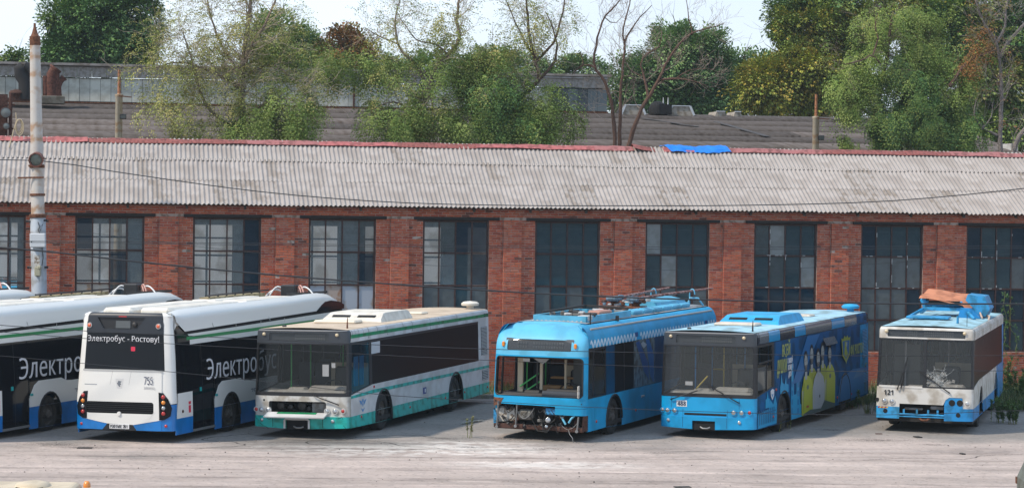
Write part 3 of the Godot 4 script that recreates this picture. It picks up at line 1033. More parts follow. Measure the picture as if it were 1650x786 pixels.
# ---- blue city bus with a printed film along its side
func build_printed_bus() -> Node3D:
	var root := thing("city_bus", "bright blue city bus numbered 488 with footballers printed along its dark side", "bus", bus_at(5.1, 61.951, -21.69, 0.29, 0.42))
	var cyan := mt("bus_cyan", Color(0.0, 0.31, 0.62), 0.38, {"tex": "soft", "ts": 0.3, "coat": 0.15})
	var navy := mt("bus_navy", Color(0.0, 0.085, 0.235), 0.5, {"tex": "dirt", "ts": 0.3, "spec": 0.25})
	var sh := city_bus(root, {"windscreen": mats.glass_grey, "a1": -2.75, "a2": -9.5, "side": navy, "front": cyan, "skirt": navy, "bumper": mt("bumper_cyan", Color(0.0, 0.285, 0.58), 0.4, {"tex": "soft", "ts": 0.5}), "cove": mats.cove_dark, "brow": mats.brow, "film": mt("film_navy", Color(0.0, 0.07, 0.20), 0.45, {"tex": "dirt", "ts": 0.3, "spec": 0.25}), "roof": mt("roof_pale_blue", Color(0.34, 0.55, 0.66), 0.75, {"tex": "dirt", "ts": 0.3}), "unit": mt("unit_cyan", Color(0.02, 0.36, 0.66), 0.5, {"tex": "soft", "ts": 0.6}), "hatchm": mt("hatch_sand", Color(0.6, 0.54, 0.46), 0.7, {"tex": "soft", "ts": 0.6}), "open_front": false, "bezel": cyan, "rail": mats.rail_blue, "seat": mats.seat, "slat": cyan, "antm": mats.black})
	# coloured panels along the roof edge
	var pal := {"d": mats.cove_dark, "c": mt("cove_cyan", Color(0.0, 0.27, 0.55), 0.25, {"coat": 0.5}), "g": mt("cove_grey", Color(0.12, 0.14, 0.16), 0.22, {"coat": 0.5}), "n": navy}
	var z := -0.45
	for e in [["g", 0.9], ["c", 1.1], ["d", 1.5], ["c", 1.15], ["g", 2.9], ["c", 1.55], ["g", 1.5], ["n", 1.25]]:
		spanel(root, "roof_edge_panel", sh, 1, rect(z - e[1] + 0.02, 2.45, z, 2.73), pal[e[0]], 0.010, 0.01)
		z -= e[1]
	var brightb := mt("panel_cyan", Color(0.0, 0.25, 0.5), 0.45, {"spec": 0.3, "tex": "dirt", "ts": 0.4})
	spanel(root, "engine_panel", sh, 1, rect(-12.47, 1.0, -11.47, 2.4), brightb, 0.003)
	# print: skyline, players, crest, lettering
	var sky := Color(0.0, 0.28, 0.52)
	var sky2 := Color(0.0, 0.12, 0.34)
	var lines := Color(0.0, 0.05, 0.16)
	var it := []
	it.append([pg([-0.25, 0.28, -2.05, 0.28, -2.05, 0.8, -1.9, 1.02, -1.7, 0.8, -1.4, 0.95, -1.3, 0.72, -0.25, 0.66]), sky])
	it.append([pg([-1.35, 0.75, -1.35, 0.98, -1.22, 1.0, -1.15, 1.2, -1.08, 1.0, -0.95, 0.98, -0.95, 0.75]), sky])
	for k in 9:
		it.append([rect(-0.42 - k * 0.17, 0.36, -0.36 - k * 0.17, 0.62), lines])
		it.append([rect(-0.42 - k * 0.17, 0.66, -0.36 - k * 0.17, 0.74), lines])
	it.append([rect(-1.95, 0.63, -0.3, 0.65), lines])
	it.append([pg([-3.4, 0.24, -4.75, 0.24, -4.75, 0.55, -4.4, 0.6, -4.3, 1.0, -4.35, 1.32, -4.05, 1.36, -4.0, 0.9, -3.75, 0.9, -3.72, 1.42, -3.62, 1.85, -3.5, 1.42, -3.45, 0.8]), sky])
	it.append([pg([-2.35, 1.02, -3.2, 1.02, -3.2, 1.22, -3.0, 1.25, -2.95, 1.44, -2.8, 1.25, -2.6, 1.3, -2.5, 1.55, -2.42, 1.3, -2.35, 1.2]), sky])
	for k in 4:
		it.append([rect(-3.62, 0.4 + k * 0.24, -3.52, 0.55 + k * 0.24), sky2])
		it.append([rect(-4.25, 0.35 + k * 0.24, -4.12, 0.5 + k * 0.24), sky2])
	it.append([pg([-5.2, 2.4, -6.6, 2.4, -4.4, 1.2, -3.6, 1.2]), Color(0.0, 0.125, 0.33)])
	it.append([pg([-8.6, 0.3, -12.3, 0.3, -12.3, 1.1, -10.4, 1.15, -8.9, 0.95]), Color(0.0, 0.11, 0.30)])
	it.append([pg([-10.5, 0.85, -11.9, 0.9, -11.9, 1.05, -11.0, 1.1]), Color(0.06, 0.16, 0.3)])
	var yel := Color(0.38, 0.42, 0.01)
	var yel2 := Color(0.27, 0.31, 0.01)
	var skin_ := Color(0.36, 0.37, 0.36)
	var dark := Color(0.012, 0.012, 0.014)
	var wht := Color(0.36, 0.39, 0.42)
	# [head z, head y, body colour, left edge, right edge, shoulder y, foot y]
	for p in [[-5.66, 1.86, yel2, -5.2, -6.3, 1.38, 0.5], [-6.86, 1.86, yel2, -6.5, -7.4, 1.42, 0.5], [-7.66, 1.76, yel, -7.1, -8.25, 1.36, 0.32], [-4.98, 1.72, yel, -4.55, -5.75, 1.22, 0.26], [-6.32, 1.72, wht, -5.72, -7.0, 1.22, 0.22]]:
		var hz: float = p[0]
		var hy: float = p[1]
		var l: float = p[3]
		var r: float = p[4]
		var sy: float = p[5]
		it.append([pg([l + 0.02, p[6], r, p[6], r - 0.03, sy - 0.28, r + 0.14, sy - 0.04, hz - 0.22, sy + 0.1, hz + 0.22, sy + 0.1, l - 0.14, sy - 0.04, l + 0.05, sy - 0.3]), p[2]])
		it.append([pg([l + 0.0, sy - 0.3, l - 0.16, sy - 0.26, l - 0.22, 0.52, l - 0.08, 0.45]), skin_])
		it.append([rect(hz - 0.12, sy, hz + 0.12, sy + 0.22), skin_])
		it.append([oval(hz, hy + 0.06, 0.2, 0.24), dark])
		it.append([oval(hz, hy - 0.02, 0.17, 0.22), skin_])
		it.append([pg([hz - 0.15, hy - 0.1, hz + 0.15, hy - 0.1, hz + 0.1, hy - 0.23, hz - 0.1, hy - 0.23]), Color(0.09, 0.085, 0.08)])
		for e in [-0.07, 0.07]:
			it.append([oval(hz + e, hy + 0.02, 0.03, 0.014, 8), dark])
		it.append([rect(hz - 0.07, hy - 0.14, hz + 0.05, hy - 0.12), Color(0.25, 0.2, 0.19)])
		if p[2] == yel:
			it.append([oval((l + r) / 2, sy - 0.22, 0.12, 0.07, 8), Color(0.1, 0.14, 0.12)])
			it.append([pg([l - 0.14, sy - 0.04, l - 0.24, sy - 0.08, l - 0.2, p[6] + 0.1, l - 0.08, p[6] + 0.1]), yel2])
	it.append([rect(-6.5, 0.62, -6.4, 0.7), dark])
	it.append([pg([-5.0, 0.44, -5.25, 0.44, -5.25, 0.5, -5.0, 0.5]), Color(0.35, 0.05, 0.03)])
	it.append([pg([-4.6, 0.24, -8.2, 0.22, -8.2, 0.32, -7.0, 0.5, -6.6, 0.3, -5.4, 0.36, -4.8, 0.3]), Color(0.05, 0.08, 0.08)])
	# crest: a shield with a crowned top
	it.append([pg([-9.0, 2.14, -9.1, 1.62, -9.5, 1.42, -9.55, 1.34, -9.6, 1.42, -10.0, 1.62, -10.08, 2.14, -9.86, 2.1, -9.72, 2.2, -9.55, 2.12, -9.38, 2.2, -9.24, 2.1]), Color(0.3, 0.33, 0.04)])
	it.append([pg([-9.12, 2.04, -9.2, 1.66, -9.55, 1.5, -9.9, 1.66, -9.97, 2.04]), Color(0.0, 0.12, 0.35)])
	it.append([pg([-9.4, 2.02, -9.32, 1.66, -9.55, 1.54, -9.75, 1.64, -9.62, 1.82, -9.72, 2.0]), Color(0.34, 0.37, 0.04)])
	it.append([oval(-9.6, 1.93, 0.1, 0.07, 10), Color(0.4, 0.42, 0.4)])
	overlay(root, "side_print", sh.S, it, mats.print, 0.0085, 0.0004)
	var yl := mt("print_yellow", Color(0.32, 0.36, 0.12), 0.5)
	var wl := mt("print_white", Color(0.30, 0.36, 0.46), 0.5)
	var px := func(z_: float, y_: float): return Transform3D(Basis(Vector3.UP, PI / 2), Vector3(sh.hw(y_) + 0.012, y_, z_))
	letters("ФК РОСТОВ", 0.3, 1.66, yl, root, px.call(-10.22, 1.56), "lettering", true)
	for e in [["ВСЕЙ", 0.32, 0.8, -2.62, 1.99, yl], ["ДУШОЙ", 0.36, 0.98, -2.08, 1.56, yl], ["С НАШЕЙ", 0.14, 0.5, -3.15, 1.78, wl], ["КОМАН", 0.14, 0.5, -3.2, 1.6, wl], ["ДОЙ!", 0.14, 0.4, -3.22, 1.42, wl]]:
		letters(e[0], e[1], e[2], e[5], root, px.call(e[3], e[4]), "lettering", true)
	overlay(root, "shield_badge", sh.S, [[pg([-1.4, 1.18, -1.42, 1.04, -1.58, 0.92, -1.74, 1.04, -1.76, 1.18, -1.58, 1.22]), Color(0.6, 0.63, 0.66)], [pg([-1.46, 1.1, -1.58, 0.99, -1.7, 1.1, -1.58, 1.07]), Color(0.1, 0.25, 0.45)]], mats.print, 0.02)
	for e in [[-1.98, 1.17], [-1.7, 0.48], [-8.6, 0.45], [-10.3, 0.42], [-5.3, 0.4]]:
		disc(root, "side_reflector", sh.S(e[0], e[1], 0.016), 0.034, mats.lens_red, Vector3.RIGHT, 0.012)
	# front: number, slot, seams, wipers
	fpanel(root, "number_plate", sh, rect(-0.83, 0.81, -0.55, 0.97), mats.paper, 0.006, 0.006)
	letters("488", 0.11, 0.23, mats.ink_navy, root, Transform3D(Basis.IDENTITY, Vector3(-0.805, 0.835, sh.zf(0.43, 0.9) + 0.012)), "lettering", true)
	fpanel(root, "front_slot", sh, rect(-0.62, 0.60, 0.52, 0.655), mats.void_black, 0.004)
	for e in [[-0.66, 0.56, -0.652, 0.76], [0.542, 0.56, 0.55, 0.76], [-0.98, 0.78, -0.972, 1.06], [0.85, 0.78, 0.858, 1.06]]:
		fpanel(root, "panel_seam", sh, rect(e[0], e[1], e[2], e[3]), mats.seam_blue, 0.003)
	for e in [[-0.66, 0.28, -0.65, 0.55], [0.53, 0.28, 0.54, 0.55]]:
		fpanel(root, "panel_seam", sh, rect(e[0], e[1], e[2], e[3]), mats.seam_blue, 0.033)
	wiper(root, sh, -0.98, 0.99, -0.45, 1.17)
	wiper(root, sh, 0.85, 0.96, 0.2, 1.3)
	var b := Mb.new()
	b.tube([Vector3(-0.4, 1.25, -0.3), Vector3(-0.15, 1.58, -0.5)], 0.02, 6)
	obj("yellow_rod", b, mats.rail_yellow, root)
	b = Mb.new()
	b.tube([Vector3(0.08, 0.6, -1.2), Vector3(0.08, 2.3, -1.2)], 0.022, 6)
	b.tube([Vector3(-0.2, 1.72, -1.2), Vector3(0.12, 1.72, -1.2)], 0.025, 6)
	obj("handrail", b, mats.rail_yellow, root)
	b = Mb.new()
	b.box(Vector3(-0.56, 1.4, -0.2), Vector3(0.2, 0.1, 0.005))
	obj("paper_notice", b, mats.paper, root)
	b = Mb.new()
	b.box(Vector3(sh.hw(1.5) - 0.12, 1.52, -1.0), Vector3(0.01, 0.6, 1.2))
	obj("curtain_or_glare", b, mats.paper_grey, root)  # grey-white reflection in the driver's window, built as a pale sheet, not cloth
	b = Mb.new()
	b.bar(Vector3(sh.hw(1.7) + 0.012, 1.2, -1.05), Vector3(sh.hw(1.7) + 0.012, 1.95, -1.05), 0.03, 0.03)
	b.bar(Vector3(sh.hw(1.7) + 0.012, 1.95, -0.3), Vector3(sh.hw(1.7) + 0.012, 1.97, -1.64), 0.03, 0.04)
	obj("window_bar", b, mats.black, root)
	return root

# ---- blue and white trolleybus with a crushed windscreen
func build_white_trolley() -> Node3D:
	var root := thing("trolleybus", "white and blue trolleybus numbered 121 with a cracked windscreen and sheets piled on its roof", "trolleybus", bus_at(11.063, 64.102, -15.46, -0.38, -0.19))
	var sh := Shell.new()
	sh.W = 1.29
	sh.H = 2.82
	sh.L = 11.3
	sh.rt = 0.09
	sh.rd = 0.06
	sh.lean = 0.07
	var white := mt("trolley_white", Color(0.60, 0.58, 0.54), 0.4, {"tex": "dirt", "ts": 0.35})
	var blue := mt("trolley_blue", Color(0.01, 0.23, 0.54), 0.42, {"tex": "dirt", "ts": 0.5})
	var lblue := mt("trolley_light_blue", Color(0.03, 0.30, 0.60), 0.45, {"tex": "dirt", "ts": 0.6})
	var zr := -sh.L
	var arches := [arch(-2.72, 0.7, 0.45), arch(-8.35, 0.74, 0.45)]
	for s in [1, -1]:
		spanel(root, "skirt_panel", sh, s, pg([sh.fe(0.6), 0.38, zr, 0.3, zr, 0.7, sh.fe(0.6), 0.7]), blue, 0.004, 0.03, arches)
		spanel(root, "side_panel", sh, s, pg([sh.fe(1.0), 0.7, -8.45, 0.7, -8.45, 1.36, -1.9, 1.36, sh.fe(1.1) - 0.02, 1.24]), white, 0.0, 0.03, arches)
		spanel(root, "rear_side_panel", sh, s, pg([-8.45, 0.7, zr, 0.7, zr, 2.52, zr + 0.5, 2.52, zr + 0.5, 1.36, -8.45, 1.36]), blue, 0.0, 0.03, arches)
		spanel(root, "side_glazing", sh, s, pg([sh.fe(1.2) - 0.06, 1.27, -1.9, 1.37, zr + 0.5, 1.37, zr + 0.5, 2.52, sh.fe(2.5) - 0.06, 2.52]), mats.glass_tint, -0.004)
		var z := -0.5
		for k in 8:
			var b := Mb.new()
			b.box(Vector3(s * (sh.hw(1.9) - 0.03), 1.92, z), Vector3(0.04, 1.2, 0.09))
			obj("window_pillar", b, mats.black, root)
			z -= 1.42
		spanel(root, "roof_edge", sh, s, pg([sh.fe(2.5), 2.52, zr, 2.52, zr, sh.H, sh.fe(2.7) - 0.06, sh.H]), white, 0.004, 0.03)
		for y in [2.6, 2.66, 2.72]:
			spanel(root, "roof_edge_rib", sh, s, rect(zr, y, -0.5, y + 0.02), white, 0.018, 0.014)
	roof_skin(root, sh, mt("roof_dusty_blue", Color(0.30, 0.50, 0.58), 0.8, {"tex": "dirt", "ts": 0.5}), -0.22)
	rear_wall(root, sh, blue, mats.glass_tint)
	fpanel(root, "front_panel", sh, pg([-sh.W, 0.69, -0.66, 0.69, -0.66, 0.78, 0.5, 0.78, 0.56, 0.92, 0.66, 0.99, 1.0, 0.99, 1.02, 0.7, sh.W, 0.7, sh.W, 1.22, -sh.W, 1.22]), white, 0.0, 0.03)
	fpanel(root, "blue_corner", sh, rect(-sh.W, 0.38, -0.66, 0.69), lblue, 0.012, 0.05)
	fpanel(root, "blue_corner", sh, pg([0.53, 0.36, sh.W, 0.37, sh.W, 0.7, 1.02, 0.7, 1.0, 0.98, 0.66, 0.98, 0.56, 0.91, 0.53, 0.8]), blue, 0.012, 0.05)
	var b := Mb.new()
	b.box(Vector3(-0.06, 0.58, -0.5), Vector3(1.3, 0.5, 0.04))
	b.box(Vector3(-0.06, 0.8, -0.25), Vector3(1.3, 0.03, 0.4))
	obj("hatch_recess", b, mats.void_black, root)
	b = Mb.new()
	b.rbox(Vector3(-0.06, 0.5, 0.0), Vector3(1.2, 0.05, 0.06), 0.015)
	b.rbox(Vector3(-0.06, 0.44, 0.0), Vector3(1.2, 0.03, 0.05), 0.01)
	for x in [-0.55, -0.2, 0.1, 0.35]:
		b.box(Vector3(x, 0.55, -0.1), Vector3(0.05, 0.16, 0.04))
	obj("front_crossbar", b, lblue, root)
	b = Mb.new()
	b.rbox(Vector3(0.33, 0.69, -0.16), Vector3(0.36, 0.1, 0.1), 0.02)
	b.rbox(Vector3(-0.3, 0.64, -0.2), Vector3(0.5, 0.06, 0.1), 0.02)
	obj("exposed_frame", b, mats.grey_paint, root)
	b = Mb.new()
	b.tube([Vector3(-0.15, 0.42, -0.05), Vector3(-0.05, 0.36, 0.05), Vector3(0.08, 0.36, 0.05), Vector3(0.15, 0.42, -0.05)], 0.03, 6)
	obj("tow_eye", b, mats.rust, root)
	fpanel(root, "windscreen_frame", sh, rect(-sh.W, 1.22, sh.W, 2.52), mats.black, 0.0, 0.03, [rrect(-1.22, 1.26, -0.05, 2.48, 0.04), rrect(0.03, 1.26, 1.22, 2.48, 0.04)])
	fpanel(root, "windscreen", sh, rect(-1.23, 1.25, -0.04, 2.49), mats.glass_grey, -0.012)
	fpanel(root, "windscreen", sh, rect(0.02, 1.25, 1.23, 2.49), mats.glass_grey, -0.012)
	fpanel(root, "windscreen_sill", sh, pg([-1.23, 1.2, -0.06, 1.2, -0.06, 1.26, -1.23, 1.26]), white, 0.012, 0.02)
	fpanel(root, "front_cap", sh, rect(-sh.W, 2.52, sh.W, sh.H), white, 0.006, 0.04, [rrect(-1.05, 2.56, 1.06, 2.755, 0.02)])
	fpanel(root, "display_board", sh, rect(-1.05, 2.56, 1.06, 2.755), mats.display, -0.04)
	for k in 22:
		for row in 2:
			if k in [5, 6, 7]:
				continue
			b = Mb.new()
			b.box(sh.F(-0.5 + k * 0.058, 2.615 + row * 0.08, -0.035), Vector3(0.04, 0.055, 0.006))
			obj("display_cell", b, mats.display_cell, root)
	fpanel(root, "display_glass", sh, rrect(-1.05, 2.56, 1.06, 2.755, 0.02), mats.glass_display, -0.006)
	for x in [-1.08, 1.04]:
		disc(root, "marker_lamp", sh.F(x, 2.7, 0.015), 0.05, mats.lens_warm, Vector3(0, 0, 1), 0.03)
	for e in [[-1.255, 0.86, 0.055, 0], [-1.06, 0.84, 0.062, 1], [-0.86, 0.83, 0.062, 1], [1.14, 0.83, 0.06, 1], [0.73, 0.85, 0.085, 0], [0.94, 0.85, 0.085, 0], [-1.03, 0.57, 0.06, 0], [0.9, 0.53, 0.06, 0]]:
		if e[3] == 1:
			headlight(root, sh, e[0], e[1], e[2], mats.lens, white)
		else:
			b = Mb.new()
			b.lathe([Vector2(e[2], 0.016), Vector2(e[2] * 0.5, 0.018), Vector2(0, 0.018)], Transform3D(Basis(Vector3.RIGHT, PI / 2), sh.F(e[0], e[1], 0.004)), 16)
			obj("lamp_hole", b, mats.void_black, root)
	letters("121", 0.13, 0.25, mats.ink, root, Transform3D(Basis.IDENTITY, Vector3(-1.08, 1.0, sh.zf(0.64, 1.1) + 0.008)), "lettering", true)
	for k in 6:
		fpanel(root, "warning_tape", sh, pg([-1.24 + k * 0.045, 0.645, -1.2 + k * 0.045, 0.645, -1.18 + k * 0.045, 0.685, -1.22 + k * 0.045, 0.685]), mats.lens_red if k % 2 == 0 else mats.tape_yellow, 0.016)
	wiper(root, sh, -0.62, 1.2, -0.52, 1.8)
	wiper(root, sh, -0.72, 1.16, -0.56, 1.72)
	wiper(root, sh, 0.66, 1.12, 0.06, 1.52)
	# the break in the right pane: fine lines and a white crazed patch
	rng.seed = 77
	b = Mb.new()
	var c := Vector2(0.32, 1.46)
	for k in 34:
		var t := TAU * k / 34 + rng.randf_range(-0.1, 0.1)
		var p := c
		var pts := [sh.F(p.x, p.y, -0.004)]
		for j in rng.randi_range(2, 4):
			t += rng.randf_range(-0.4, 0.4)
			p += Vector2(cos(t), sin(t)) * rng.randf_range(0.06, 0.16)
			p = p.clamp(Vector2(0.05, 1.27), Vector2(1.2, 2.45))
			pts.append(sh.F(p.x, p.y, -0.004))
		b.tube(pts, 0.0028, 3, false)
	for r in [0.08, 0.15, 0.23]:
		var pts := []
		for k in 15:
			var t := TAU * k / 14
			var q: Vector2 = c + Vector2(cos(t), sin(t)) * r * rng.randf_range(0.75, 1.3)
			q = q.clamp(Vector2(0.05, 1.27), Vector2(1.2, 2.45))
			pts.append(sh.F(q.x, q.y, -0.004))
		b.tube(pts, 0.0028, 3, false)
	obj("glass_crack", b, mats.crack, root)
	b = Mb.new()
	for k in 46:
		var q := c + Vector2(rng.randfn(0.06, 0.17), rng.randfn(-0.03, 0.1))
		q = q.clamp(Vector2(0.07, 1.29), Vector2(1.1, 2.3))
		var s := rng.randf_range(0.015, 0.05)
		b.skin(pg([q.x - s, q.y - s * 0.4, q.x + s * 0.6, q.y - s, q.x + s, q.y + s * 0.7, q.x - s * 0.3, q.y + s]), sh.F, [], [], -0.006 - 0.0001 * k)
	obj("crushed_glass", b, mats.crushed, root)
	cabin(root, sh, mats.dash, mats.rail_white, mats.seat, [-2.72, -8.35])
	b = Mb.new()
	b.box(Vector3(-0.62, 1.75, -1.4), Vector3(0.7, 1.1, 0.03))
	obj("inner_panel", b, mats.cabwall_dark, root)
	for s in [1, -1]:
		for a in [-2.72, -8.35]:
			wheel(root, s * 1.08, a, s, 0.47)
	# what is piled on its roof
	var y0 := sh.H + 0.04
	b = Mb.new()
	b.rbox(Vector3(-0.36, y0 + 0.07, -4.4), Vector3(1.2, 0.07, 0.9), 0.02)
	for x in [-0.75, -0.6, 0.0, 0.12]:
		b.box(Vector3(x, y0 + 0.02, -4.1), Vector3(0.04, 0.06, 0.05))
	obj("roof_hatch", b, lblue, root)
	b = Mb.new()
	b.tube([Vector3(0.62, y0 - 0.02, -2.5), Vector3(0.62, y0 + 0.2, -2.5)], [0.035, 0.03], 8)
	obj("antenna", b, lblue, root)
	b = Mb.new()
	b.tube([Vector3(0.98, y0 - 0.04, -1.2), Vector3(0.98, y0 + 0.3, -1.2)], 0.008, 5)
	obj("antenna", b, mats.black, root)
	# pole gear: two bent rails on feet with a crossbar, an equipment box to the right
	b = Mb.new()
	for s in [-1, 1]:
		b.tube([Vector3(s * 0.95 - 0.12, y0, -5.6), Vector3(s * 0.62 - 0.12, y0 + 0.22, -6.6), Vector3(s * 0.55 - 0.12, y0 + 0.26, -8.4), Vector3(s * 0.95 - 0.12, y0, -9.3)], 0.05, 6)
	b.bar(Vector3(-0.74, y0 + 0.23, -6.6), Vector3(0.5, y0 + 0.23, -6.6), 0.1, 0.1)
	b.bar(Vector3(-0.7, y0 + 0.24, -8.0), Vector3(0.45, y0 + 0.24, -8.0), 0.1, 0.1)
	obj("pole_gear_frame", b, lblue, root)
	b = Mb.new()
	b.rbox(Vector3(-0.13, y0 + 0.36, -6.9), Vector3(1.15, 0.1, 0.5), 0.03)
	b.rbox(Vector3(-0.13, y0 + 0.44, -6.75), Vector3(1.05, 0.05, 0.3), 0.02)
	b.rbox(Vector3(-0.72, y0 + 0.4, -7.0), Vector3(0.2, 0.3, 0.6), 0.04, Basis(Vector3.BACK, 0.4))
	obj("pole_gear_base", b, lblue, root)
	b = Mb.new()
	b.box(Vector3(-0.13, y0 + 0.43, -6.58), Vector3(0.9, 0.085, 0.12))
	obj("pole_gear_slot", b, mats.void_black, root)
	b = Mb.new()
	b.prism(pg([0.38, 0.02, 1.04, -0.02, 1.16, 0.2, 1.0, 0.56, 0.5, 0.6, 0.42, 0.34]), -8.6, -7.0, Transform3D(Basis.IDENTITY, Vector3(0.0, y0 + 0.06, 0)))
	obj("equipment_box", b, lblue, root)
	b = Mb.new()
	b.prism(pg([0.3, 0.0, 0.95, 0.0, 0.62, 0.28, 0.36, 0.3]), -6.9, -6.3, Transform3D(Basis.IDENTITY, Vector3(0.0, y0, 0)))
	obj("bracket", b, blue, root)
	b = Mb.new()
	b.tube([Vector3(1.0, y0 + 0.02, -6.2), Vector3(0.85, y0 + 0.16, -7.2), Vector3(1.15, y0 + 0.03, -7.0), Vector3(1.2, y0 - 0.12, -5.6)], 0.03, 6)
	obj("loose_strap", b, mt("strap", Color(0.5, 0.36, 0.27), 0.8), root)
	# the orange sheet lies on top: a thing of its own, bent over the gear
	var sheet := Mb.new()
	var xf := root.transform
	var nx := 14
	var nz := 8
	var gp := func(i: int, j: int) -> Vector3:
		var u := float(i) / nx
		var v := float(j) / nz
		var x := lerpf(-0.86, 0.62, u) + 0.1 * v
		var z := lerpf(-6.45, -8.3, v)
		var y := y0 + lerpf(0.56, 0.76, v) - 0.12 * u + 0.02 * sin(u * 7.0) + 0.015 * sin(v * 9.0 + u * 4.0)
		if v < 0.13:
			y -= 0.07 * (1.0 - v / 0.13) * (0.3 + 0.9 * u)
		if u > 0.85:
			y -= (u - 0.85) * 1.5
		return xf * Vector3(x, y, z)
	sheet.smooth()
	for i in nx:
		for j in nz:
			sheet.quad(gp.call(i, j), gp.call(i + 1, j), gp.call(i + 1, j + 1), gp.call(i, j + 1), Vector3(0, 1, 0.3))
	sheet.smooth()
	var dn := Vector3(0, -0.012, 0)
	for i in nx:
		for j in nz:
			sheet.quad(gp.call(i, j) + dn, gp.call(i + 1, j) + dn, gp.call(i + 1, j + 1) + dn, gp.call(i, j + 1) + dn, Vector3(0, -1, 0))
		for j in [0, nz]:
			sheet.quad(gp.call(i, j), gp.call(i + 1, j), gp.call(i + 1, j) + dn, gp.call(i, j) + dn, Vector3(0, 0, 1 if j == 0 else -1))
	var so := obj("orange_sheet", sheet, mt("orange_sheet", Color(0.56, 0.21, 0.10), 0.75, {"tex": "dirt", "ts": 0.5, "two": true}))
	tag(so, "orange sheet laid over the pole gear on the roof of trolleybus 121", "sheet")
	return root

# ---- blue trolleybus with its windscreen and bumper gone
func build_blue_trolley() -> Node3D:
	var root := thing("trolleybus", "sky blue trolleybus with no windscreen, its torn-off bumper showing rusty innards", "trolleybus", bus_at(0.669, 60.741, -20.66, -0.24, 0.35))
	var sh := Shell.new()
	sh.W = 1.26
	sh.H = 2.93
	sh.L = 12.2
	sh.rc = 0.45
	sh.rw = 0.28
	sh.rf = 0.34
	sh.nf = 3.4
	sh.rt = 0.62
	sh.rd = 0.85
	sh.lean = 0.05
	sh.crown = 0.06
	var blue := mt("sky_blue", Color(0.015, 0.34, 0.62), 0.45, {"tex": "soft", "ts": 0.3, "spec": 0.35})
	var blue2 := mt("sky_blue_roof", Color(0.10, 0.44, 0.66), 0.5, {"tex": "soft", "ts": 0.45})
	var navy := mt("trolley_navy", Color(0.0, 0.055, 0.13), 0.3, {"tex": "soft", "ts": 0.5})
	var zr := -sh.L
	var A1 := -2.46
	var A2 := -8.5
	var arches := [arch(A1, 0.66, 0.40), arch(A2, 0.66, 0.40)]
	var fv := [0.45, 0.8, 1.1, 1.5, 1.9, 2.15]
	for k in 12:
		fv.append(sh.H - sh.rt + sh.rt * sin(PI / 2 * k / 12.0))
	for s in [1, -1]:
		spanel(root, "side_panel", sh, s, pg([sh.fe(0.6) if s > 0 else -0.5, 0.26, -1.85, 0.26, -3.2, 0.2, zr, 0.2, zr, 2.37, zr + 0.5, 2.37, zr + 0.5, 1.09, sh.fe(1.0), 1.09]), blue, 0.0, 0.03, arches)
		spanel(root, "driver_window", sh, s, pg([-0.42, 1.14, -1.72, 1.16, -1.72, 2.3, -0.52, 2.3]), mats.glass_side, -0.01)
		spanel(root, "window_frame", sh, s, pg([sh.fe(1.1), 1.09, -1.8, 1.09, -1.8, 2.37, sh.fe(2.3), 2.37]), mats.black, 0.001, 0.03, [pg([-0.42, 1.14, -0.74, 1.14, -0.78, 2.3, -0.5, 2.3]), pg([-0.82, 1.14, -1.72, 1.16, -1.72, 2.3, -0.86, 2.3])])
		spanel(root, "filmed_window", sh, s, rect(-2.5, 1.1, -1.8, 2.37), navy, 0.001, 0.02)
		spanel(root, "side_window", sh, s, rect(-4.15, 1.1, -2.5, 2.37), mats.glass_tint, -0.004)
		spanel(root, "filmed_window", sh, s, rect(-6.0, 1.1, -4.15, 2.37), mt("film_pale", Color(0.16, 0.20, 0.22), 0.2, {"tex": "blotch", "ts": 0.5}), 0.001, 0.02)
		spanel(root, "filmed_window", sh, s, rect(zr + 0.5, 1.1, -6.0, 2.37), navy, 0.001, 0.02)
		# pleated roof edge: the long cove carrying a white wave
		var b := Mb.new()
		b.skin(pg([sh.fe(2.4), 2.37, zr, 2.37, zr, sh.H, sh.fe(sh.H) - 0.02, sh.H]) if false else rect(zr, 2.37, sh.fe(2.4) - 0.0, sh.H), sh.S if s > 0 else sh.SL, steps(zr, 0, 1.2), sh.SV(), 0.002, 0.02)
		obj("roof_edge", b, blue, root)
		b = Mb.new()
		b.smooth()
		var lift := sh.S if s > 0 else sh.SL
		var z := -0.55
		while z > -11.9:
			if (z < -4.2 and z > -4.55) or (z < -10.9 and z > -11.3):
				z -= 0.35
				continue
			for k in 8:
				var za := z - k * 0.034
				var zb := za - 0.034
				var ya := 2.465 + 0.085 * sin(k * PI / 4)
				var yb := 2.465 + 0.085 * sin((k + 1) * PI / 4)
				var w := 0.036
				var d := Vector2(zb - za, yb - ya).normalized()
				var nn := Vector2(-d.y, d.x) * w
				b.quad(lift.call(za + nn.x, ya + nn.y, 0.006), lift.call(zb + nn.x, yb + nn.y, 0.006), lift.call(zb - nn.x, yb - nn.y, 0.006), lift.call(za - nn.x, ya - nn.y, 0.006), Vector3(s, 0, 0))
			z -= 0.272
		obj("wave_stripe", b, mt("wave_pale", Color(0.56, 0.68, 0.76), 0.5), root)
		for e in [-4.38, -11.1]:
			spanel(root, "edge_marker", sh, s, rect(e - 0.13, 2.46, e + 0.13, 2.58), mt("marker_navy", Color(0.01, 0.06, 0.2), 0.4), 0.008, 0.01)
	# a swoosh drawn on the pale window film, and dark panes with bars
	overlay(root, "film_print", sh.S, [[pg([-4.3, 2.3, -4.6, 2.34, -5.4, 1.7, -5.5, 1.2, -5.0, 1.5, -4.6, 2.0]), Color(0.02, 0.09, 0.24)], [pg([-5.2, 2.34, -5.5, 2.34, -5.9, 1.9, -5.95, 1.12, -5.6, 1.3]), Color(0.02, 0.12, 0.3)], [pg([-4.75, 2.25, -4.95, 2.3, -5.3, 2.2, -5.0, 2.1]), Color(0.35, 0.38, 0.4)]], mats.print, 0.004)
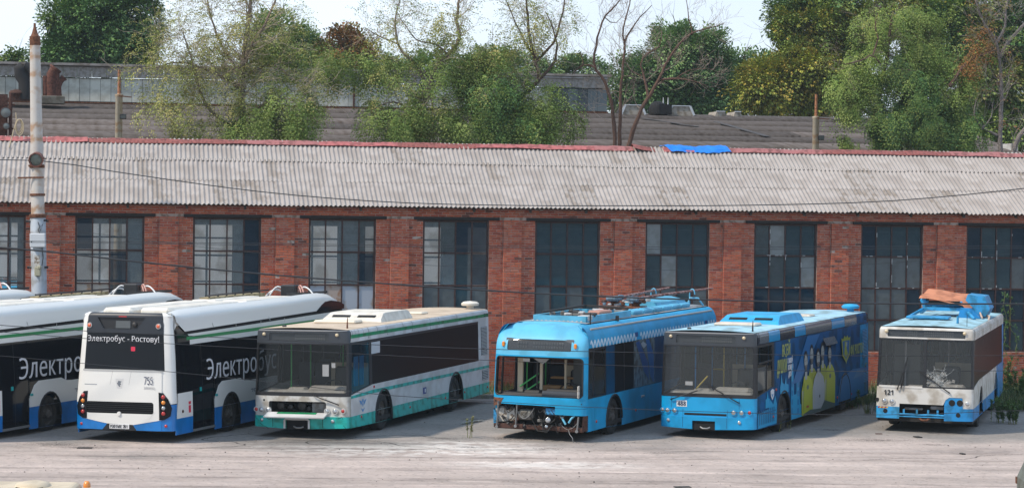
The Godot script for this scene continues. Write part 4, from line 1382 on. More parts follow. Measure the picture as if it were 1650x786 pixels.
	for z in [-3.3, -6.9, -8.4, -9.9]:
		spanel(root, "window_joint", sh, 1, rect(z - 0.03, 1.1, z + 0.03, 2.37), mats.black, 0.004, 0.01)
	rear_wall(root, sh, blue, mats.glass_tint)
	# roof: starts behind the rounded brow
	var b := Mb.new()
	var w := sh.hw(sh.H) - 0.002
	b.skin(rect(-w, zr, w, -1.02), sh.T, steps(-w, w, 0.2), steps(zr, -1.02, 1.4), 0.0, 0.0)
	b.box(Vector3(0, sh.H - 0.02, (zr - 1.0) / 2), Vector3(w * 2 - 0.04, 0.02, sh.L - 1.1))
	obj("roof", b, mt("roof_grey_dust", Color(0.28, 0.31, 0.34), 0.85, {"tex": "dirt", "ts": 0.5}), root)
	# brow with the display, window surround, what is left below
	b = Mb.new()
	b.skin(rect(-sh.W, 2.16, sh.W, sh.H), sh.F, sh.FU(), fv, 0.0, 0.04, [rrect(-0.87, 2.29, 0.89, 2.57, 0.03)])
	obj("front_brow", b, blue2, root)
	b = Mb.new()
	b.smooth()
	var yt := sh.H
	for i in 20:
		var x0 := lerpf(-w, w, i / 20.0)
		var x1 := lerpf(-w, w, (i + 1) / 20.0)
		b.quad(sh.F(x0 / sh.hw(yt) * sh.W, yt, 0), sh.F(x1 / sh.hw(yt) * sh.W, yt, 0), sh.T(x1, -1.03, 0.001), sh.T(x0, -1.03, 0.001), Vector3.UP)
	obj("brow_top", b, blue2, root)
	b = Mb.new()
	b.skin(rect(-0.9, 2.27, 0.92, 2.59), func(u, v, o): return Vector3(u, v, -0.10 - (v - 2.27) * 0.25 + o), [], [])
	obj("display_board", b, mats.display, root)
	for k in 18:
		for row in 2:
			if k in [4, 5]:
				continue
			b = Mb.new()
			b.box(Vector3(-0.56 + k * 0.07, 2.38 + row * 0.09, -0.115 - row * 0.02), Vector3(0.05, 0.06, 0.006))
			obj("display_cell", b, mats.display_cell, root)
	b = Mb.new()
	b.skin(rrect(-0.87, 2.29, 0.89, 2.57, 0.03), sh.F, sh.FU(), fv, -0.015)
	obj("display_glass", b, mats.glass_display, root)
	for x in [-0.98, 1.0]:
		b = Mb.new()
		b.rbox(sh.F(x, 2.43, 0.02), Vector3(0.075, 0.13, 0.06), 0.02)
		obj("marker_lamp", b, mats.lens_amber, root)
	fpanel(root, "windscreen_frame", sh, rect(-sh.W, 1.06, sh.W, 2.16), blue, 0.0, 0.05, [rrect(-1.19, 1.12, 1.2, 2.13, 0.1)])
	b = Mb.new()
	var seal := []
	for p in rrect(-1.17, 1.14, 1.18, 2.11, 0.1):
		seal.append(sh.F(p.x, p.y, 0.0))
	b.tube(seal, 0.022, 5, false, true)
	obj("window_seal", b, mats.black, root)
	fpanel(root, "front_strip", sh, pg([-0.98, 0.92, 0.5, 0.9, 0.5, 0.7, sh.W, 0.68, sh.W, 1.06, -0.9, 1.06]), blue, 0.012, 0.05)
	fpanel(root, "rusty_corner", sh, pg([-sh.W, 0.84, -1.0, 0.88, -0.92, 1.06, -sh.W, 1.06]), mats.rust, 0.0, 0.03)
	fpanel(root, "torn_corner", sh, pg([-sh.W, 0.4, -1.14, 0.4, -1.1, 0.62, -1.17, 0.72, -sh.W, 0.76]), mt("peeled_blue", Color(0.03, 0.22, 0.45), 0.6, {"tex": "peel", "ts": 2.0}), 0.0, 0.03)
	fpanel(root, "front_corner", sh, pg([1.17, 0.3, sh.W, 0.28, sh.W, 0.68, 1.2, 0.68]), mats.rust_dark, 0.0, 0.04)
	fpanel(root, "panel_seam", sh, rect(0.5, 0.855, sh.W, 0.865), mats.seam_blue, 0.014)
	# innards
	rng.seed = 404
	b = Mb.new()
	b.box(Vector3(0, 0.62, -0.62), Vector3(2.4, 0.75, 0.04))
	b.box(Vector3(0, 0.98, -0.35), Vector3(2.35, 0.03, 0.5))
	obj("bulkhead", b, mats.under, root)
	b = Mb.new()
	b.rbox(Vector3(-0.78, 0.34, -0.14), Vector3(0.78, 0.13, 0.12), 0.02)
	b.rbox(Vector3(0.1, 0.33, -0.2), Vector3(1.0, 0.12, 0.12), 0.02)
	b.rbox(Vector3(0.86, 0.32, -0.13), Vector3(0.72, 0.12, 0.12), 0.02)
	obj("front_beam", b, mats.rust_dark, root)
	b = Mb.new()
	b.rbox(Vector3(-0.34, 0.65, -0.2), Vector3(0.4, 0.26, 0.26), 0.06)
	obj("washer_tank", b, mats.tank, root)
	b = Mb.new()
	b.rbox(Vector3(0.52, 0.76, -0.1), Vector3(0.62, 0.17, 0.05), 0.02)
	obj("crossmember", b, mt("peeled_blue", Color.WHITE), root)
	b = Mb.new()
	b.box(Vector3(-0.92, 0.62, -0.24), Vector3(0.5, 0.34, 0.03), Basis(Vector3.BACK, 0.1))
	obj("torn_plate", b, mats.bent_white, root)
	for e in [[-1.04, 0.98, 0.32, 0.035], [-0.53, 0.96, 0.36, 0.03], [1.12, 0.66, 0.3, 0.03]]:
		b = Mb.new()
		b.bar(Vector3(e[0], e[1], -0.02), Vector3(e[0] - 0.04, e[2], -0.04), e[3], e[3])
		b.lathe([Vector2(0.04, -0.02), Vector2(0.04, 0.02), Vector2(0, 0.02)], Transform3D(Basis(Vector3.RIGHT, PI / 2), Vector3(e[0] - 0.04, e[2], -0.02)), 8)
		obj("bracket", b, mats.steel, root)
	var stuffs := [mats.rust, mats.dark_metal, mats.steel, mats.grey_paint, mats.rust_dark, mats.black]
	for k in 46:
		b = Mb.new()
		var p := Vector3(rng.randf_range(-1.15, 1.1), rng.randf_range(0.34, 0.92), rng.randf_range(-0.42, -0.14))
		var bs := Basis(Vector3(rng.randf() - 0.5, rng.randf() - 0.5, rng.randf() - 0.5).normalized(), rng.randf() * 1.4)
		if k % 2 == 0:
			b.rbox(p, Vector3(rng.randf_range(0.04, 0.2), rng.randf_range(0.03, 0.12), rng.randf_range(0.03, 0.12)), 0.01, bs)
		else:
			var r := rng.randf_range(0.02, 0.06)
			b.lathe([Vector2(0, -0.08), Vector2(r, -0.08), Vector2(r, 0.05), Vector2(r * 0.6, 0.07), Vector2(0, 0.07)], Transform3D(bs, p), 9)
		obj("machine_part", b, stuffs[rng.randi() % 6], root)
	for k in 16:
		b = Mb.new()
		var x := rng.randf_range(-1.0, 0.9)
		var pts := []
		var sag := rng.randf_range(0.08, 0.3)
		var x2 := x + rng.randf_range(0.15, 0.5)
		var ya := rng.randf_range(0.42, 0.85)
		for i in 8:
			var t := i / 7.0
			pts.append(Vector3(lerpf(x, x2, t), ya - sag * 4 * t * (1 - t) + 0.05 * t, -0.09 + 0.06 * sin(t * PI) + rng.randf_range(-0.02, 0.02)))
		b.tube(pts, rng.randf_range(0.007, 0.014), 5)
		obj("loose_cable", b, mats.rubber if k % 4 else mats.grey_paint, root)
	b = Mb.new()
	b.tube([Vector3(0.86, 0.32, -0.02), Vector3(0.92, 0.22, 0.05), Vector3(1.0, 0.14, 0.07), Vector3(1.02, 0.02, 0.06)], 0.012, 5)
	obj("loose_cable", b, mats.grey_paint, root)
	b = Mb.new()
	b.tube([Vector3(-0.1, 0.4, -0.05), Vector3(0.05, 0.27, 0.03), Vector3(0.3, 0.25, 0.04), Vector3(0.42, 0.42, -0.04)], 0.02, 6)
	b.tube([Vector3(0.12, 0.55, -0.05), Vector3(0.2, 0.3, 0.04), Vector3(0.36, 0.3, 0.04)], 0.016, 6)
	obj("air_hose", b, mats.rubber, root)
	for e in [[0.62, 0.66, 0.78, 0.46], [0.98, 0.68, 0.86, 0.5]]:
		b = Mb.new()
		b.tube([Vector3(e[0], e[1], -0.1), Vector3(lerpf(e[0], e[2], 0.5), lerpf(e[1], e[3], 0.4), -0.04), Vector3(e[2], e[3], -0.03)], 0.028, 7)
		obj("blue_hose", b, mt("hose_blue", Color(0.12, 0.4, 0.55), 0.6), root)
	for e in [[0.3, 0.55], [0.26, 0.38]]:
		disc(root, "old_lamp", Vector3(e[0], e[1], -0.04), 0.07 if e[1] > 0.5 else 0.045, mats.lens, Vector3(0.2, 0.1, 1), 0.02)
	# inside the cab
	cabin(root, sh, mats.black, mats.rail_green, mats.seat, [A1, A2])
	b = Mb.new()
	b.tube([sh.F(0.12, 1.2, -0.12), sh.F(0.62, 1.2, -0.12), sh.F(1.08, 1.18, -0.14)], 0.085, 9)
	obj("rolled_mat", b, mats.tank_dark, root)
	b = Mb.new()
	b.box(Vector3(-0.70, 1.55, -0.7), Vector3(0.14, 1.3, 0.08))
	b.box(Vector3(-0.16, 1.55, -0.78), Vector3(0.07, 1.3, 0.06))
	b.box(Vector3(0.42, 1.6, -1.0), Vector3(0.05, 1.2, 0.06))
	obj("cab_post", b, mats.cabwall, root)
	b = Mb.new()
	b.box(Vector3(-0.26, 1.5, -0.74), Vector3(0.035, 1.3, 0.04))
	obj("cab_post", b, mats.black, root)
	b = Mb.new()
	b.box(Vector3(-0.42, 1.5, -3.2), Vector3(0.7, 1.5, 0.04))
	b.box(Vector3(0.2, 1.5, -3.6), Vector3(0.7, 1.5, 0.04))
	obj("inner_wall", b, mt("wood_brown", Color(0.24, 0.09, 0.045), 0.7, {"tex": "streak", "ts": 1.0}), root)
	b = Mb.new()
	b.rbox(Vector3(0.1, 1.18, -1.5), Vector3(0.9, 0.26, 0.4), 0.03)
	b.rbox(Vector3(0.15, 1.5, -1.7), Vector3(0.7, 0.05, 0.3), 0.02)
	obj("cab_box", b, mt("box_tan", Color(0.45, 0.24, 0.1), 0.75), root)
	b = Mb.new()
	b.box(Vector3(0.78, 1.65, -1.3), Vector3(0.5, 0.8, 0.03))
	obj("inner_panel", b, mats.cabwall_dark, root)
	b = Mb.new()
	b.prism(pg([-0.55, 2.15, 0.2, 2.15, -0.1, 1.9]), -0.72, -0.7)
	obj("ceiling_flap", b, mats.paper_grey, root)
	for e in [[-0.66, 1.32, -0.24, 1.66], [-0.6, 1.14, -0.2, 1.46]]:
		b = Mb.new()
		b.tube([Vector3(e[0], e[1], -0.55), Vector3(e[2], e[3], -0.8)], 0.022, 6)
		obj("handrail", b, mats.rail_green, root)
	b = Mb.new()
	b.box(Vector3(-0.55, 2.0, -0.68), Vector3(0.2, 0.08, 0.01))
	obj("paper_notice", b, mats.paper, root)
	b = Mb.new()
	b.rbox(sh.F(1.1, 1.28, 0.02), Vector3(0.05, 0.32, 0.1), 0.02)
	obj("broken_mirror", b, mats.bent_white, root)
	for s in [1, -1]:
		for a in [A1, A2]:
			wheel(root, s * 1.08, a, s, 0.48)
	b = Mb.new()
	var pts2 := []
	for k in 13:
		var t := PI - PI * k / 12.0
		pts2.append(Vector3(sh.hw(0.8) + 0.005, 0.40 + sin(t) * 0.655, A1 + cos(t) * 0.655))
	b.tube(pts2, 0.03, 6)
	obj("wheel_arch_trim", b, mats.black, root)
	spanel(root, "fuel_flap", sh, 1, rrect(-1.05, 0.5, -0.75, 0.86, 0.04), blue, 0.008, 0.014)
	disc(root, "side_reflector", sh.S(-1.0, 0.48, 0.012), 0.04, mats.lens_red, Vector3.RIGHT, 0.012)
	disc(root, "side_reflector", sh.S(-4.3, 0.5, 0.012), 0.035, mats.lens_red, Vector3.RIGHT, 0.012)
	b = Mb.new()
	b.rbox(sh.S(-4.9, 0.83, 0.015), Vector3(0.02, 0.05, 0.25), 0.008)
	obj("handle", b, mats.paper_grey, root)
	# roof gear: open equipment box, pole bases, two poles laid back, fairings
	var y0 := sh.H + 0.05
	b = Mb.new()
	for e in [[-0.62, -1.45, 0.8, -1.45], [0.8, -1.45, 0.8, -5.1], [0.8, -5.1, -0.62, -5.1], [-0.62, -5.1, -0.62, -1.45]]:
		b.bar(Vector3(e[0], y0 + 0.06, e[1]), Vector3(e[2], y0 + 0.06, e[3]), 0.07, 0.16)
	obj("equipment_tray", b, blue2, root)
	b = Mb.new()
	b.box(Vector3(0.09, y0 + 0.015, -3.3), Vector3(1.34, 0.02, 3.6))
	obj("tray_floor", b, mats.under, root)
	b = Mb.new()
	b.bar(Vector3(-0.5, y0 + 0.2, -1.7), Vector3(-0.45, y0 + 0.24, -5.0), 0.05, 0.05)
	b.bar(Vector3(-0.45, y0 + 0.24, -5.0), Vector3(0.8, y0 + 0.2, -5.0), 0.05, 0.05)
	obj("tray_rail", b, mats.dark_metal, root)
	for k in 22:
		b = Mb.new()
		var p := Vector3(rng.randf_range(-0.5, 0.7), y0 + 0.08 + rng.randf() * 0.07, rng.randf_range(-4.9, -1.6))
		b.rbox(p, Vector3(rng.randf_range(0.08, 0.36), rng.randf_range(0.05, 0.14), rng.randf_range(0.1, 0.5)), 0.02, Basis(Vector3.UP, rng.randf() * 0.6))
		obj("electric_part", b, [mats.rust, mats.grey_paint, mats.paper_grey, mats.dark_metal, mats.tank][k % 5], root)
	for k in 12:
		b = Mb.new()
		b.rbox(Vector3(-0.62 + k * 0.12, y0 + 0.0, -1.36), Vector3(0.05, 0.04, 0.05), 0.01)
		obj("tray_clip", b, mats.paper_grey, root)
	b = Mb.new()
	b.rbox(Vector3(0.55, y0 + 0.15, -3.3), Vector3(0.36, 0.12, 1.0), 0.03)
	obj("electric_part", b, mt("faded_red", Color(0.4, 0.2, 0.15), 0.7), root)
	for s in [-1, 1]:
		var bx: float = 0.05 + s * 0.3
		b = Mb.new()
		b.rbox(Vector3(bx, y0 + 0.12, -7.0), Vector3(0.5, 0.08, 0.7), 0.02)
		for k in 4:
			b.lathe([Vector2(0.07, 0), Vector2(0.09, 0.03), Vector2(0.05, 0.06), Vector2(0.09, 0.09), Vector2(0.05, 0.12), Vector2(0, 0.12)], Transform3D(Basis.IDENTITY, Vector3(bx + (k % 2 - 0.5) * 0.36, y0 - 0.02, -7.0 + (k >> 1) * 0.5 - 0.25)), 9)
		b.lathe([Vector2(0.13, 0), Vector2(0.13, 0.2), Vector2(0.08, 0.24), Vector2(0, 0.24)], Transform3D(Basis.IDENTITY, Vector3(bx, y0 + 0.14, -7.0)), 12)
		obj("pole_base", b, mats.rust, root)
		b = Mb.new()
		for k in 2:
			b.lathe([Vector2(0, -0.3), Vector2(0.055, -0.3), Vector2(0.055, 0.26), Vector2(0.03, 0.3), Vector2(0, 0.3)], Transform3D(Basis(Vector3.RIGHT, PI / 2 + 0.1), Vector3(bx - 0.09 + 0.18 * k, y0 + 0.34, -7.1)), 9)
		b.lathe([Vector2(0, -0.16), Vector2(0.08, -0.16), Vector2(0.08, 0.16), Vector2(0, 0.16)], Transform3D(Basis(Vector3.BACK, PI / 2), Vector3(bx, y0 + 0.36, -6.75)), 9)
		obj("pole_spring", b, mats.spring_blue, root)
		for k in 16:
			b = Mb.new()
			b.rbox(Vector3(bx + rng.randf_range(-0.36, 0.36), y0 + rng.randf_range(0.06, 0.46), -7.0 + rng.randf_range(-0.6, 0.7)), Vector3(rng.randf_range(0.05, 0.16), rng.randf_range(0.04, 0.1), rng.randf_range(0.05, 0.2)), 0.015, Basis(Vector3.UP, rng.randf()))
			obj("pole_fitting", b, [mats.rust, mats.spring_blue, mats.paper_grey, blue2, mats.rust_dark][k % 5], root)
		b = Mb.new()
		var px := bx
		b.tube([Vector3(px, y0 + 0.36, -7.2), Vector3(px + s * 0.12, y0 + 0.40, -9.5), Vector3(px + s * 0.3, y0 + 0.44, -13.2 - (0.6 if s > 0 else 0.0))], [0.05, 0.04, 0.028], 7)
		obj("trolley_pole", b, mt("pole_pinkish", Color(0.34, 0.2, 0.18), 0.7, {"tex": "rust", "ts": 1.0}), root)
		b = Mb.new()
		var hook := []
		for k in 9:
			var t := PI * k / 8
			hook.append(Vector3(px + s * 0.24 - 0.08 * cos(t), y0 + 0.32 + 0.16 * sin(t), -11.4 - 0.4 * (s + 1) / 2))
		hook.push_front(Vector3(px + s * 0.24 - 0.08, y0, -11.4 - 0.4 * (s + 1) / 2))
		b.tube(hook, 0.018, 6)
		obj("pole_hook", b, mt("hook_blue", Color(0.12, 0.42, 0.62), 0.5), root)
	b = Mb.new()
	b.prism(pg([-0.62, 0.0, 0.62, 0.0, 0.5, 0.2, 0.1, 0.28, -0.3, 0.28, -0.56, 0.16]), -11.2, -8.4, Transform3D(Basis.IDENTITY, Vector3(0.02, y0, 0)))
	obj("roof_fairing", b, blue2, root)
	b = Mb.new()
	for k in 6:
		b.rbox(Vector3(0.7, y0 + 0.06, -5.9 - k * 0.92), Vector3(0.2, 0.13, 0.82), 0.03, Basis(Vector3.BACK, -0.35))
	obj("resistor_row", b, blue2, root)
	b = Mb.new()
	b.tube([Vector3(0.5, y0, -11.6), Vector3(0.55, y0 + 0.22, -11.7), Vector3(0.8, y0 + 0.22, -11.7), Vector3(0.9, y0, -11.9)], 0.03, 6)
	b.tube([Vector3(-0.5, y0, -11.6), Vector3(-0.5, y0 + 0.18, -11.6)], 0.03, 6)
	obj("rear_loop", b, mt("hook_blue", Color.WHITE), root)
	for e in [[0.98, -1.25, 0.24, 0.02], [0.32, -1.75, 0.32, 0.008], [1.0, -3.4, 0.08, 0.05]]:
		b = Mb.new()
		b.tube([Vector3(e[0], y0 - 0.06, e[1]), Vector3(e[0], y0 + e[2], e[1])], e[3], 6)
		obj("antenna", b, mats.black, root)
	return root

# ---- white, black and blue electric bus, seen from behind
func build_electric_bus() -> Node3D:
	var root := thing("electric_bus", "white electric bus numbered 755 turning its black rear window and blue bumper to the yard", "bus", bus_at(-9.551, 59.21, -16.43, 0.5, 0.15), "white electric buses parked side by side")
	root.position.y = -0.03
	var sh := Shell.new()
	sh.W = 1.33
	sh.H = 3.22
	sh.L = 12.1
	sh.tum = 0.10
	sh.rf = 0.24
	sh.nf = 3.6
	sh.lean = 0.06
	sh.rt = 0.1
	sh.rd = 0.08
	sh.rc = 0.4
	sh.rw = 0.12
	var white := mt("electric_white", Color(0.71, 0.70, 0.665), 0.35, {"coat": 0.2})
	var blue := mt("electric_blue", Color(0.0, 0.17, 0.52), 0.3, {"coat": 0.4, "tex": "soft", "ts": 0.5})
	var dark := mt("dark_plastic", Color(0.018, 0.022, 0.03), 0.45)
	var glz := mt("black_glass", Color(0.004, 0.005, 0.008), 0.06, {"spec": 0.35})
	var zr := -sh.L
	# rear end
	fpanel(root, "rear_window", sh, rect(-1.13, 1.80, 1.12, 2.72), glz, 0.0, 0.03)
	fpanel(root, "upper_panel", sh, rect(-1.13, 2.72, 1.12, sh.H), dark, 0.012, 0.04, [pg([-0.82, 3.1, -0.6, 2.82, 0.36, 2.82, 0.62, 3.1])])
	fpanel(root, "display_recess", sh, pg([-0.82, 3.1, -0.6, 2.82, 0.36, 2.82, 0.62, 3.1]), mats.black, -0.03)
	fpanel(root, "rear_display", sh, rect(-0.27, 2.84, 0.16, 3.02), mt("display_grey", Color(0.09, 0.1, 0.105), 0.4), -0.012, 0.02)
	disc(root, "rear_camera", sh.F(0.28, 2.93, -0.02), 0.065, mats.dark_metal, Vector3(0, 0, 1), 0.03)
	fpanel(root, "brake_light", sh, rect(-0.18, 3.115, 0.06, 3.14), mats.lens_red, 0.02, 0.02)
	for x in [-1.04, 0.98]:
		var l = disc(root, "rear_light", sh.F(x, 2.9, 0.016), 0.05, mats.lens_orange_red, Vector3(0, 0, 1), 0.03)
		ring(l, "bezel", sh.F(x, 2.9, 0.016), 0.066, 0.016, mats.paper_grey, Vector3(0, 0, 1))
	fpanel(root, "engine_lid", sh, pg([-1.15, 0.62, -0.42, 0.49, 0.3, 0.47, 1.03, 0.60, 1.06, 1.74, 1.0, 1.78, -1.14, 1.78, -1.18, 1.74]), white, 0.02, 0.05, [rrect(-1.0, 0.74, 0.83, 1.03, 0.06)])
	fpanel(root, "rear_grille", sh, rrect(-1.0, 0.74, 0.83, 1.03, 0.06), mats.void_black, -0.02)
	for k in 5:
		var b := Mb.new()
		b.box(sh.F(-0.085, 0.79 + k * 0.05, -0.005), Vector3(1.78, 0.012, 0.02))
		obj("grille_bar", b, mats.black, root)
	var b := Mb.new()
	b.lathe([Vector2(0.055, -0.02), Vector2(0.05, 0.03), Vector2(0.03, 0.035), Vector2(0, 0.02)], Transform3D(Basis(Vector3.RIGHT, PI / 2), sh.F(-0.09, 0.735, 0.02)), 12)
	obj("lid_lock", b, white, root)
	fpanel(root, "rear_ledge", sh, rect(-1.15, 1.78, 1.08, 1.82), mats.paper_grey, 0.03, 0.05)
	# emblem: a small galloping horse head in a shield-like recess
	fpanel(root, "emblem_plate", sh, pg([-0.21, 1.6, 0.02, 1.6, -0.02, 1.36, -0.16, 1.36]), mt("emblem_grey", Color(0.6, 0.59, 0.57), 0.3), 0.022, 0.003)
	fpanel(root, "emblem", sh, pg([-0.16, 1.48, -0.12, 1.55, -0.03, 1.53, -0.07, 1.5, -0.045, 1.46, -0.08, 1.44, -0.06, 1.41, -0.1, 1.4, -0.13, 1.44]), mt("chrome_dull", Color(0.25, 0.26, 0.28), 0.25, {"metal": 0.8}), 0.026, 0.003)
	letters("755", 0.185, 0.24, mats.ink_navy, root, Transform3D(Basis.IDENTITY, Vector3(0.57, 1.47, sh.zf(0.3, 1.5) + 0.026)), "lettering", false)
	fpanel(root, "small_badge", sh, rect(-1.08, 1.435, -0.72, 1.455), mats.chrome, 0.024, 0.004)
	letters("ЭЛЕКТРО", 0.055, 0.28, mt("pale_ink", Color(0.5, 0.5, 0.5), 0.5), root, Transform3D(Basis.IDENTITY, Vector3(0.57, 1.36, sh.zf(0.3, 1.4) + 0.026)), "lettering", true)
	for e in [[-0.36, 1.3, -0.3, 1.78], [0.16, 1.3, 0.22, 1.78]]:
		fpanel(root, "lid_crease", sh, pg([e[0], e[1] + 0.15, e[0] + 0.012, e[1] + 0.15, e[2] + 0.012, e[3], e[2], e[3]]), mats.bezel_white, 0.021, 0.003)
	fpanel(root, "rear_bumper", sh, pg([-1.15, 0.34, 1.03, 0.33, 1.03, 0.6, 0.3, 0.47, -0.42, 0.49, -1.15, 0.62]), blue, 0.012, 0.05)
	fpanel(root, "plate_recess", sh, pg([-0.55, 0.33, 0.38, 0.33, 0.24, 0.52, -0.38, 0.53]), mats.black, 0.018, 0.02)
	fpanel(root, "number_plate", sh, rect(-0.345, 0.365, 0.185, 0.48), mats.paper, 0.03, 0.01)
	letters("Р301МЕ 761", 0.075, 0.46, mats.ink, root, Transform3D(Basis.IDENTITY, Vector3(-0.32, 0.385, sh.zf(0, 0.4) + 0.034)), "lettering", true)
	fpanel(root, "plate_divider", sh, rect(0.055, 0.37, 0.062, 0.475), mats.ink, 0.032, 0.002)
	for s in [-1, 1]:
		var xo: float = -0.05 if s > 0 else 0.05
		fpanel(root, "corner_post", sh, pg([s * 1.13, 0.98, s * 1.33, 1.0, s * 1.33, sh.H - 0.05, s * 1.22, sh.H, s * 1.13, sh.H]) if s > 0 else pg([-1.13, 0.98, -1.13, sh.H, -1.22, sh.H, -1.33, sh.H - 0.05, -1.33, 1.0]), white, 0.004, 0.04)
		fpanel(root, "corner_cover", sh, rect(minf(s * 1.02, s * 1.13), 0.98, maxf(s * 1.02, s * 1.13), 1.80), white, 0.002, 0.03)
		fpanel(root, "corner_bumper", sh, rect(minf(s * 1.02, s * 1.33), 0.33, maxf(s * 1.02, s * 1.33), 0.98), blue, 0.004, 0.04)
		var cl := pg([s * 1.02 + xo, 1.28, s * 1.13 + xo, 1.27, s * 1.25 + xo, 1.12, s * 1.33 + xo, 0.9, s * 1.3 + xo, 0.7, s * 1.16 + xo, 0.61, s * 1.03 + xo, 0.6])
		fpanel(root, "lamp_cluster", sh, cl, glz, 0.03, 0.05)
		for k in 4:
			disc(root, "tail_lamp", sh.F(s * 1.14 + xo, 1.17 - k * 0.135, 0.036), 0.05, [mats.lens_red, mats.lens_amber, mats.lens, mats.lens_red][k], Vector3(s * 0.2, 0, 1), 0.025)
		disc(root, "rear_reflector", sh.F(s * 1.14, 0.46, 0.012), 0.038, mats.lens_red, Vector3(0, 0, 1), 0.015)
	letters("Электробус - Ростову!", 0.14, 1.93, mats.print_white, root, Transform3D(Basis.IDENTITY, Vector3(-0.99, 2.51, sh.zf(0, 2.5) + 0.006)), "lettering", false)
	fpanel(root, "red_sticker", sh, rrect(0.2, 2.28, 0.32, 2.39, 0.02), mt("sticker_red", Color(0.6, 0.02, 0.06), 0.5), 0.003)
	# right side and its mirror image
	var A1 := -3.66
	var A2 := -9.4
	var arches := [arch(A1, 0.62, 0.42), arch(A2, 0.62, 0.42)]
	for s in [1, -1]:
		spanel(root, "rear_quarter_panel", sh, s, pg([sh.fe(0.8), 0.62, -1.24, 0.62, -1.24, 1.24, -0.34, 1.24, -0.34, 2.72, -1.0, 2.72, -1.0, 3.0, sh.fe(3.0) - 0.03, sh.H, sh.fe(3.0), 1.0]), white, 0.0, 0.03)
		spanel(root, "quarter_window", sh, s, pg([-0.34, 1.24, -1.24, 1.24, -1.24, 2.6, -0.7, 2.9, -0.45, 2.9, -0.34, 2.8]), glz, 0.002, 0.03)
		spanel(root, "side_skirt", sh, s, rect(-1.24, 0.22, sh.fe(0.5), 0.62), blue, 0.002, 0.03)
		spanel(root, "door_leaf", sh, s, rect(-2.62, 0.28, -1.24, 2.4), glz, -0.015, 0.03)
		spanel(root, "door_leaf", sh, s, rect(-1.92, 0.3, -1.91, 2.38), mats.black, -0.012, 0.0)
		spanel(root, "door_sill", sh, s, rect(-2.62, 0.22, -1.24, 0.28), mats.steel, 0.004, 0.03)
		spanel(root, "side_skirt", sh, s, pg([-2.62, 0.16, zr, 0.16, zr, 0.72, -2.62, 0.72]), blue, 0.002, 0.03, arches)
		spanel(root, "side_panel", sh, s, pg([-2.62, 0.72, zr, 0.72, zr, 1.26, -4.9, 1.26, -4.55, 1.28, -4.3, 1.36, -3.1, 1.36, -2.86, 1.26, -2.62, 1.0]), white, 0.004, 0.03, arches)
		spanel(root, "side_glazing", sh, s, pg([-2.62, 0.95, -2.86, 1.26, zr + 0.1, 1.26, zr + 0.1, 2.42, -2.62, 2.42]), glz, -0.002, 0.02)
		spanel(root, "upper_band", sh, s, pg([-0.34, 2.4, zr, 2.42, zr, 2.86, -1.0, 2.70, -0.7, 2.60, -0.34, 2.60]), white, 0.001, 0.02)
		spanel(root, "green_stripe", sh, s, pg([-1.05, 2.52, zr + 0.1, 2.55, zr + 0.1, 2.64, -1.05, 2.60]), mt("electric_green", Color(0.0, 0.22, 0.06), 0.4), 0.006)
		spanel(root, "fairing_gap", sh, s, pg([-0.9, 2.66, zr, 2.80, zr, 2.90, -0.9, 2.74]), mats.void_black, 0.003, 0.01)
		# the long roof fairing, rising towards the far end
		b = Mb.new()
		var top := [[0.0, 3.22], [-0.9, 3.28], [-2.5, 3.3], [-6.0, 3.31], [-9.5, 3.36], [-10.6, 3.36], [-11.4, 3.3], [-11.9, 3.18], [-12.15, 3.0]]
		b.smooth()
		for i in top.size() - 1:
			for j in 8:
				var q := []
				for e in [[i, j], [i, j + 1], [i + 1, j + 1], [i + 1, j]]:
					var z: float = sh.fe(3.0) - 0.02 if e[0] == 0 else top[e[0]][0]
					var yb: float = lerpf(2.73, 2.90, clampf(-z / 12.0, 0, 1)) if e[0] > 1 else (3.0 if e[0] == 0 else 2.74)
					var yt: float = top[e[0]][1] - (0.0 if s > 0 else 0.06)
					var t: float = e[1] / 8.0
					var x := 1.262 - 0.05 * t - 0.2 * pow(maxf(0.0, (t - 0.6) / 0.4), 2.0)
					if e[0] >= 7:
						x -= 0.05 * (e[0] - 6)
					q.append(Vector3(s * x, lerpf(yb, yt, t), z))
				b.quad(q[0], q[1], q[2], q[3], Vector3(s, 0.3, 0))
		for i in top.size() - 1:
			var za: float = sh.fe(3.0) - 0.02 if i == 0 else top[i][0]
			var zb: float = top[i + 1][0]
			var d := 0.0 if s > 0 else 0.06
			b.quad(Vector3(s * 1.0, top[i][1] - d, za), Vector3(s * 1.0, top[i + 1][1] - d, zb), Vector3(s * 0.92, top[i + 1][1] - d - 0.04, zb), Vector3(s * 0.92, top[i][1] - d - 0.04, za), Vector3.UP)
			b.quad(Vector3(s * 0.92, top[i][1] - d - 0.04, za), Vector3(s * 0.92, top[i + 1][1] - d - 0.04, zb), Vector3(s * 0.93, 3.0, zb), Vector3(s * 0.93, 3.0, za), Vector3(-s, 0, 0))
		obj("roof_fairing", b, white, root)
		spanel(root, "fairing_end", sh, s, pg([-9.9, 2.85, -12.15, 2.86, -12.2, 2.98, -11.8, 3.08, -11.2, 3.13, -10.7, 3.11, -10.4, 3.03]), glz, 0.05, 0.04)
		for z in [-2.6, -6.4]:
			b = Mb.new()
			b.box(Vector3(s * 1.2, 3.0, z), Vector3(0.012, 0.5, 0.012), Basis(Vector3.BACK, 0.4 * s))
			obj("fairing_seam", b, mats.bezel_white, root)
		for z in [-4.2, -5.9, -7.6, -9.2]:
			spanel(root, "band_seam", sh, s, rect(z - 0.01, 2.66, z + 0.01, 2.78), mats.bezel_white, 0.004)
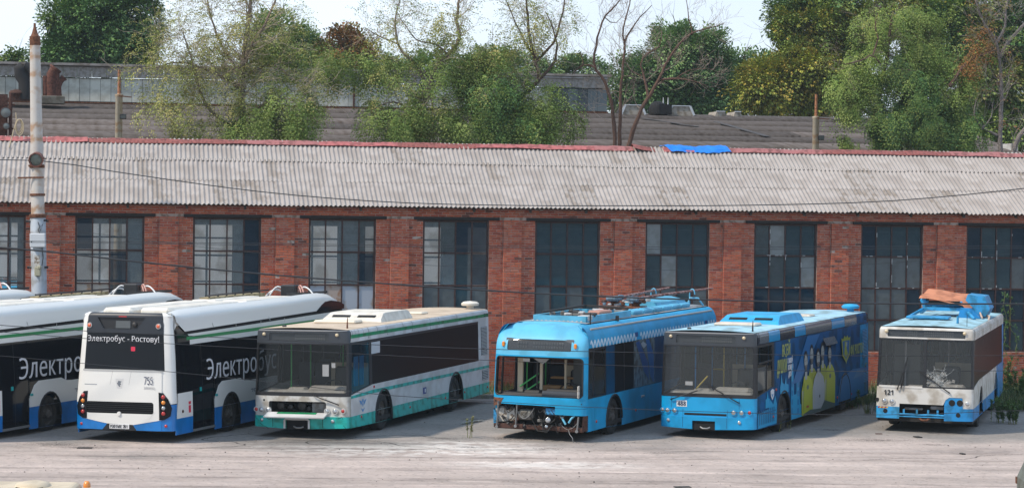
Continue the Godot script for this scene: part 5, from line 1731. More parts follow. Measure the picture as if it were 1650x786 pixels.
		for a in [A1, A2]:
			wheel(root, s * 1.14, a, s, 0.47)
			b = Mb.new()
			var pts := []
			for k in 13:
				var t := PI - PI * k / 12.0
				pts.append(Vector3(s * (sh.hw(0.8) - 0.005), 0.42 + sin(t) * 0.61, a + cos(t) * 0.61))
			b.tube(pts, 0.03, 6)
			obj("wheel_arch_trim", b, mats.black, root)
		disc(root, "side_reflector", (sh.S(-0.62, 0.78, 0.008) if s > 0 else sh.SL(-0.62, 0.78, 0.008)), 0.04, mats.rust_dark, Vector3(s, 0, 0), 0.012)
	for e in [[-1.02, 0.72, 0.9], [-1.02, 0.93, 1.0]]:
		spanel(root, "red_sticker", sh, 1, rect(e[0] - 0.09, e[1], e[0] + 0.03, e[2]), mt("sticker_red", Color.WHITE), 0.004)
	spanel(root, "side_sticker", sh, 1, rect(-2.62 - 0.16, 1.0, -2.64, 1.06), mt("sticker_teal", Color(0.0, 0.3, 0.3), 0.5), 0.01)
	spanel(root, "door_sticker", sh, 1, rect(-1.82, 1.2, -1.72, 1.3), mt("sticker_teal", Color.WHITE), 0.0)
	letters("Электробус", 0.52, 4.7, mats.print_white, root, Transform3D(Basis(Vector3.UP, PI / 2), Vector3(sh.hw(1.3) + 0.004, 1.45, -2.1)), "lettering", false)
	letters("755", 0.16, 0.5, mats.ink_navy, root, Transform3D(Basis(Vector3.UP, PI / 2), Vector3(sh.hw(1.1) + 0.006, 0.86, -5.0)), "lettering", false)
	# roof, far end, inside
	b = Mb.new()
	b.box(Vector3(0, 3.0, zr / 2 - 0.1), Vector3(2.3, 0.06, sh.L - 0.3))
	obj("roof", b, mt("roof_white", Color(0.66, 0.64, 0.6), 0.6, {"tex": "dirt", "ts": 0.4}), root)
	b = Mb.new()
	b.skin(rect(-sh.W, 0.3, sh.W, 3.05), sh.R, steps(-1.3, 1.3, 0.3), [1.0, 2.0, 2.8], 0.0, 0.02)
	obj("front_end", b, glz, root)
	b = Mb.new()
	b.box(Vector3(0, 0.34, zr / 2), Vector3(2.5, 0.1, sh.L - 0.4))
	b.box(Vector3(0, 1.6, -1.2), Vector3(2.4, 2.4, 0.04))
	obj("floor_pan", b, mats.under, root)
	b = Mb.new()
	b.skin(pg([-1.2, 3.03, 1.2, 3.03, 1.2, 3.12, -1.2, 3.12]), func(u, v, o): return Vector3(u, 3.14 + (v - 3.03) * 0.1, -0.2 - (v - 3.03) * 6.0 + o), [], [])
	obj("rear_deck", b, white, root)
	for e in [[-0.52, -0.75, 4.9], [0.38, -1.0, 4.6], [-0.5, -6.0, 3.2], [0.4, -6.0, 3.6]]:
		b = Mb.new()
		b.rbox(Vector3(e[0], 3.14, e[1] - e[2] / 2), Vector3(0.8, 0.34, e[2]), 0.07)
		obj("battery_cover", b, mt("cover_cream", Color(0.74, 0.7, 0.62), 0.5, {"tex": "soft", "ts": 0.5}), root)
	b = Mb.new()
	b.rbox(Vector3(0.1, 3.4, -10.9), Vector3(0.44, 0.36, 0.5), 0.03)
	b.box(Vector3(0.1, 3.2, -10.9), Vector3(0.7, 0.1, 0.8))
	obj("charging_unit", b, mats.black, root)
	for e in [[-0.1, -0.5, 0.30], [-0.12, -0.62, 0.22], [0.3, 0.95, 0.30], [0.3, 0.62, 0.34], [0.32, 0.52, 0.28]]:
		b = Mb.new()
		var pts := []
		for k in 8:
			var t := k / 7.0
			pts.append(Vector3(lerpf(e[0], e[1], t), 3.22 + e[2] * sin(PI * minf(1.0, 0.18 + t * 0.82)), -10.9 + 0.2 * t))
		b.tube(pts, 0.024, 6)
		obj("charging_cable", b, mats.paper if e[1] < 0 or e[1] > 0.9 else mt("cable_pink", Color(0.55, 0.3, 0.25), 0.6), root)
	for k in 7:
		b = Mb.new()
		b.bar(Vector3(-0.95, 3.06, -6.6 - k * 0.6), Vector3(-0.6, 3.38, -6.7 - k * 0.6), 0.03, 0.03)
		obj("roof_strut", b, mats.black, root)
	b = Mb.new()
	b.box(Vector3(-0.72, 3.22, -8.6), Vector3(0.3, 0.26, 4.0))
	obj("battery_box", b, mt("battery_ochre", Color(0.35, 0.29, 0.16), 0.8, {"tex": "dirt", "ts": 0.8}), root)
	b = Mb.new()
	b.bar(Vector3(-0.6, 3.4, -6.4), Vector3(-0.6, 3.42, -10.9), 0.04, 0.04)
	b.bar(Vector3(0.4, 3.34, -9.8), Vector3(0.95, 3.36, -11.6), 0.04, 0.06)
	obj("roof_rail", b, mats.black, root)
	return root

# ------------------------------------------------------------------ ground
func build_ground():
	var b := Mb.new()
	b.flat()
	b.quad(Vector3(-700, 0, 150), Vector3(700, 0, 150), Vector3(700, 0, -900), Vector3(-700, 0, -900), Vector3.UP)
	var g := obj("ground", b, mt("far_ground", Color(0.24, 0.21, 0.18), 0.95, {"tex": "dirt", "ts": 0.05}))
	tag(g, "", "", "", "structure")
	# the yard: pinkish dust in front, bare grey asphalt where the buses stand; worn by tyres
	var W := 2048
	var H := 1024
	var x0 := -25.0
	var x1 := 25.0
	var z0 := -86.0
	var z1 := -40.0
	var fine := noise(51, 1.9, 4)
	var mid := noise(52, 0.35, 4)
	var big := noise(53, 0.11, 3)
	var trk := noise(54, 0.55, 4)
	var spk := noise(55, 6.0, 2)
	var data := PackedByteArray()
	data.resize(W * H * 3)
	var i := 0
	var pale := [[-2.74, -58.61, 2.6, 0.55], [-1.25, -59.7, 1.3, 0.5], [0.85, -55.11, 1.6, 0.5], [-3.3, -57.2, 1.8, 0.3], [-0.9, -57.6, 1.5, 0.35], [0.1, -58.5, 1.0, 0.25], [-5.0, -58.9, 1.4, 0.25]]
	var darks := [[11.35, -59.41, 1.3, 0.3], [-9.71, -58.2, 0.4, 0.22], [3.2, -52.0, 0.5, 0.2], [-4.6, -59.6, 2.0, 0.5]]
	for py in H:
		var z := lerpf(z0, z1, (py + 0.5) / H)
		for px in W:
			var x := lerpf(x0, x1, (px + 0.5) / W)
			var m := mid.get_noise_2d(x, z)
			var l := big.get_noise_2d(x, z * 1.6)
			var f := fine.get_noise_2d(x, z)
			var t := trk.get_noise_2d(x * 0.14, z * 1.5)
			var edge := z + 60.4 + 0.16 * x + m * 2.2 + l * 3.0 + t * 1.0
			var d := smoothstep(-2.6, 3.2, edge)
			var r := lerpf(0.262, 0.415, d)
			var gg := lerpf(0.238, 0.343, d)
			var bb := lerpf(0.217, 0.304, d)
			var v := 1.0 + 0.06 * f + 0.10 * m + 0.16 * l + 0.13 * t * d
			var s := spk.get_noise_2d(x, z * 0.7)
			if s > 0.52:
				v *= 0.72
			elif s < -0.56:
				v *= 1.16
			for p in pale:
				var e: float = exp(-(pow((x - p[0]) / p[2], 2) + pow((z - p[1]) / (p[2] * 0.45), 2)))
				if e > 0.02:
					var k: float = clampf(e * (0.9 + 2.2 * f + 1.5 * t), 0, 1) * p[3]
					r = lerpf(r, 0.66, k)
					gg = lerpf(gg, 0.62, k)
					bb = lerpf(bb, 0.57, k)
			for p in darks:
				var e: float = exp(-(pow((x - p[0]) / p[2], 2) + pow((z - p[1]) / (p[2] * 0.5), 2)))
				if e > 0.02:
					v *= 1.0 - p[3] * clampf(e * (1.0 + 1.2 * f), 0, 1)
			data[i] = int(clampf(pow(maxf(r * v, 0.0), 0.4545) * 255.0, 0, 255))
			data[i + 1] = int(clampf(pow(maxf(gg * v, 0.0), 0.4545) * 255.0, 0, 255))
			data[i + 2] = int(clampf(pow(maxf(bb * v, 0.0), 0.4545) * 255.0, 0, 255))
			i += 3
	# tyre tracks across the dust, cracks and drips of oil on the asphalt
	var mul := func(x: float, z: float, k: float):
		var px := int((x - x0) / (x1 - x0) * W)
		var py := int((z - z0) / (z1 - z0) * H)
		if px < 0 or py < 0 or px >= W or py >= H:
			return
		var o := (py * W + px) * 3
		for c in 3:
			data[o + c] = int(clampf(data[o + c] * k, 0, 255))
	rng.seed = 515
	for k in 15:
		var a := rng.randf_range(-59.5, -47.0)
		var sl := rng.randf_range(-0.12, 0.12)
		var cv := rng.randf_range(-0.006, 0.006)
		var dark := rng.randf_range(0.84, 0.95) if rng.randf() < 0.6 else rng.randf_range(1.04, 1.10)
		for px in W:
			var x := lerpf(x0, x1, (px + 0.5) / W)
			var fade := clampf(0.55 + 1.6 * trk.get_noise_2d(x * 0.8 + k * 37.0, a), 0, 1)
			for wh in [0.0, 1.9]:
				var zc: float = a + sl * x + cv * x * x + wh
				for j in range(-4, 5):
					mul.call(x, zc + j * 0.045, lerpf(1.0, dark, fade * (1.0 - absf(j) / 5.0)))
	for k in 12:
		var p := Vector2(rng.randf_range(-15, 17), rng.randf_range(-75, -56))
		var t := rng.randf() * TAU
		for j in 260:
			p += Vector2(cos(t), sin(t)) * 0.022
			t += rng.randf_range(-0.25, 0.25)
			mul.call(p.x, p.y, 0.66)
			mul.call(p.x + 0.022, p.y, 0.8)
	for k in 40:
		var p := Vector2(rng.randf_range(-15, 15), rng.randf_range(-74, -57))
		var r := rng.randf_range(0.08, 0.45)
		for j in int(r * r * 9000):
			var q := p + Vector2(rng.randfn(0, r), rng.randfn(0, r * 0.6))
			mul.call(q.x, q.y, 0.9)
	var im := Image.create_from_data(W, H, false, Image.FORMAT_RGB8, data)
	var m := StandardMaterial3D.new()
	m.albedo_texture = ImageTexture.create_from_image(im)
	m.roughness = 0.95
	m.metallic_specular = 0.2
	m.normal_enabled = true
	var nb := gray(61, 0.06, 5, 1024)
	nb.convert(Image.FORMAT_RGBA8)
	nb.bump_map_to_normal_map(5.0)
	m.normal_texture = ImageTexture.create_from_image(nb)
	m.normal_scale = 0.18
	# a sheet with slight swells
	var st := SurfaceTool.new()
	st.begin(Mesh.PRIMITIVE_TRIANGLES)
	var sw := noise(57, 0.12, 3)
	var nx := 120
	var nz := 90
	for a in nz + 1:
		for c in nx + 1:
			var x := lerpf(x0, x1, float(c) / nx)
			var z := lerpf(z0, z1, float(a) / nz)
			var e := minf(minf(c, nx - c) / 6.0, minf(a, nz - a) / 6.0)
			st.set_uv(Vector2(float(c) / nx, float(a) / nz))
			st.add_vertex(Vector3(x, 0.006 + 0.05 * clampf(e, 0, 1) * maxf(0.0, sw.get_noise_2d(x, z) + 0.1), z))
	for a in nz:
		for c in nx:
			var k := a * (nx + 1) + c
			for q in [k, k + 1, k + nx + 2, k, k + nx + 2, k + nx + 1]:
				st.add_index(q)
	st.generate_normals()
	st.generate_tangents()
	tag(obj("yard", st.commit(), m), "", "", "", "structure")
	# low concrete kerb along the foot of the depot
	b = Mb.new()
	rng.seed = 91
	var x := -20.0
	while x < 20.5:
		b.rbox(DEP * Vector3(x + 0.6, 0.06, 3.0 + rng.randf_range(-0.03, 0.03)), Vector3(1.18, 0.14, 0.3), 0.02, DEP.basis)
		x += 1.2
	tag(obj("kerb", b, mt("kerb_stone", Color(0.24, 0.22, 0.2), 0.9, {"tex": "dirt", "ts": 0.8})), "", "", "", "structure")

# ------------------------------------------------------------------ depot
const BAY := 3.64
const EAVE := 5.87
const RUN := 4.02
const RISE := 2.05

func slope_frame(x: float, s: float, n: float) -> Transform3D:   # on the front roof slope: s metres up from the eave
	var L := sqrt(RUN * RUN + RISE * RISE)
	var up := Vector3(0, RISE / L, -RUN / L)
	var nn := Vector3(0, RUN / L, RISE / L)
	return Transform3D(Basis(Vector3.RIGHT, nn, -up), Vector3(x, EAVE, 0.42) + up * s + nn * n)

func wave_sheet(width: float, length: float) -> ArrayMesh:
	var b := Mb.new()
	var p := 0.147
	var k := int(round(width / p * 6.0))
	b.smooth()
	for i in k:
		var xa := width * i / k
		var xb := width * (i + 1) / k
		var ya := 0.027 * cos(TAU * xa / p)
		var yb := 0.027 * cos(TAU * xb / p)
		b.quad(Vector3(xa, ya, 0), Vector3(xb, yb, 0), Vector3(xb, yb, -length), Vector3(xa, ya, -length), Vector3.UP)
	b.smooth()
	for i in k:
		var xa := width * i / k
		var xb := width * (i + 1) / k
		var ya := 0.027 * cos(TAU * xa / p) - 0.009
		var yb := 0.027 * cos(TAU * xb / p) - 0.009
		b.quad(Vector3(xa, ya, 0), Vector3(xb, yb, 0), Vector3(xb, yb, -length), Vector3(xa, ya, -length), Vector3.DOWN)
		b.quad(Vector3(xa, ya, 0), Vector3(xb, yb, 0), Vector3(xb, yb + 0.009, 0), Vector3(xa, ya + 0.009, 0), Vector3.BACK)
	return b.done()

func build_depot():
	var root := thing("brick_depot", "long red brick depot with tall steel windows under a corrugated grey roof", "depot", DEP)
	var mortar := mt("mortar", Color(0.44, 0.35, 0.295), 0.95, {"tex": "blotch", "ts": 0.6})
	var X0 := -21.8
	var X1 := 22.2
	# ---- walls behind the bricks
	var wall := Mb.new()
	var centers := []
	for i in range(-2, 10):
		centers.append((i - 3.5) * BAY)
	var half := 1.065
	var edges := [X0]
	for c in centers:
		edges.append(c - half)
		edges.append(c + half)
	edges.append(X1)
	for k in range(0, edges.size(), 2):
		var a: float = edges[k]
		var c: float = edges[k + 1]
		wall.box(Vector3((a + c) / 2, 2.73, -0.212), Vector3(c - a, 5.46, 0.4))
		var pc := (a + c) / 2
		if k > 0 and k < edges.size() - 2:
			wall.box(Vector3(pc, 2.73, 0.044), Vector3(0.57, 5.46, 0.12))
	wall.box(Vector3((X0 + X1) / 2, 5.68, -0.212), Vector3(X1 - X0, 0.44, 0.4))
	for c in centers:
		wall.box(Vector3(c, 0.64, -0.212), Vector3(half * 2, 1.28, 0.4))
	obj("wall", wall, mortar, root)
	# ---- bricks
	var cols := [Color(0.57, 0.14, 0.068), Color(0.48, 0.105, 0.056), Color(0.58, 0.16, 0.08), Color(0.40, 0.088, 0.052), Color(0.54, 0.185, 0.11), Color(0.19, 0.07, 0.05), Color(0.50, 0.165, 0.105)]
	var bm := []
	for k in cols.size():
		bm.append(mt("brick_%d" % k, cols[k], 0.9, {"tex": "grain", "ts": 1.6, "nrm": "bump", "ns": 0.5}))
	var list := []
	rng.seed = 1001
	var patch := noise(71, 0.5, 3)
	var run := func(xa: float, xb: float, ya: float, yb: float, zf: float):
		var row := 0
		var y := ya
		while y + 0.06 < yb:
			var x := xa
			var first := true
			while x < xb - 0.03:
				var w := 0.25
				if first and row % 2 == 1:
					w = 0.12
				if row % 5 == 4 and xb - xa > 1.0:
					w = 0.12
				first = false
				if x + w > xb - 0.06:
					w = xb - x
				var p := patch.get_noise_2d(x, y * 2.0)
				var c := 0
				var rr := rng.randf()
				if rr < 0.30:
					c = 0
				elif rr < 0.5:
					c = 1
				elif rr < 0.66:
					c = 2
				elif rr < 0.74:
					c = 3
				elif rr < 0.88:
					c = 6
				elif rr < 0.982 - p * 0.06:
					c = 4
				else:
					c = 5
				var miss := rng.randf() < 0.004
				if not miss:
					var dp := 0.125 if zf > 0.1 else 0.06
					list.append([Vector3(x + w / 2, y + 0.033, zf - dp / 2 + rng.randf_range(-0.004, 0.003)), Vector3(w - 0.014, 0.063 + rng.randf_range(-0.003, 0.002), dp), c, rng.randf_range(-0.012, 0.012)])
				x += w + 0.002
			y += 0.0795
			row += 1
	for k in range(0, edges.size(), 2):
		var a: float = edges[k]
		var c: float = edges[k + 1]
		var pc := (a + c) / 2
		if k > 0 and k < edges.size() - 2:
			run.call(pc - 0.30, pc + 0.30, 0.0, 5.47, 0.122)
			run.call(a, pc - 0.302, 0.0, 5.47, 0.0)
			run.call(pc + 0.302, c, 0.0, 5.47, 0.0)
		else:
			run.call(a, c, 0.0, 5.47, 0.0)
	for c in centers:
		run.call(c - half, c + half, 0.0, 1.28, 0.0)
	run.call(X0, X1, 5.56, 5.86, 0.002)
	# the 300 that show largest: fronts of the pilasters high on the wall
	var score := []
	for k in list.size():
		var q: Vector3 = list[k][0]
		var s := 0.0
		if q.y > 2.9 and q.y < 5.46 and q.z > 0.05 and q.x > -16.0 and q.x < 5.0:
			s = list[k][1].x - q.x * 0.002
		score.append([s, k])
	score.sort_custom(func(u, v): return u[0] > v[0])
	var single := {}
	for k in 300:
		single[score[k][1]] = true
	var shapes := {}
	var st := Mb.new()
	for k in list.size():
		var e: Array = list[k]
		if single.has(k):
			var key := str(snappedf(e[1].x, 0.002)) + "_" + str(k % 3)
			if not shapes.has(key):
				var bx := Mb.new()
				bx.rbox(Vector3.ZERO, e[1], 0.006)
				shapes[key] = bx.done()
			var o := obj("brick", shapes[key], bm[e[2]], root)
			o.transform = Transform3D(Basis(Vector3.BACK, e[3]), e[0])
		else:
			var cc: Color = cols[e[2]]
			st.color(cc * (0.88 + 0.24 * fposmod(k * 0.618, 1.0)))
			st.box(e[0], e[1], Basis(Vector3.BACK, e[3]))
	tag(obj("brickwork", st, mt("brick_mass", Color.WHITE, 0.9, {"tex": "grain", "ts": 1.6, "vcol": true, "nrm": "bump", "ns": 0.5}), root), "", "", "", "stuff")
	# ---- lintel beams, windows
	var steel := mt("lintel_steel", Color(0.025, 0.02, 0.018), 0.8, {"tex": "grain", "ts": 1.0})
	var frame_m := mt("window_frame_paint", Color(0.055, 0.018, 0.013), 0.6, {"tex": "blotch", "ts": 1.2})
	var kinds := {"d": glass("pane_dark", Color(0.038, 0.07, 0.085), 0.80, 0.05), "n": glass("pane_navy", Color(0.014, 0.032, 0.05), 0.9, 0.05), "l": glass("pane_clear", Color(0.36, 0.44, 0.47), 0.3, 0.05), "m": glass("pane_mid", Color(0.10, 0.13, 0.14), 0.55, 0.1), "g": mt("pane_dusty_reflect", Color(0.19, 0.205, 0.205), 0.35, {"tex": "soft", "ts": 0.8}), "h": mt("pane_dusty_reflect_dark", Color(0.085, 0.10, 0.105), 0.3, {"tex": "soft", "ts": 0.8}), "s": mt("sheet_grey", Color(0.34, 0.37, 0.42), 0.6, {"tex": "stain", "ts": 0.3}), "r": mt("sheet_rusty", Color(0.36, 0.29, 0.25), 0.7, {"tex": "stain", "ts": 0.6}), "c": mt("sheet_cream", Color(0.42, 0.38, 0.33), 0.7, {"tex": "stain", "ts": 0.5})}  # pane tones hold painted reflections of sky and opposite building, besides dust
	# what fills each window, column by column, four rows from the top
	var fill := {-2: "lldl lldl llll dddd", -1: "llll llll llll dddd", 0: "nlml mlnl ccnm ddnd", 1: "llln llln llln lddd", 2: "lllm llln srss srss", 3: "lmnn lldn hhdh hddd", 4: "dddd dddd hdhd hdhd", 5: "gddd dgdd hhdh hddd", 6: "mgdd dmdg nnnn nnnn", 7: "nddd hhhh hhhn hhhn", 8: "nddn dmdh nnnn nnnd", 9: "nddn ddnd nnnn nnnn"}
	var rows := [5.445, 4.403, 3.361, 2.32, 1.285]
	var wi := -2
	for c in centers:
		var b := Mb.new()
		b.rbox(Vector3(c + 0.02, 5.505, -0.07), Vector3(2.76, 0.095, 0.30), 0.01)
		obj("lintel_beam", b, steel, root)
		b = Mb.new()
		var zf := -0.10
		for s in [-1, 1]:
			b.box(Vector3(c + s * (half - 0.03), 3.37, zf), Vector3(0.06, 4.17, 0.08))
		for k in 3:
			b.box(Vector3(c + (k - 1) * 0.53, 3.365, zf), Vector3(0.042, 4.16, 0.062))
		for k in 5:
			b.box(Vector3(c, rows[k] - (0.025 if k == 0 else (-0.02 if k == 4 else 0.0)), zf + 0.004), Vector3(half * 2 - 0.124, 0.048, 0.066))
		var wnd := obj("window", b, frame_m, root)
		var f: PackedStringArray = fill[wi].split(" ")
		for r in 4:
			for k in 4:
				var y1: float = rows[r] - 0.03
				var y0: float = rows[r + 1] + 0.03
				b = Mb.new()
				b.flat()
				var x0: float = [c - half + 0.062, c - 0.508, c + 0.022, c + 0.552][k]
				var x1: float = [c - 0.552, c - 0.022, c + 0.508, c + half - 0.062][k]
				var t := rng.randf_range(-0.004, 0.004)
				var kind := f[r][k]
				if kind in ["s", "r", "c", "g", "h"]:
					b.box(Vector3((x0 + x1) / 2, (y0 + y1) / 2, zf + t * 0.5), Vector3(x1 - x0, y1 - y0, 0.006))
				else:
					b.quad(Vector3(x0, y0, zf - t), Vector3(x1, y0, zf + t), Vector3(x1, y1, zf + t * 2), Vector3(x0, y1, zf), Vector3.BACK)
				obj("pane", b, kinds[kind], wnd)
		# flaked paint and putty on some bars
		if wi in [6, 7, 8]:
			for k in 16:
				var v := rng.randf() < 0.6
				b = Mb.new()
				if v:
					b.box(Vector3(c + (rng.randi() % 3 - 1) * 0.53 + 0.02, rng.randf_range(3.4, 5.3), zf + 0.036), Vector3(0.022, rng.randf_range(0.05, 0.22), 0.006))
				else:
					b.box(Vector3(c + rng.randf_range(-0.9, 0.9), rows[1 + rng.randi() % 2] + 0.018, zf + 0.040), Vector3(rng.randf_range(0.04, 0.12), 0.02, 0.006))
				obj("putty", b, mats.paper_grey, wnd)
		wi += 1
	# ---- the far side of the hall: clear openings behind the left bays, a plain wall elsewhere
	var inner := mt("inner_wall", Color(0.20, 0.19, 0.17), 0.9, {"tex": "dirt", "ts": 0.3})
	var bw := Mb.new()
	var zb := -7.5
	bw.box(Vector3((X0 + X1) / 2, 5.5, zb), Vector3(X1 - X0, 0.7, 0.3))
	bw.box(Vector3((X0 + X1) / 2, 0.7, zb), Vector3(X1 - X0, 1.4, 0.3))
	bw.box(Vector3((1.9 + X1) / 2, 3.27, zb), Vector3(X1 - 1.9, 3.75, 0.3))
	for i in range(-2, 6):
		var c := (i - 4.9) * BAY + 0.7
		bw.box(Vector3(c + BAY / 2, 3.27, zb), Vector3(0.9, 3.75, 0.3))
	bw.box(Vector3(X0 + 0.15, 2.95, zb / 2 - 0.2), Vector3(0.3, 5.8, 7.1))
	bw.box(Vector3(X1 - 0.15, 2.95, zb / 2 - 0.2), Vector3(0.3, 5.8, 7.1))
	for s in [X0 + 0.15, X1 - 0.15]:
		bw.prism(pg([0.3, 5.8, -7.5, 5.8, -3.6, 7.8]), s - 0.15, s + 0.15, Transform3D(Basis(Vector3(0, 0, 1), Vector3(0, 1, 0), Vector3(1, 0, 0)), Vector3.ZERO))
	obj("rear_wall", bw, inner, root)
	for i in range(-2, 5):
		var c := (i - 4.9) * BAY + 0.7
		if c > 1.0:
			continue
		var b := Mb.new()
		for k in 4:
			b.box(Vector3(c - 1.37 + k * 0.913, 3.27, zb), Vector3(0.07, 3.75, 0.08))
		for y in [1.45, 2.3, 3.2, 4.1, 4.7]:
			b.box(Vector3(c, y, zb + 0.005), Vector3(2.7, 0.06, 0.07))
		obj("rear_window_frame", b, frame_m, root)
	var fl := Mb.new()
	fl.box(Vector3((X0 + X1) / 2, 0.03, -3.8), Vector3(X1 - X0 - 0.6, 0.06, 7.0))
	obj("floor", fl, mt("hall_floor", Color(0.14, 0.13, 0.12), 0.9, {"tex": "dirt", "ts": 0.3}), root)
	# ---- roof: sheets in three courses, front slope
	var sheets := []
	for l in [1.82, 1.52, 1.56]:
		sheets.append(wave_sheet(1.062, l))
	var rm := []
	for k in 5:
		var v: float = [0.37, 0.355, 0.385, 0.365, 0.34][k]
		rm.append(mt("slate_%d" % k, Color(v, v * 0.90, v * 0.835), 0.92, {"tex": ["soft", "dirt", "soft", "soft", "dirt"][k], "ts": [0.3, 0.3, 0.5, 0.6, 0.5][k], "nrm": "bump", "ns": 0.35}))
	rng.seed = 2002
	for r in 3:
		var x: float = X0 - 0.1 - [0.0, 0.44, 0.22][r]
		while x < X1:
			var s: float = [0.0, 1.66, 3.03][r] + rng.randf_range(-0.018, 0.018)
			if rng.randf() < 0.12:
				s -= rng.randf_range(0.02, 0.06)
			var o := obj("roof_sheet", sheets[r], rm[[0, 0, 2, 1, 3, 4, 2, 0][rng.randi() % 8]], root)
			o.transform = slope_frame(x, s, 0.012 * r + rng.randf_range(0.0, 0.006)) * Transform3D(Basis(Vector3.UP, rng.randf_range(-0.004, 0.004)) * Basis(Vector3.BACK, rng.randf_range(-0.003, 0.003)) * Basis(Vector3.RIGHT, 0.008 * (1 if r > 0 else 0)), Vector3.ZERO)
			x += 1.029
	# back slope as one sheet, boards and purlins below
	var bs := wave_sheet(X1 - X0, 4.6)
	var bo := obj("rear_roof", bs, rm[1], root)
	var Ls := sqrt(RUN * RUN + RISE * RISE)
	bo.transform = Transform3D(Basis(Vector3.LEFT, Vector3(0, RUN / Ls, -RISE / Ls), Vector3(0, -RISE / Ls, -RUN / Ls)), Vector3(X1, 5.84, -7.7))
	var pb := Mb.new()
	for e in [[0.15, 0.0], [1.5, 0.0], [2.9, 0.0], [4.2, 0.0]]:
		var t := slope_frame((X0 + X1) / 2, e[0], -0.075)
		pb.box(t.origin, Vector3(X1 - X0, 0.07, 0.06), t.basis)
	var xr := X0 + 0.5
	while xr < X1:
		var t := slope_frame(xr, 2.25, -0.15)
		pb.box(t.origin, Vector3(0.08, 0.08, 4.4), t.basis)
		xr += 1.82
	obj("roof_timber", pb, mt("old_timber", Color(0.06, 0.045, 0.035), 0.9), root)
	# ---- red ridge capping, in lengths
	var red := [mt("ridge_red_0", Color(0.42, 0.115, 0.105), 0.6, {"tex": "blotch", "ts": 0.5}), mt("ridge_red_1", Color(0.34, 0.12, 0.11), 0.65, {"tex": "peel", "ts": 0.6}), mt("ridge_red_2", Color(0.27, 0.075, 0.06), 0.7, {"tex": "blotch", "ts": 0.9})]
	var xs := X0
	var L2 := Ls - 0.05
	var idx := 0
	while xs < X1:
		var len_ := rng.randf_range(1.9, 2.7)
		if xs < 4.7 and xs + len_ > 4.7:
			len_ = 4.7 - xs
		elif xs >= 4.69 and xs < 5.8:
			len_ = 1.05
		elif xs >= 5.7 and xs < 8.0 and idx > 0:
			len_ = 2.2
		var apex := slope_frame(0, L2 + 0.06, 0).origin
		var b := Mb.new()
		var prof := [[apex.z + 0.33, apex.y - 0.085 + rng.randf_range(-0.01, 0.025)], [apex.z + 0.1, apex.y + 0.045], [apex.z - 0.02, apex.y + 0.075], [apex.z - 0.14, apex.y + 0.04], [apex.z - 0.36, apex.y - 0.1]]
		var tilt := rng.randf_range(-0.012, 0.012)
		if xs > 4.6 and xs < 5.0:
			tilt = -0.09
		var seg := 6
		var nz := noise(700 + idx, 0.9, 2)
		b.smooth()
		for i in seg:
			for j in prof.size() - 1:
				var q := []
				for e in [[i, j], [i + 1, j], [i + 1, j + 1], [i, j + 1]]:
					var u: float = float(e[0]) / seg
					var dy := nz.get_noise_2d(u * 3.0, e[1] * 2.0) * 0.03 + tilt * (u - 0.5) * 2.0
					q.append(Vector3(xs + len_ * u + 0.015 * (1 if e[0] == seg else 0), prof[e[1]][1] + dy, prof[e[1]][0] + dy * 0.5))
				b.quad(q[0], q[1], q[2], q[3], Vector3(0, 1, 0.3 if j < 2 else -0.3))
				for z in q.size():
					q[z] -= Vector3(0, 0.006, 0)
				b.quad(q[0], q[1], q[2], q[3], Vector3(0, -1, 0))
		obj("ridge_cap", b, red[[0, 1, 0, 2, 0, 1][rng.randi() % 6]] if xs < 4.6 or xs > 5.7 else red[2], root)
		xs += len_
		idx += 1
	# ---- blue tarpaulin over the ridge
	var tp := Mb.new()
	var ap := slope_frame(0, L2 + 0.06, 0).origin
	var nzt := noise(88, 1.0, 2)
	var gp := func(i: int, j: int) -> Vector3:
		var u := i / 44.0
		var v := j / 12.0
		var x := lerpf(5.72 + 0.28 * v, 7.98 + 0.12 * v, u)
		var base := Vector3(x, ap.y + 0.13 + 0.02 * sin(u * 9.0), ap.z - 0.3)
		var d := lerpf(0.0, 0.68, v)
		var dz := d
		var y := base.y - maxf(0.0, d - 0.3) * 0.62 + nzt.get_noise_2d(u * 5.0, v * 1.5) * 0.035 + nzt.get_noise_2d(u * 16.0, v * 3.0) * 0.014
		if v > 0.8:
			y += 0.018 * sin(u * 14.0)
			dz += 0.05 * sin(u * 11.0 + 1.0)
		return Vector3(x, y, base.z + dz)
	tp.smooth()
	for i in 44:
		for j in 12:
			tp.quad(gp.call(i, j), gp.call(i + 1, j), gp.call(i + 1, j + 1), gp.call(i, j + 1), Vector3(0, 1, 0.4))
	var t := obj("tarpaulin", tp, mt("tarp_blue", Color(0.0, 0.19, 0.72), 0.5, {"tex": "soft", "ts": 1.2, "two": true}))
	t.transform = DEP
	tag(t, "bright blue tarpaulin draped over the ridge of the depot roof", "tarpaulin")

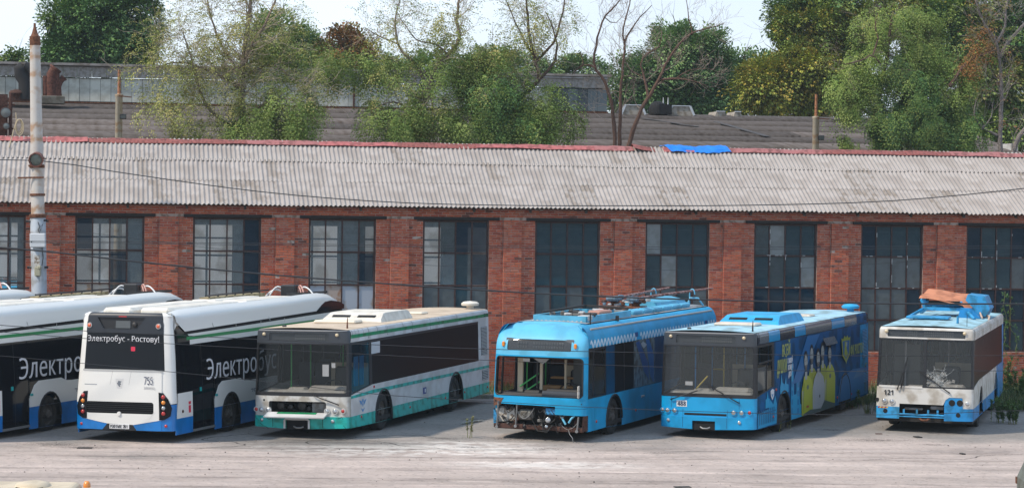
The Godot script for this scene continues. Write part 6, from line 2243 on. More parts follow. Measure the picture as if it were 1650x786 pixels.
# ------------------------------------------------------------------ the long shed behind
func build_shed():
	var root := thing("long_shed", "long grey industrial shed with felted roof and glazed raised lantern behind the depot", "shed", DEP)
	var X0 := -27.0
	var X1 := 25.0
	var ze := -20.0
	var zt := -30.0
	var ye := 8.44
	var yt := 10.13
	var wm := mt("shed_wall", Color(0.46, 0.45, 0.43), 0.9, {"tex": "dirt", "ts": 0.2})
	var b := Mb.new()
	b.box(Vector3((X0 + X1) / 2, 4.15, ze - 0.35), Vector3(X1 - X0, 8.3, 0.3))
	b.box(Vector3(X0 + 0.15, 4.4, ze - 10), Vector3(0.3, 8.8, 20.0))
	b.box(Vector3(X1 - 0.15, 4.4, ze - 10), Vector3(0.3, 8.8, 20.0))
	b.box(Vector3((X0 + X1) / 2, 4.15, ze - 20), Vector3(X1 - X0, 8.3, 0.3))
	obj("wall", b, wm, root)
	var felt := []
	for k in 4:
		var v: float = [0.125, 0.085, 0.105, 0.155][k]
		felt.append(mt("felt_%d" % k, Color(v, v * 0.83, v * 0.75), 0.95, {"tex": ["dirt", "blotch", "streak", "dirt"][k], "ts": [0.35, 0.5, 0.3, 0.6][k], "nrm": "bump", "ns": 0.4}))
	rng.seed = 3003
	var n := 6
	for r in n:
		var x := X0
		while x < X1 - 0.1:
			var w := minf(rng.randf_range(6.5, 10.5), X1 - x)
			b = Mb.new()
			var nz := noise(int(x * 7) + r * 31, 0.5, 3)
			var seg := maxi(4, int(w / 0.5))
			b.smooth()
			var f0 := float(r) / n
			var f1 := float(r + 1) / n + 0.02
			for i in seg:
				var q := []
				var lo := []
				for e in [[i, 0], [i + 1, 0], [i + 1, 1], [i, 1]]:
					var xx: float = x + w * e[0] / seg
					var f: float = (f0 - 0.012 + nz.get_noise_1d(xx) * 0.012) if e[1] == 0 else f1
					var lift: float = (0.09 + nz.get_noise_1d(xx + 50.0) * 0.05) if e[1] == 0 else 0.0
					if r == 0 and e[1] == 0:
						f -= 0.02
					q.append(Vector3(xx, lerpf(ye, yt, f) + lift, lerpf(ze, zt, f)))
				b.quad(q[0], q[1], q[2], q[3], Vector3.UP)
				b.quad(q[0], q[1], q[1] - Vector3(0, 0.16, 0), q[0] - Vector3(0, 0.16, 0), Vector3.BACK)
			obj("roof_strip", b, felt[[0, 3, 1, 3, 2, 1][(r + rng.randi() % 2) % 6]], root)
			x += w
	# the far slope and the flat edge of the roof on the right
	b = Mb.new()
	b.flat()
	b.quad(Vector3(X0, yt, zt), Vector3(X1, yt, zt), Vector3(X1, ye, zt - 10), Vector3(X0, ye, zt - 10), Vector3.UP)
	obj("rear_roof", b, felt[1], root)
	# gutter in lengths
	var x := X0
	while x < X1:
		var w := minf(rng.randf_range(2.8, 4.2), X1 - x)
		b = Mb.new()
		b.tube([Vector3(x, ye - 0.09 + rng.randf_range(-0.015, 0.015), ze + 0.22), Vector3(x + w - 0.03, ye - 0.09 + rng.randf_range(-0.015, 0.015), ze + 0.22)], 0.065, 8)
		obj("gutter", b, mats.gutter if rng.randf() < 0.75 else mats.grey_paint, root)
		x += w
	# old repair lines on the felt
	for e in [[14.3, 0.28, 15.2, 0.72], [-5.0, 0.3, -4.4, 0.6], [11.9, 0.55, 12.0, 0.8]]:
		b = Mb.new()
		b.bar(Vector3(e[0] + 0.6, lerpf(ye, yt, e[1]) + 0.09, lerpf(ze, zt, e[1])), Vector3(e[2] - 1.4, lerpf(ye, yt, e[3]) + 0.09, lerpf(ze, zt, e[3])), 0.3, 0.02)
		obj("repair_strip", b, mats.tar, root)
	# raised lantern: panels under a fascia under a thin roof
	var XL := 9.45
	var pm := []
	for k in 6:
		var c: Color = [Color(0.46, 0.465, 0.41), Color(0.41, 0.415, 0.37), Color(0.48, 0.48, 0.42), Color(0.43, 0.435, 0.39), Color(0.35, 0.36, 0.32), Color(0.39, 0.39, 0.34)][k]
		pm.append(mt("lantern_panel_%d" % k, c * 1.15, 0.55, {"tex": "soft", "ts": 0.6}))
	var gp := [glass("lantern_glass_0", Color(0.07, 0.09, 0.1), 0.7, 0.08), glass("lantern_glass_1", Color(0.14, 0.17, 0.18), 0.75, 0.12)]
	b = Mb.new()
	b.box(Vector3((X0 + XL) / 2, 10.7, zt - 0.2), Vector3(XL - X0, 1.1, 0.06))
	b.box(Vector3((X0 + XL) / 2, 10.17, zt + 0.02), Vector3(XL - X0, 0.1, 0.1))
	obj("lantern_back", b, mats.void_black, root)
	x = X0
	while x < XL - 0.1:
		var w := 0.45
		b = Mb.new()
		var glazed := x > 6.4
		b.box(Vector3(x + w / 2, 10.71, zt + rng.randf_range(-0.012, 0.012)), Vector3(w - 0.014, 1.0, 0.02))
		obj("lantern_panel", b, gp[rng.randi() % 2] if glazed else pm[rng.randi() % 6], root)
		x += w
	x = X0
	while x < XL:
		var w := minf(rng.randf_range(0.5, 0.7) if x < -8 else rng.randf_range(1.6, 2.8), XL - x)
		b = Mb.new()
		b.box(Vector3(x + w / 2, 11.49 + rng.randf_range(-0.012, 0.012), zt + 0.1), Vector3(w - 0.015, 0.46, 0.03), Basis(Vector3.RIGHT, rng.randf_range(-0.02, 0.02)))
		obj("fascia_panel", b, mt("fascia_%d" % (rng.randi() % 3), Color(0.34, 0.32, 0.30) * [0.85, 1.0, 1.15][rng.randi() % 3], 0.8, {"tex": "streak", "ts": 0.5}), root)
		x += w
	b = Mb.new()
	b.box(Vector3((X0 + XL) / 2, 11.85, zt - 1.8), Vector3(XL - X0 + 0.3, 0.1, 4.2), Basis(Vector3.RIGHT, 0.02))
	obj("lantern_roof", b, mt("lantern_roof", Color(0.27, 0.245, 0.23), 0.9, {"tex": "dirt", "ts": 0.4}), root)
	b = Mb.new()
	b.tube([Vector3(-7.0, 11.71, zt + 0.16), Vector3(XL, 11.7, zt + 0.16)], 0.045, 7)
	obj("lantern_gutter", b, mats.gutter, root)
	b = Mb.new()
	b.box(Vector3(XL - 0.1, 10.9, zt - 1.9), Vector3(0.14, 1.8, 3.6))
	obj("lantern_end_wall", b, mats.grey_paint, root)
	b = Mb.new()
	b.box(Vector3((X0 + XL) / 2, 10.16, zt + 0.13), Vector3(XL - X0, 0.05, 0.16))
	obj("rusty_flashing", b, mats.rust, root)
	for e in [-7.0, -2.0, 1.5]:
		b = Mb.new()
		b.box(Vector3(e, 10.75, zt + 0.05), Vector3(0.08, 1.1, 0.1))
		obj("lantern_post", b, mats.rust_dark, root)
	# skylight boxes on the right, ridge side
	for e in [[10.55, 1.05], [12.75, 1.15], [14.6, 0.55], [15.4, 0.4]]:
		b = Mb.new()
		var w: float = e[1]
		b.prism(pg([-w * 0.5, -0.06, w * 0.5, -0.06, w * 0.33, (0.36 if e[0] < 14 else 0.16), -w * 0.33, (0.36 if e[0] < 14 else 0.16)]), -1.4, 0.0, Transform3D(Basis.IDENTITY, Vector3(e[0], yt, zt + 0.5)))
		var s := obj("skylight", b, mt("skylight_side", Color(0.34, 0.30, 0.25), 0.8, {"tex": "dirt", "ts": 0.8}), root)
		b = Mb.new()
		b.bar(Vector3(e[0] + w * 0.36, yt + 0.37, zt + 0.52), Vector3(e[0] + w * 0.53, yt - 0.04, zt + 0.52), 0.06, 0.1)
		b.bar(Vector3(e[0] - w * 0.36, yt + 0.38, zt + 0.5), Vector3(e[0] + w * 0.36, yt + 0.38, zt + 0.5), 0.1, 0.04)
		b.bar(Vector3(e[0] - w * 0.36, yt + 0.37, zt + 0.52), Vector3(e[0] - w * 0.53, yt - 0.04, zt + 0.52), 0.06, 0.1)
		if e[0] > 14:
			b = Mb.new()
			b.bar(Vector3(e[0] - w * 0.36, yt + 0.17, zt + 0.5), Vector3(e[0] + w * 0.36, yt + 0.17, zt + 0.5), 0.1, 0.04)
		obj("skylight_rim", b, mt("skylight_rim", Color(0.5, 0.52, 0.54), 0.5), s)
	# dark hood between the skylights
	b = Mb.new()
	b.lathe([Vector2(0.42, 0), Vector2(0.42, 0.3), Vector2(0.3, 0.52), Vector2(0.12, 0.58), Vector2(0, 0.6)], Transform3D(Basis.IDENTITY, Vector3(11.7, yt - 0.02, zt + 0.4)), 10)
	b.box(Vector3(11.95, yt + 0.2, zt + 0.6), Vector3(0.6, 0.44, 0.5))
	var hood := obj("roof_hood", b, mats.void_black, root)
	for k in 2:
		b = Mb.new()
		b.tube([Vector3(11.9 + k * 0.22, yt + 0.42, zt + 0.6), Vector3(11.9 + k * 0.22, yt + 0.74, zt + 0.6)], [0.03, 0.012], 5)
		obj("hood_spike", b, mats.paper, hood)
	# ventilation pipes on the left
	var zp := -28.0
	b = Mb.new()
	b.rbox(Vector3(-15.04, 10.17, -28.00), Vector3(0.98, 0.34, 0.7), 0.03)
	obj("pipe_plinth", b, mt("plinth_grey", Color(0.13, 0.12, 0.10), 0.9, {"tex": "dirt", "ts": 0.6}), root)
	for e in [[Vector3(-15.35, 10.30, -28.00), Vector3(-15.36, 11.19, -28.00), 0.12, []], [Vector3(-15.09, 10.30, -28.00), Vector3(-15.12, 10.91, -28.00), 0.22, [Vector3(-15.10, 11.25, -28.00), Vector3(-14.95, 11.49, -28.00)]], [Vector3(-14.78, 10.31, -28.00), Vector3(-14.81, 10.73, -28.00), 0.115, [Vector3(-14.74, 10.94, -28.00), Vector3(-14.61, 11.10, -28.00)]], [Vector3(-14.89, 10.31, -28.00), Vector3(-14.90, 11.41, -28.00), 0.13, []]]:
		b = Mb.new()
		var pts := [e[0], e[1]]
		pts.append_array(e[3])
		b.tube(pts, e[2], 12)
		if e[3].size() > 0:
			b.lathe([Vector2(e[2] * 1.2, -0.04), Vector2(e[2] * 1.3, 0.02), Vector2(e[2] * 1.2, 0.06)], Transform3D(Basis(Vector3.BACK, -0.6), e[3][1]), 12)
			b.lathe([Vector2(e[2] * 1.06, -0.03), Vector2(e[2] * 1.06, 0.03)], Transform3D(Basis.IDENTITY, e[1]), 12)
		obj("vent_pipe", b, mats.rust_pipe, root)
	for e in [[Vector3(-16.18, 10.18, -28.00), Vector3(-16.21, 10.91, -28.00), 0.28, [Vector3(-16.36, 11.17, -28.00), Vector3(-16.42, 11.43, -28.00), Vector3(-16.26, 11.54, -28.00)]], [Vector3(-15.92, 10.18, -28.00), Vector3(-15.93, 11.23, -28.00), 0.22, [Vector3(-16.01, 11.49, -28.00), Vector3(-16.24, 11.57, -28.00)]]]:
		b = Mb.new()
		var pts := [e[0], e[1]]
		pts.append_array(e[3])
		b.tube(pts, e[2], 12)
		obj("black_duct", b, mats.duct, root)
	b = Mb.new()
	b.lathe([Vector2(0.2, -0.2), Vector2(0.26, 0.05), Vector2(0.34, 0.1), Vector2(0.3, 0.2), Vector2(0.1, 0.26), Vector2(0, 0.26)], Transform3D(Basis.IDENTITY, Vector3(-16.54, 10.33, -28.00)), 12)
	b.box(Vector3(-16.48, 10.17, -28.00), Vector3(1.0, 0.12, 0.4))
	obj("vent_cowl", b, mats.rust_dark, root)

# ------------------------------------------------------------------ poles, lamps, wires
func build_poles():
	# main pole, by the left edge, in front of the depot
	var p := Vector3(-14.28, 0, -73)
	var root := thing("lighting_pole", "tall white and rust-stained steel pole with a round floodlight and a grey switch box", "pole", Transform3D(Basis(Vector3.BACK, 0.026), p))
	var b := Mb.new()
	b.lathe([Vector2(0.235, 0), Vector2(0.235, 5.42), Vector2(0.225, 5.44)], Transform3D.IDENTITY, 20)
	obj("lower_tube", b, mats.pole_grey, root)
	b = Mb.new()
	b.lathe([Vector2(0.255, 5.40), Vector2(0.265, 5.42), Vector2(0.265, 5.5), Vector2(0.21, 5.52)], Transform3D.IDENTITY, 20)
	for y in [6.1, 6.95, 7.2]:
		b.lathe([Vector2(0.21, y - 0.04), Vector2(0.235, y - 0.03), Vector2(0.235, y + 0.03), Vector2(0.2, y + 0.04)], Transform3D.IDENTITY, 18)
	obj("clamp_band", b, mats.rust, root)
	b = Mb.new()
	b.lathe([Vector2(0.205, 5.5), Vector2(0.19, 7.3), Vector2(0.155, 10.75)], Transform3D.IDENTITY, 20)
	obj("upper_tube", b, mats.pole_white, root)
	b = Mb.new()
	b.lathe([Vector2(0.155, 10.62), Vector2(0.165, 10.65), Vector2(0.165, 10.9), Vector2(0.13, 10.91), Vector2(0.09, 11.0), Vector2(0.04, 11.18), Vector2(0.035, 11.3), Vector2(0, 11.3)], Transform3D.IDENTITY, 16)
	obj("pole_top", b, mats.rust, root)
	var lx := Basis(Vector3.RIGHT, PI / 2 + 0.25) 
	b = Mb.new()
	b.lathe([Vector2(0, -0.14), Vector2(0.12, -0.14), Vector2(0.2, 0.0), Vector2(0.215, 0.24), Vector2(0.225, 0.26), Vector2(0.19, 0.26), Vector2(0.18, 0.15)], Transform3D(lx, Vector3(0.08, 7.2, 0.34)), 20)
	var fl := obj("floodlight", b, mats.rust_paint, root)
	b = Mb.new()
	b.lathe([Vector2(0.185, 0.2), Vector2(0.1, 0.235), Vector2(0, 0.245)], Transform3D(lx, Vector3(0.08, 7.2, 0.34)), 18)
	obj("floodlight_glass", b, mt("old_glass", Color(0.12, 0.14, 0.12), 0.15), fl)
	b = Mb.new()
	b.bar(Vector3(-0.55, 6.62, 0.2), Vector3(0.24, 6.62, 0.2), 0.035, 0.05)
	b.bar(Vector3(-0.22, 6.98, 0.2), Vector3(0.26, 6.98, 0.2), 0.05, 0.06)
	obj("cross_arm", b, mats.rust, root)
	b = Mb.new()
	b.rbox(Vector3(0.05, 4.72, 0.3), Vector3(0.47, 0.42, 0.18), 0.02)
	var sb := obj("switch_box", b, mats.box_pale, root)
	b = Mb.new()
	b.box(Vector3(-0.13, 4.68, 0.392), Vector3(0.035, 0.05, 0.01))
	obj("box_lock", b, mats.black, sb)
	b = Mb.new()
	b.rbox(Vector3(0.02, 3.78, 0.28), Vector3(0.18, 0.28, 0.14), 0.02)
	b.rbox(Vector3(0.08, 3.9, 0.3), Vector3(0.1, 0.1, 0.16), 0.02)
	obj("junction_box", b, mt("box_olive", Color(0.36, 0.34, 0.24), 0.6), root)
	b = Mb.new()
	b.box(Vector3(0, 4.1, 0.235), Vector3(0.16, 0.34, 0.02))
	obj("faded_plate", b, mats.bent_white, root)
	for e in [[-0.27, 5.3], [0.24, 5.32], [-0.26, 3.9], [0.23, 3.9]]:
		b = Mb.new()
		b.lathe([Vector2(0, -0.07), Vector2(0.035, -0.07), Vector2(0.035, -0.02), Vector2(0.022, 0), Vector2(0.035, 0.02), Vector2(0.035, 0.07), Vector2(0, 0.07)], Transform3D(Basis(Vector3.BACK, PI / 2), Vector3(e[0], e[1], 0.1)), 8)
		obj("insulator", b, mats.black, root)
	b = Mb.new()
	b.tube([Vector3(0.05, 5.28, 0.26), Vector3(0.14, 5.0, 0.3), Vector3(0.2, 5.2, 0.28), Vector3(0.05, 5.05, 0.27), Vector3(0.12, 4.9, 0.27)], 0.012, 5)
	b.tube([Vector3(0.16, 4.5, 0.26), Vector3(0.19, 4.2, 0.27), Vector3(0.15, 3.95, 0.27)], 0.014, 5)
	obj("hanging_cable", b, mats.black, root)
	# two rusty posts between the depot and the shed
	for e in [[Vector3(-12.38, 8.19, -14.00), 9.86, 10.76, 0.115, "rust-streaked post with a small floodlight standing behind the left half of the depot roof"], [Vector3(14.34, 8.35, -14.00), 9.53, 10.40, 0.115, "rusty yellowish post with a small floodlight behind the right half of the depot roof"]]:
		var q: Vector3 = e[0]
		root = thing("lamp_post", e[4], "post", Transform3D(DEP.basis, DEP * Vector3(q.x, 0, q.z)), "rusty posts behind the depot ridge")
		b = Mb.new()
		b.lathe([Vector2(0.16, 0), Vector2(0.13, e[1] - 0.1), Vector2(0.15, e[1] - 0.08), Vector2(0.15, e[1]), Vector2(0.06, e[1] + 0.02)], Transform3D.IDENTITY, 12)
		obj("lower_tube", b, mats.pole_rusty, root)
		b = Mb.new()
		b.lathe([Vector2(0.065, e[1]), Vector2(0.055, e[2]), Vector2(0, e[2])], Transform3D.IDENTITY, 10)
		obj("upper_tube", b, mats.rust_pale, root)
		b = Mb.new()
		b.bar(Vector3(0, e[1] - 0.06, 0.15), Vector3(0.45, e[1] - 0.1, 0.15), 0.03, 0.04)
		obj("arm", b, mats.rust, root)
		var lamp_y: float = Vector3(-12.26, 9.04, -14.00).y if q.x < 0 else Vector3(14.46, 8.71, -14.00).y
		b = Mb.new()
		b.rbox(Vector3(0.15, lamp_y, 0.22), Vector3(0.24, 0.18, 0.08), 0.015, Basis(Vector3.RIGHT, 0.2))
		var lf := obj("floodlight", b, mats.black, root)
		b = Mb.new()
		b.box(Vector3(0.15, lamp_y - 0.006, 0.265), Vector3(0.19, 0.12, 0.012), Basis(Vector3.RIGHT, 0.2))
		obj("floodlight_glass", b, mt("lamp_glass_grey", Color(0.13, 0.145, 0.14), 0.2), lf)
	# old searchlights on a rusty bracket at the left edge
	root = thing("searchlight_rack", "dark rusty rack with two round searchlights at the left edge above the ridge", "searchlights", Transform3D(DEP.basis, DEP * Vector3(Vector3(-16.17, 8.72, -6.00).x, 0, -6)))
	b = Mb.new()
	b.tube([Vector3(0.15, 0, 0), Vector3(0.15, 9.5, 0)], 0.06, 8)
	b.box(Vector3(-0.2, 8.7, -0.1), Vector3(0.5, 1.5, 0.1))
	b.bar(Vector3(-0.4, 9.1, 0), Vector3(0.3, 9.1, 0), 0.06, 0.06)
	b.bar(Vector3(-0.4, 8.3, 0), Vector3(0.3, 8.3, 0), 0.06, 0.06)
	obj("rack", b, mats.rust_dark, root)
	for e in [[0.0, 8.83, 0.17], [0.02, 8.38, 0.11]]:
		b = Mb.new()
		b.lathe([Vector2(0, -0.2), Vector2(e[2] * 0.8, -0.18), Vector2(e[2] * 1.1, 0), Vector2(e[2] * 1.15, 0.14), Vector2(e[2], 0.15)], Transform3D(Basis(Vector3.RIGHT, PI / 2), Vector3(e[0], e[1], 0.12)), 16)
		var s := obj("searchlight", b, mats.rust_dark, root)
		b = Mb.new()
		b.lathe([Vector2(e[2], 0.13), Vector2(e[2] * 0.5, 0.16), Vector2(0, 0.17)], Transform3D(Basis(Vector3.RIGHT, PI / 2), Vector3(e[0], e[1], 0.12)), 16)
		obj("searchlight_glass", b, mt("lamp_glass_grey", Color.WHITE), s)
	# a coil of rope on the ridge
	b = Mb.new()
	var c: Vector3 = DEP * Vector3(-15.66, 8.33, -3.30)
	rng.seed = 5
	for k in 3:
		var pts := []
		for i in 15:
			var t := TAU * i / 14
			pts.append(c + Vector3(cos(t) * (0.09 + 0.02 * k) + 0.02 * k, sin(t) * (0.2 + 0.03 * k) - 0.03 * k, 0.03 * k))
		b.tube(pts, 0.016, 5)
	b.tube([c + Vector3(-0.1, 0.42, 0), c + Vector3(-0.08, 0.15, 0), c + Vector3(-0.18, -0.3, 0.1), c + Vector3(-0.2, -0.72, 0.5)], 0.016, 5)
	tag(obj("rope_coil", b, mt("rope", Color(0.42, 0.34, 0.22), 0.9)), "pale rope coil hung at the left end of the depot ridge", "rope")

func wire(pts: Array, r: float, label: String):
	var c := Curve3D.new()
	for i in pts.size():
		var a: Vector3 = pts[maxi(i - 1, 0)]
		var d: Vector3 = pts[mini(i + 1, pts.size() - 1)]
		var t := (d - a) / (2.0 if i > 0 and i < pts.size() - 1 else 1.0)
		var lp: float = (pts[i] - pts[maxi(i - 1, 0)]).length()
		var ln: float = (pts[mini(i + 1, pts.size() - 1)] - pts[i]).length()
		c.add_point(pts[i], -t.normalized() * lp * 0.33, t.normalized() * ln * 0.33)
	var ps := []
	var L := c.get_baked_length()
	for i in 33:
		ps.append(c.sample_baked(L * i / 32.0, true))
	var b := Mb.new()
	b.tube(ps, r, 5)
	tag(obj("overhead_wire", b, mats.black), label, "wire", "overhead wires across the yard")

func build_wires():
	wire([Vector3(-17.82, 7.03, -73.00), Vector3(-14.53, 7.14, -73.00), Vector3(-11.57, 6.75, -73.00), Vector3(-7.65, 6.27, -73.00), Vector3(-3.88, 6.01, -73.00), Vector3(-0.11, 5.95, -73.00), Vector3(3.28, 5.98, -73.00), Vector3(7.05, 6.04, -73.00), Vector3(11.38, 6.22, -73.00), Vector3(15.51, 6.65, -73.00), Vector3(18.33, 7.06, -73.00)], 0.016, "thin wire from the left pole sagging along the lower edge of the corrugated roof")
	wire([Vector3(-14.74, 4.91, -58.00), Vector3(-11.75, 4.75, -58.00), Vector3(-8.89, 4.47, -58.00), Vector3(-6.05, 4.23, -58.00), Vector3(-3.21, 4.04, -58.00), Vector3(-0.06, 3.87, -58.00), Vector3(2.79, 3.77, -58.00), Vector3(5.93, 3.72, -58.00), Vector3(9.22, 3.70, -58.00), Vector3(14.61, 3.76, -58.00)], 0.021, "thickest black cable running across the brick wall and the roof gear of both trolleybuses")
	wire([Vector3(-16.78, 4.79, -66.00), Vector3(-10.64, 4.82, -66.00), Vector3(-0.08, 4.83, -66.00), Vector3(6.73, 4.90, -66.00), Vector3(16.60, 5.05, -66.00)], 0.008, "upper of the twin thin wires crossing the middle of the depot windows")
	wire([Vector3(-16.78, 4.77, -66.00), Vector3(-10.64, 4.78, -66.00), Vector3(-0.08, 4.78, -66.00), Vector3(6.73, 4.83, -66.00), Vector3(16.60, 5.00, -66.00)], 0.008, "lower of the twin thin wires crossing the middle of the depot windows")
	wire([Vector3(-12.74, 5.05, -70.00), Vector3(-7.31, 4.47, -70.00), Vector3(-0.44, 4.12, -70.00), Vector3(7.14, 4.18, -70.00), Vector3(10.94, 4.41, -70.00), Vector3(17.61, 5.01, -70.00)], 0.006, "hair-thin wire rising to the right across the brick piers")
	wire([Vector3(-11.68, 3.67, -46.00), Vector3(-8.59, 3.48, -46.00), Vector3(-6.48, 3.40, -46.00), Vector3(-3.16, 3.28, -46.00), Vector3(-0.03, 3.20, -46.00), Vector3(4.24, 3.17, -46.00), Vector3(7.09, 3.17, -46.00), Vector3(11.61, 3.24, -46.00)], 0.007, "thin wire across the tops of the bus windscreens")
	wire([Vector3(-11.68, 3.57, -46.00), Vector3(-8.59, 3.34, -46.00), Vector3(-4.79, 3.16, -46.00), Vector3(-0.03, 2.98, -46.00), Vector3(4.25, 2.88, -46.00), Vector3(6.99, 2.87, -46.00), Vector3(11.61, 2.96, -46.00)], 0.006, "thin wire across the upper half of the bus windscreens")
	wire([Vector3(-11.68, 3.10, -46.00), Vector3(-8.58, 2.87, -46.00), Vector3(-4.78, 2.54, -46.00), Vector3(-2.50, 2.31, -46.00), Vector3(-0.02, 2.19, -46.00), Vector3(1.43, 2.12, -46.00), Vector3(4.26, 2.05, -46.00), Vector3(7.11, 2.04, -46.00), Vector3(9.84, 2.16, -46.00), Vector3(11.62, 2.25, -46.00)], 0.006, "lowest thin wire, crossing the bus headlights")

# ------------------------------------------------------------------ small things in the yard
func build_small():
	rng.seed = 606
	# vehicles of which only the tops reach into the frame
	var root := thing("cream_van", "cream van roof with a raised hatch and an orange lamp at the lower left corner", "van", Transform3D(Basis(Vector3.UP, 0.02), Vector3(-7.3, 0, -33)))
	var cream := mt("cream_paint", Color(0.62, 0.5, 0.34), 0.45, {"tex": "soft", "ts": 0.6})
	var b := Mb.new()
	b.prism(rrect(-1.45, 0.35, 1.42, 2.09, 0.1), 0.0, 5.0)
	obj("body", b, cream, root)
	b = Mb.new()
	b.lathe([Vector2(0.24, 0), Vector2(0.22, 0.04), Vector2(0.12, 0.062), Vector2(0, 0.066)], Transform3D(Basis.from_scale(Vector3(1.0, 1, 1.6)), Vector3(0.83, 2.085, 0.5)), 20)
	obj("roof_hatch", b, cream, root)
	b = Mb.new()
	b.box(Vector3(0.83, 2.09, 0.62), Vector3(0.36, 0.02, 0.4))
	obj("hatch_gap", b, mats.void_black, root)
	b = Mb.new()
	b.lathe([Vector2(0.05, 0), Vector2(0.05, 0.05), Vector2(0.03, 0.085), Vector2(0, 0.09)], Transform3D(Basis.IDENTITY, Vector3(1.5, 2.03, 0.1)), 14)
	obj("orange_lamp", b, mats.lens_amber, root)
	b = Mb.new()
	b.box(Vector3(0, 1.5, 5.01), Vector3(2.2, 0.7, 0.02))
	b.box(Vector3(1.425, 1.5, 1.2), Vector3(0.02, 0.6, 1.4))
	b.box(Vector3(-1.455, 1.5, 1.2), Vector3(0.02, 0.6, 1.4))
	obj("window", b, mats.glass_side, root)
	for s in [-1.3, 1.27]:
		for z in [0.9, 4.0]:
			wheel(root, s, z, 1 if s > 0 else -1, 0.36)
	root = thing("grey_truck", "grey-green truck cab corner at the lower right edge of the frame", "truck", Transform3D(Basis(Vector3.UP, -0.05), Vector3(8.24, 0, -33)))
	var gg := mt("grey_green_paint", Color(0.13, 0.14, 0.115), 0.5, {"tex": "dirt", "ts": 0.6})
	b = Mb.new()
	b.prism(pg([-1.22, 0.5, 1.2, 0.5, 1.2, 2.85, -1.0, 2.85, -1.24, 2.32]), 0.0, 2.2)
	obj("cab", b, gg, root)
	b = Mb.new()
	b.box(Vector3(-1.1, 2.27, -0.02), Vector3(0.3, 0.09, 0.1))
	obj("bumper_edge", b, mats.rust, root)
	b = Mb.new()
	b.box(Vector3(0, 2.2, 2.21), Vector3(2.0, 0.8, 0.02))
	obj("windscreen", b, mats.glass_side, root)
	for s in [-1.05, 1.05]:
		wheel(root, s, 1.0, 1 if s > 0 else -1, 0.5)
	# a plank and scattered rubbish on the asphalt
	b = Mb.new()
	b.bar(Vector3(-1.30, 0.05, -65.06), Vector3(-0.76, 0.05, -65.92), 0.09, 0.03)
	tag(obj("plank", b, mats.bent_white), "thin pale plank lying on the asphalt between the green bus and the torn-fronted trolleybus", "plank")
	var bits := [[Vector3(-2.30, 0.02, -63.14), 0.12, "small dark lump of asphalt in front of the green bus's wheel"], [Vector3(11.10, 0.02, -58.74), 0.1, "dark flat stone in the dust before trolleybus 121"], [Vector3(9.80, 0.02, -63.67), 0.1, "small reddish scrap left of trolleybus 121"], [Vector3(10.71, 0.02, -62.94), 0.16, "flat brown scrap of board in front of trolleybus 121"], [Vector3(3.69, 0.02, -50.99), 0.2, "dark flat lump at the bottom edge of the yard"], [Vector3(-10.19, 0.02, -57.51), 0.2, "dark oily scrap lying before the electric bus"]]
	for e in bits:
		b = Mb.new()
		b.rbox(e[0], Vector3(e[1] * 1.8, 0.03, e[1]), 0.01, Basis(Vector3.UP, rng.randf() * 3.0))
		tag(obj("scrap", b, mats.rust_dark if e[2].contains("red") else mats.under), e[2], "scrap")
	# gravel: nobody could count it
	var st := Mb.new()
	for k in 3:
		st.rbox(Vector3(k * 0.03, 0, k * 0.011), Vector3(0.03, 0.02, 0.026), 0.008, Basis(Vector3.UP, k))
	var one := Mb.new()
	one.rbox(Vector3.ZERO, Vector3(1, 0.6, 0.8), 0.25)
	var mm := MultiMesh.new()
	mm.transform_format = MultiMesh.TRANSFORM_3D
	mm.use_colors = true
	mm.mesh = one.done()
	var dens := noise(66, 0.25, 3)
	var xs := []
	while xs.size() < 1500:
		var x := rng.randf_range(-14, 17)
		var z := rng.randf_range(-72, -48)
		if dens.get_noise_2d(x, z) < rng.randf_range(-0.3, 0.35):
			continue
		var s := 0.010 + 0.035 * pow(rng.randf(), 4.0)
		xs.append([Transform3D(Basis(Vector3.UP, rng.randf() * TAU).scaled(Vector3.ONE * s), Vector3(x, 0.025, z)), rng.randf_range(0.5, 1.25)])
	mm.instance_count = xs.size()
	for k in xs.size():
		mm.set_instance_transform(k, xs[k][0])
		var v: float = xs[k][1]
		mm.set_instance_color(k, Color(0.26 * v, 0.225 * v, 0.2 * v))
	var mi := MultiMeshInstance3D.new()
	mi.multimesh = mm
	mi.material_override = mt("gravel", Color.WHITE, 0.95, {"vcol": true})
	put(mi, "gravel")
	tag(mi, "loose gravel and crumbs scattered over the dusty yard", "gravel", "", "stuff")

# ------------------------------------------------------------------ trees and plants
var sprays := {}

func leaf(b: Mb, p: Vector3, d: Vector3, side: Vector3, len_: float, wid: float, fold := 0.25):
	var up := side.cross(d).normalized()
	var tip := p + d * len_
	var mid := p + d * len_ * 0.45
	var l := mid + side * wid * 0.5 + up * wid * fold
	var r := mid - side * wid * 0.5 + up * wid * fold
	b.tri(p, l, tip, up)
	b.tri(p, tip, r, up)

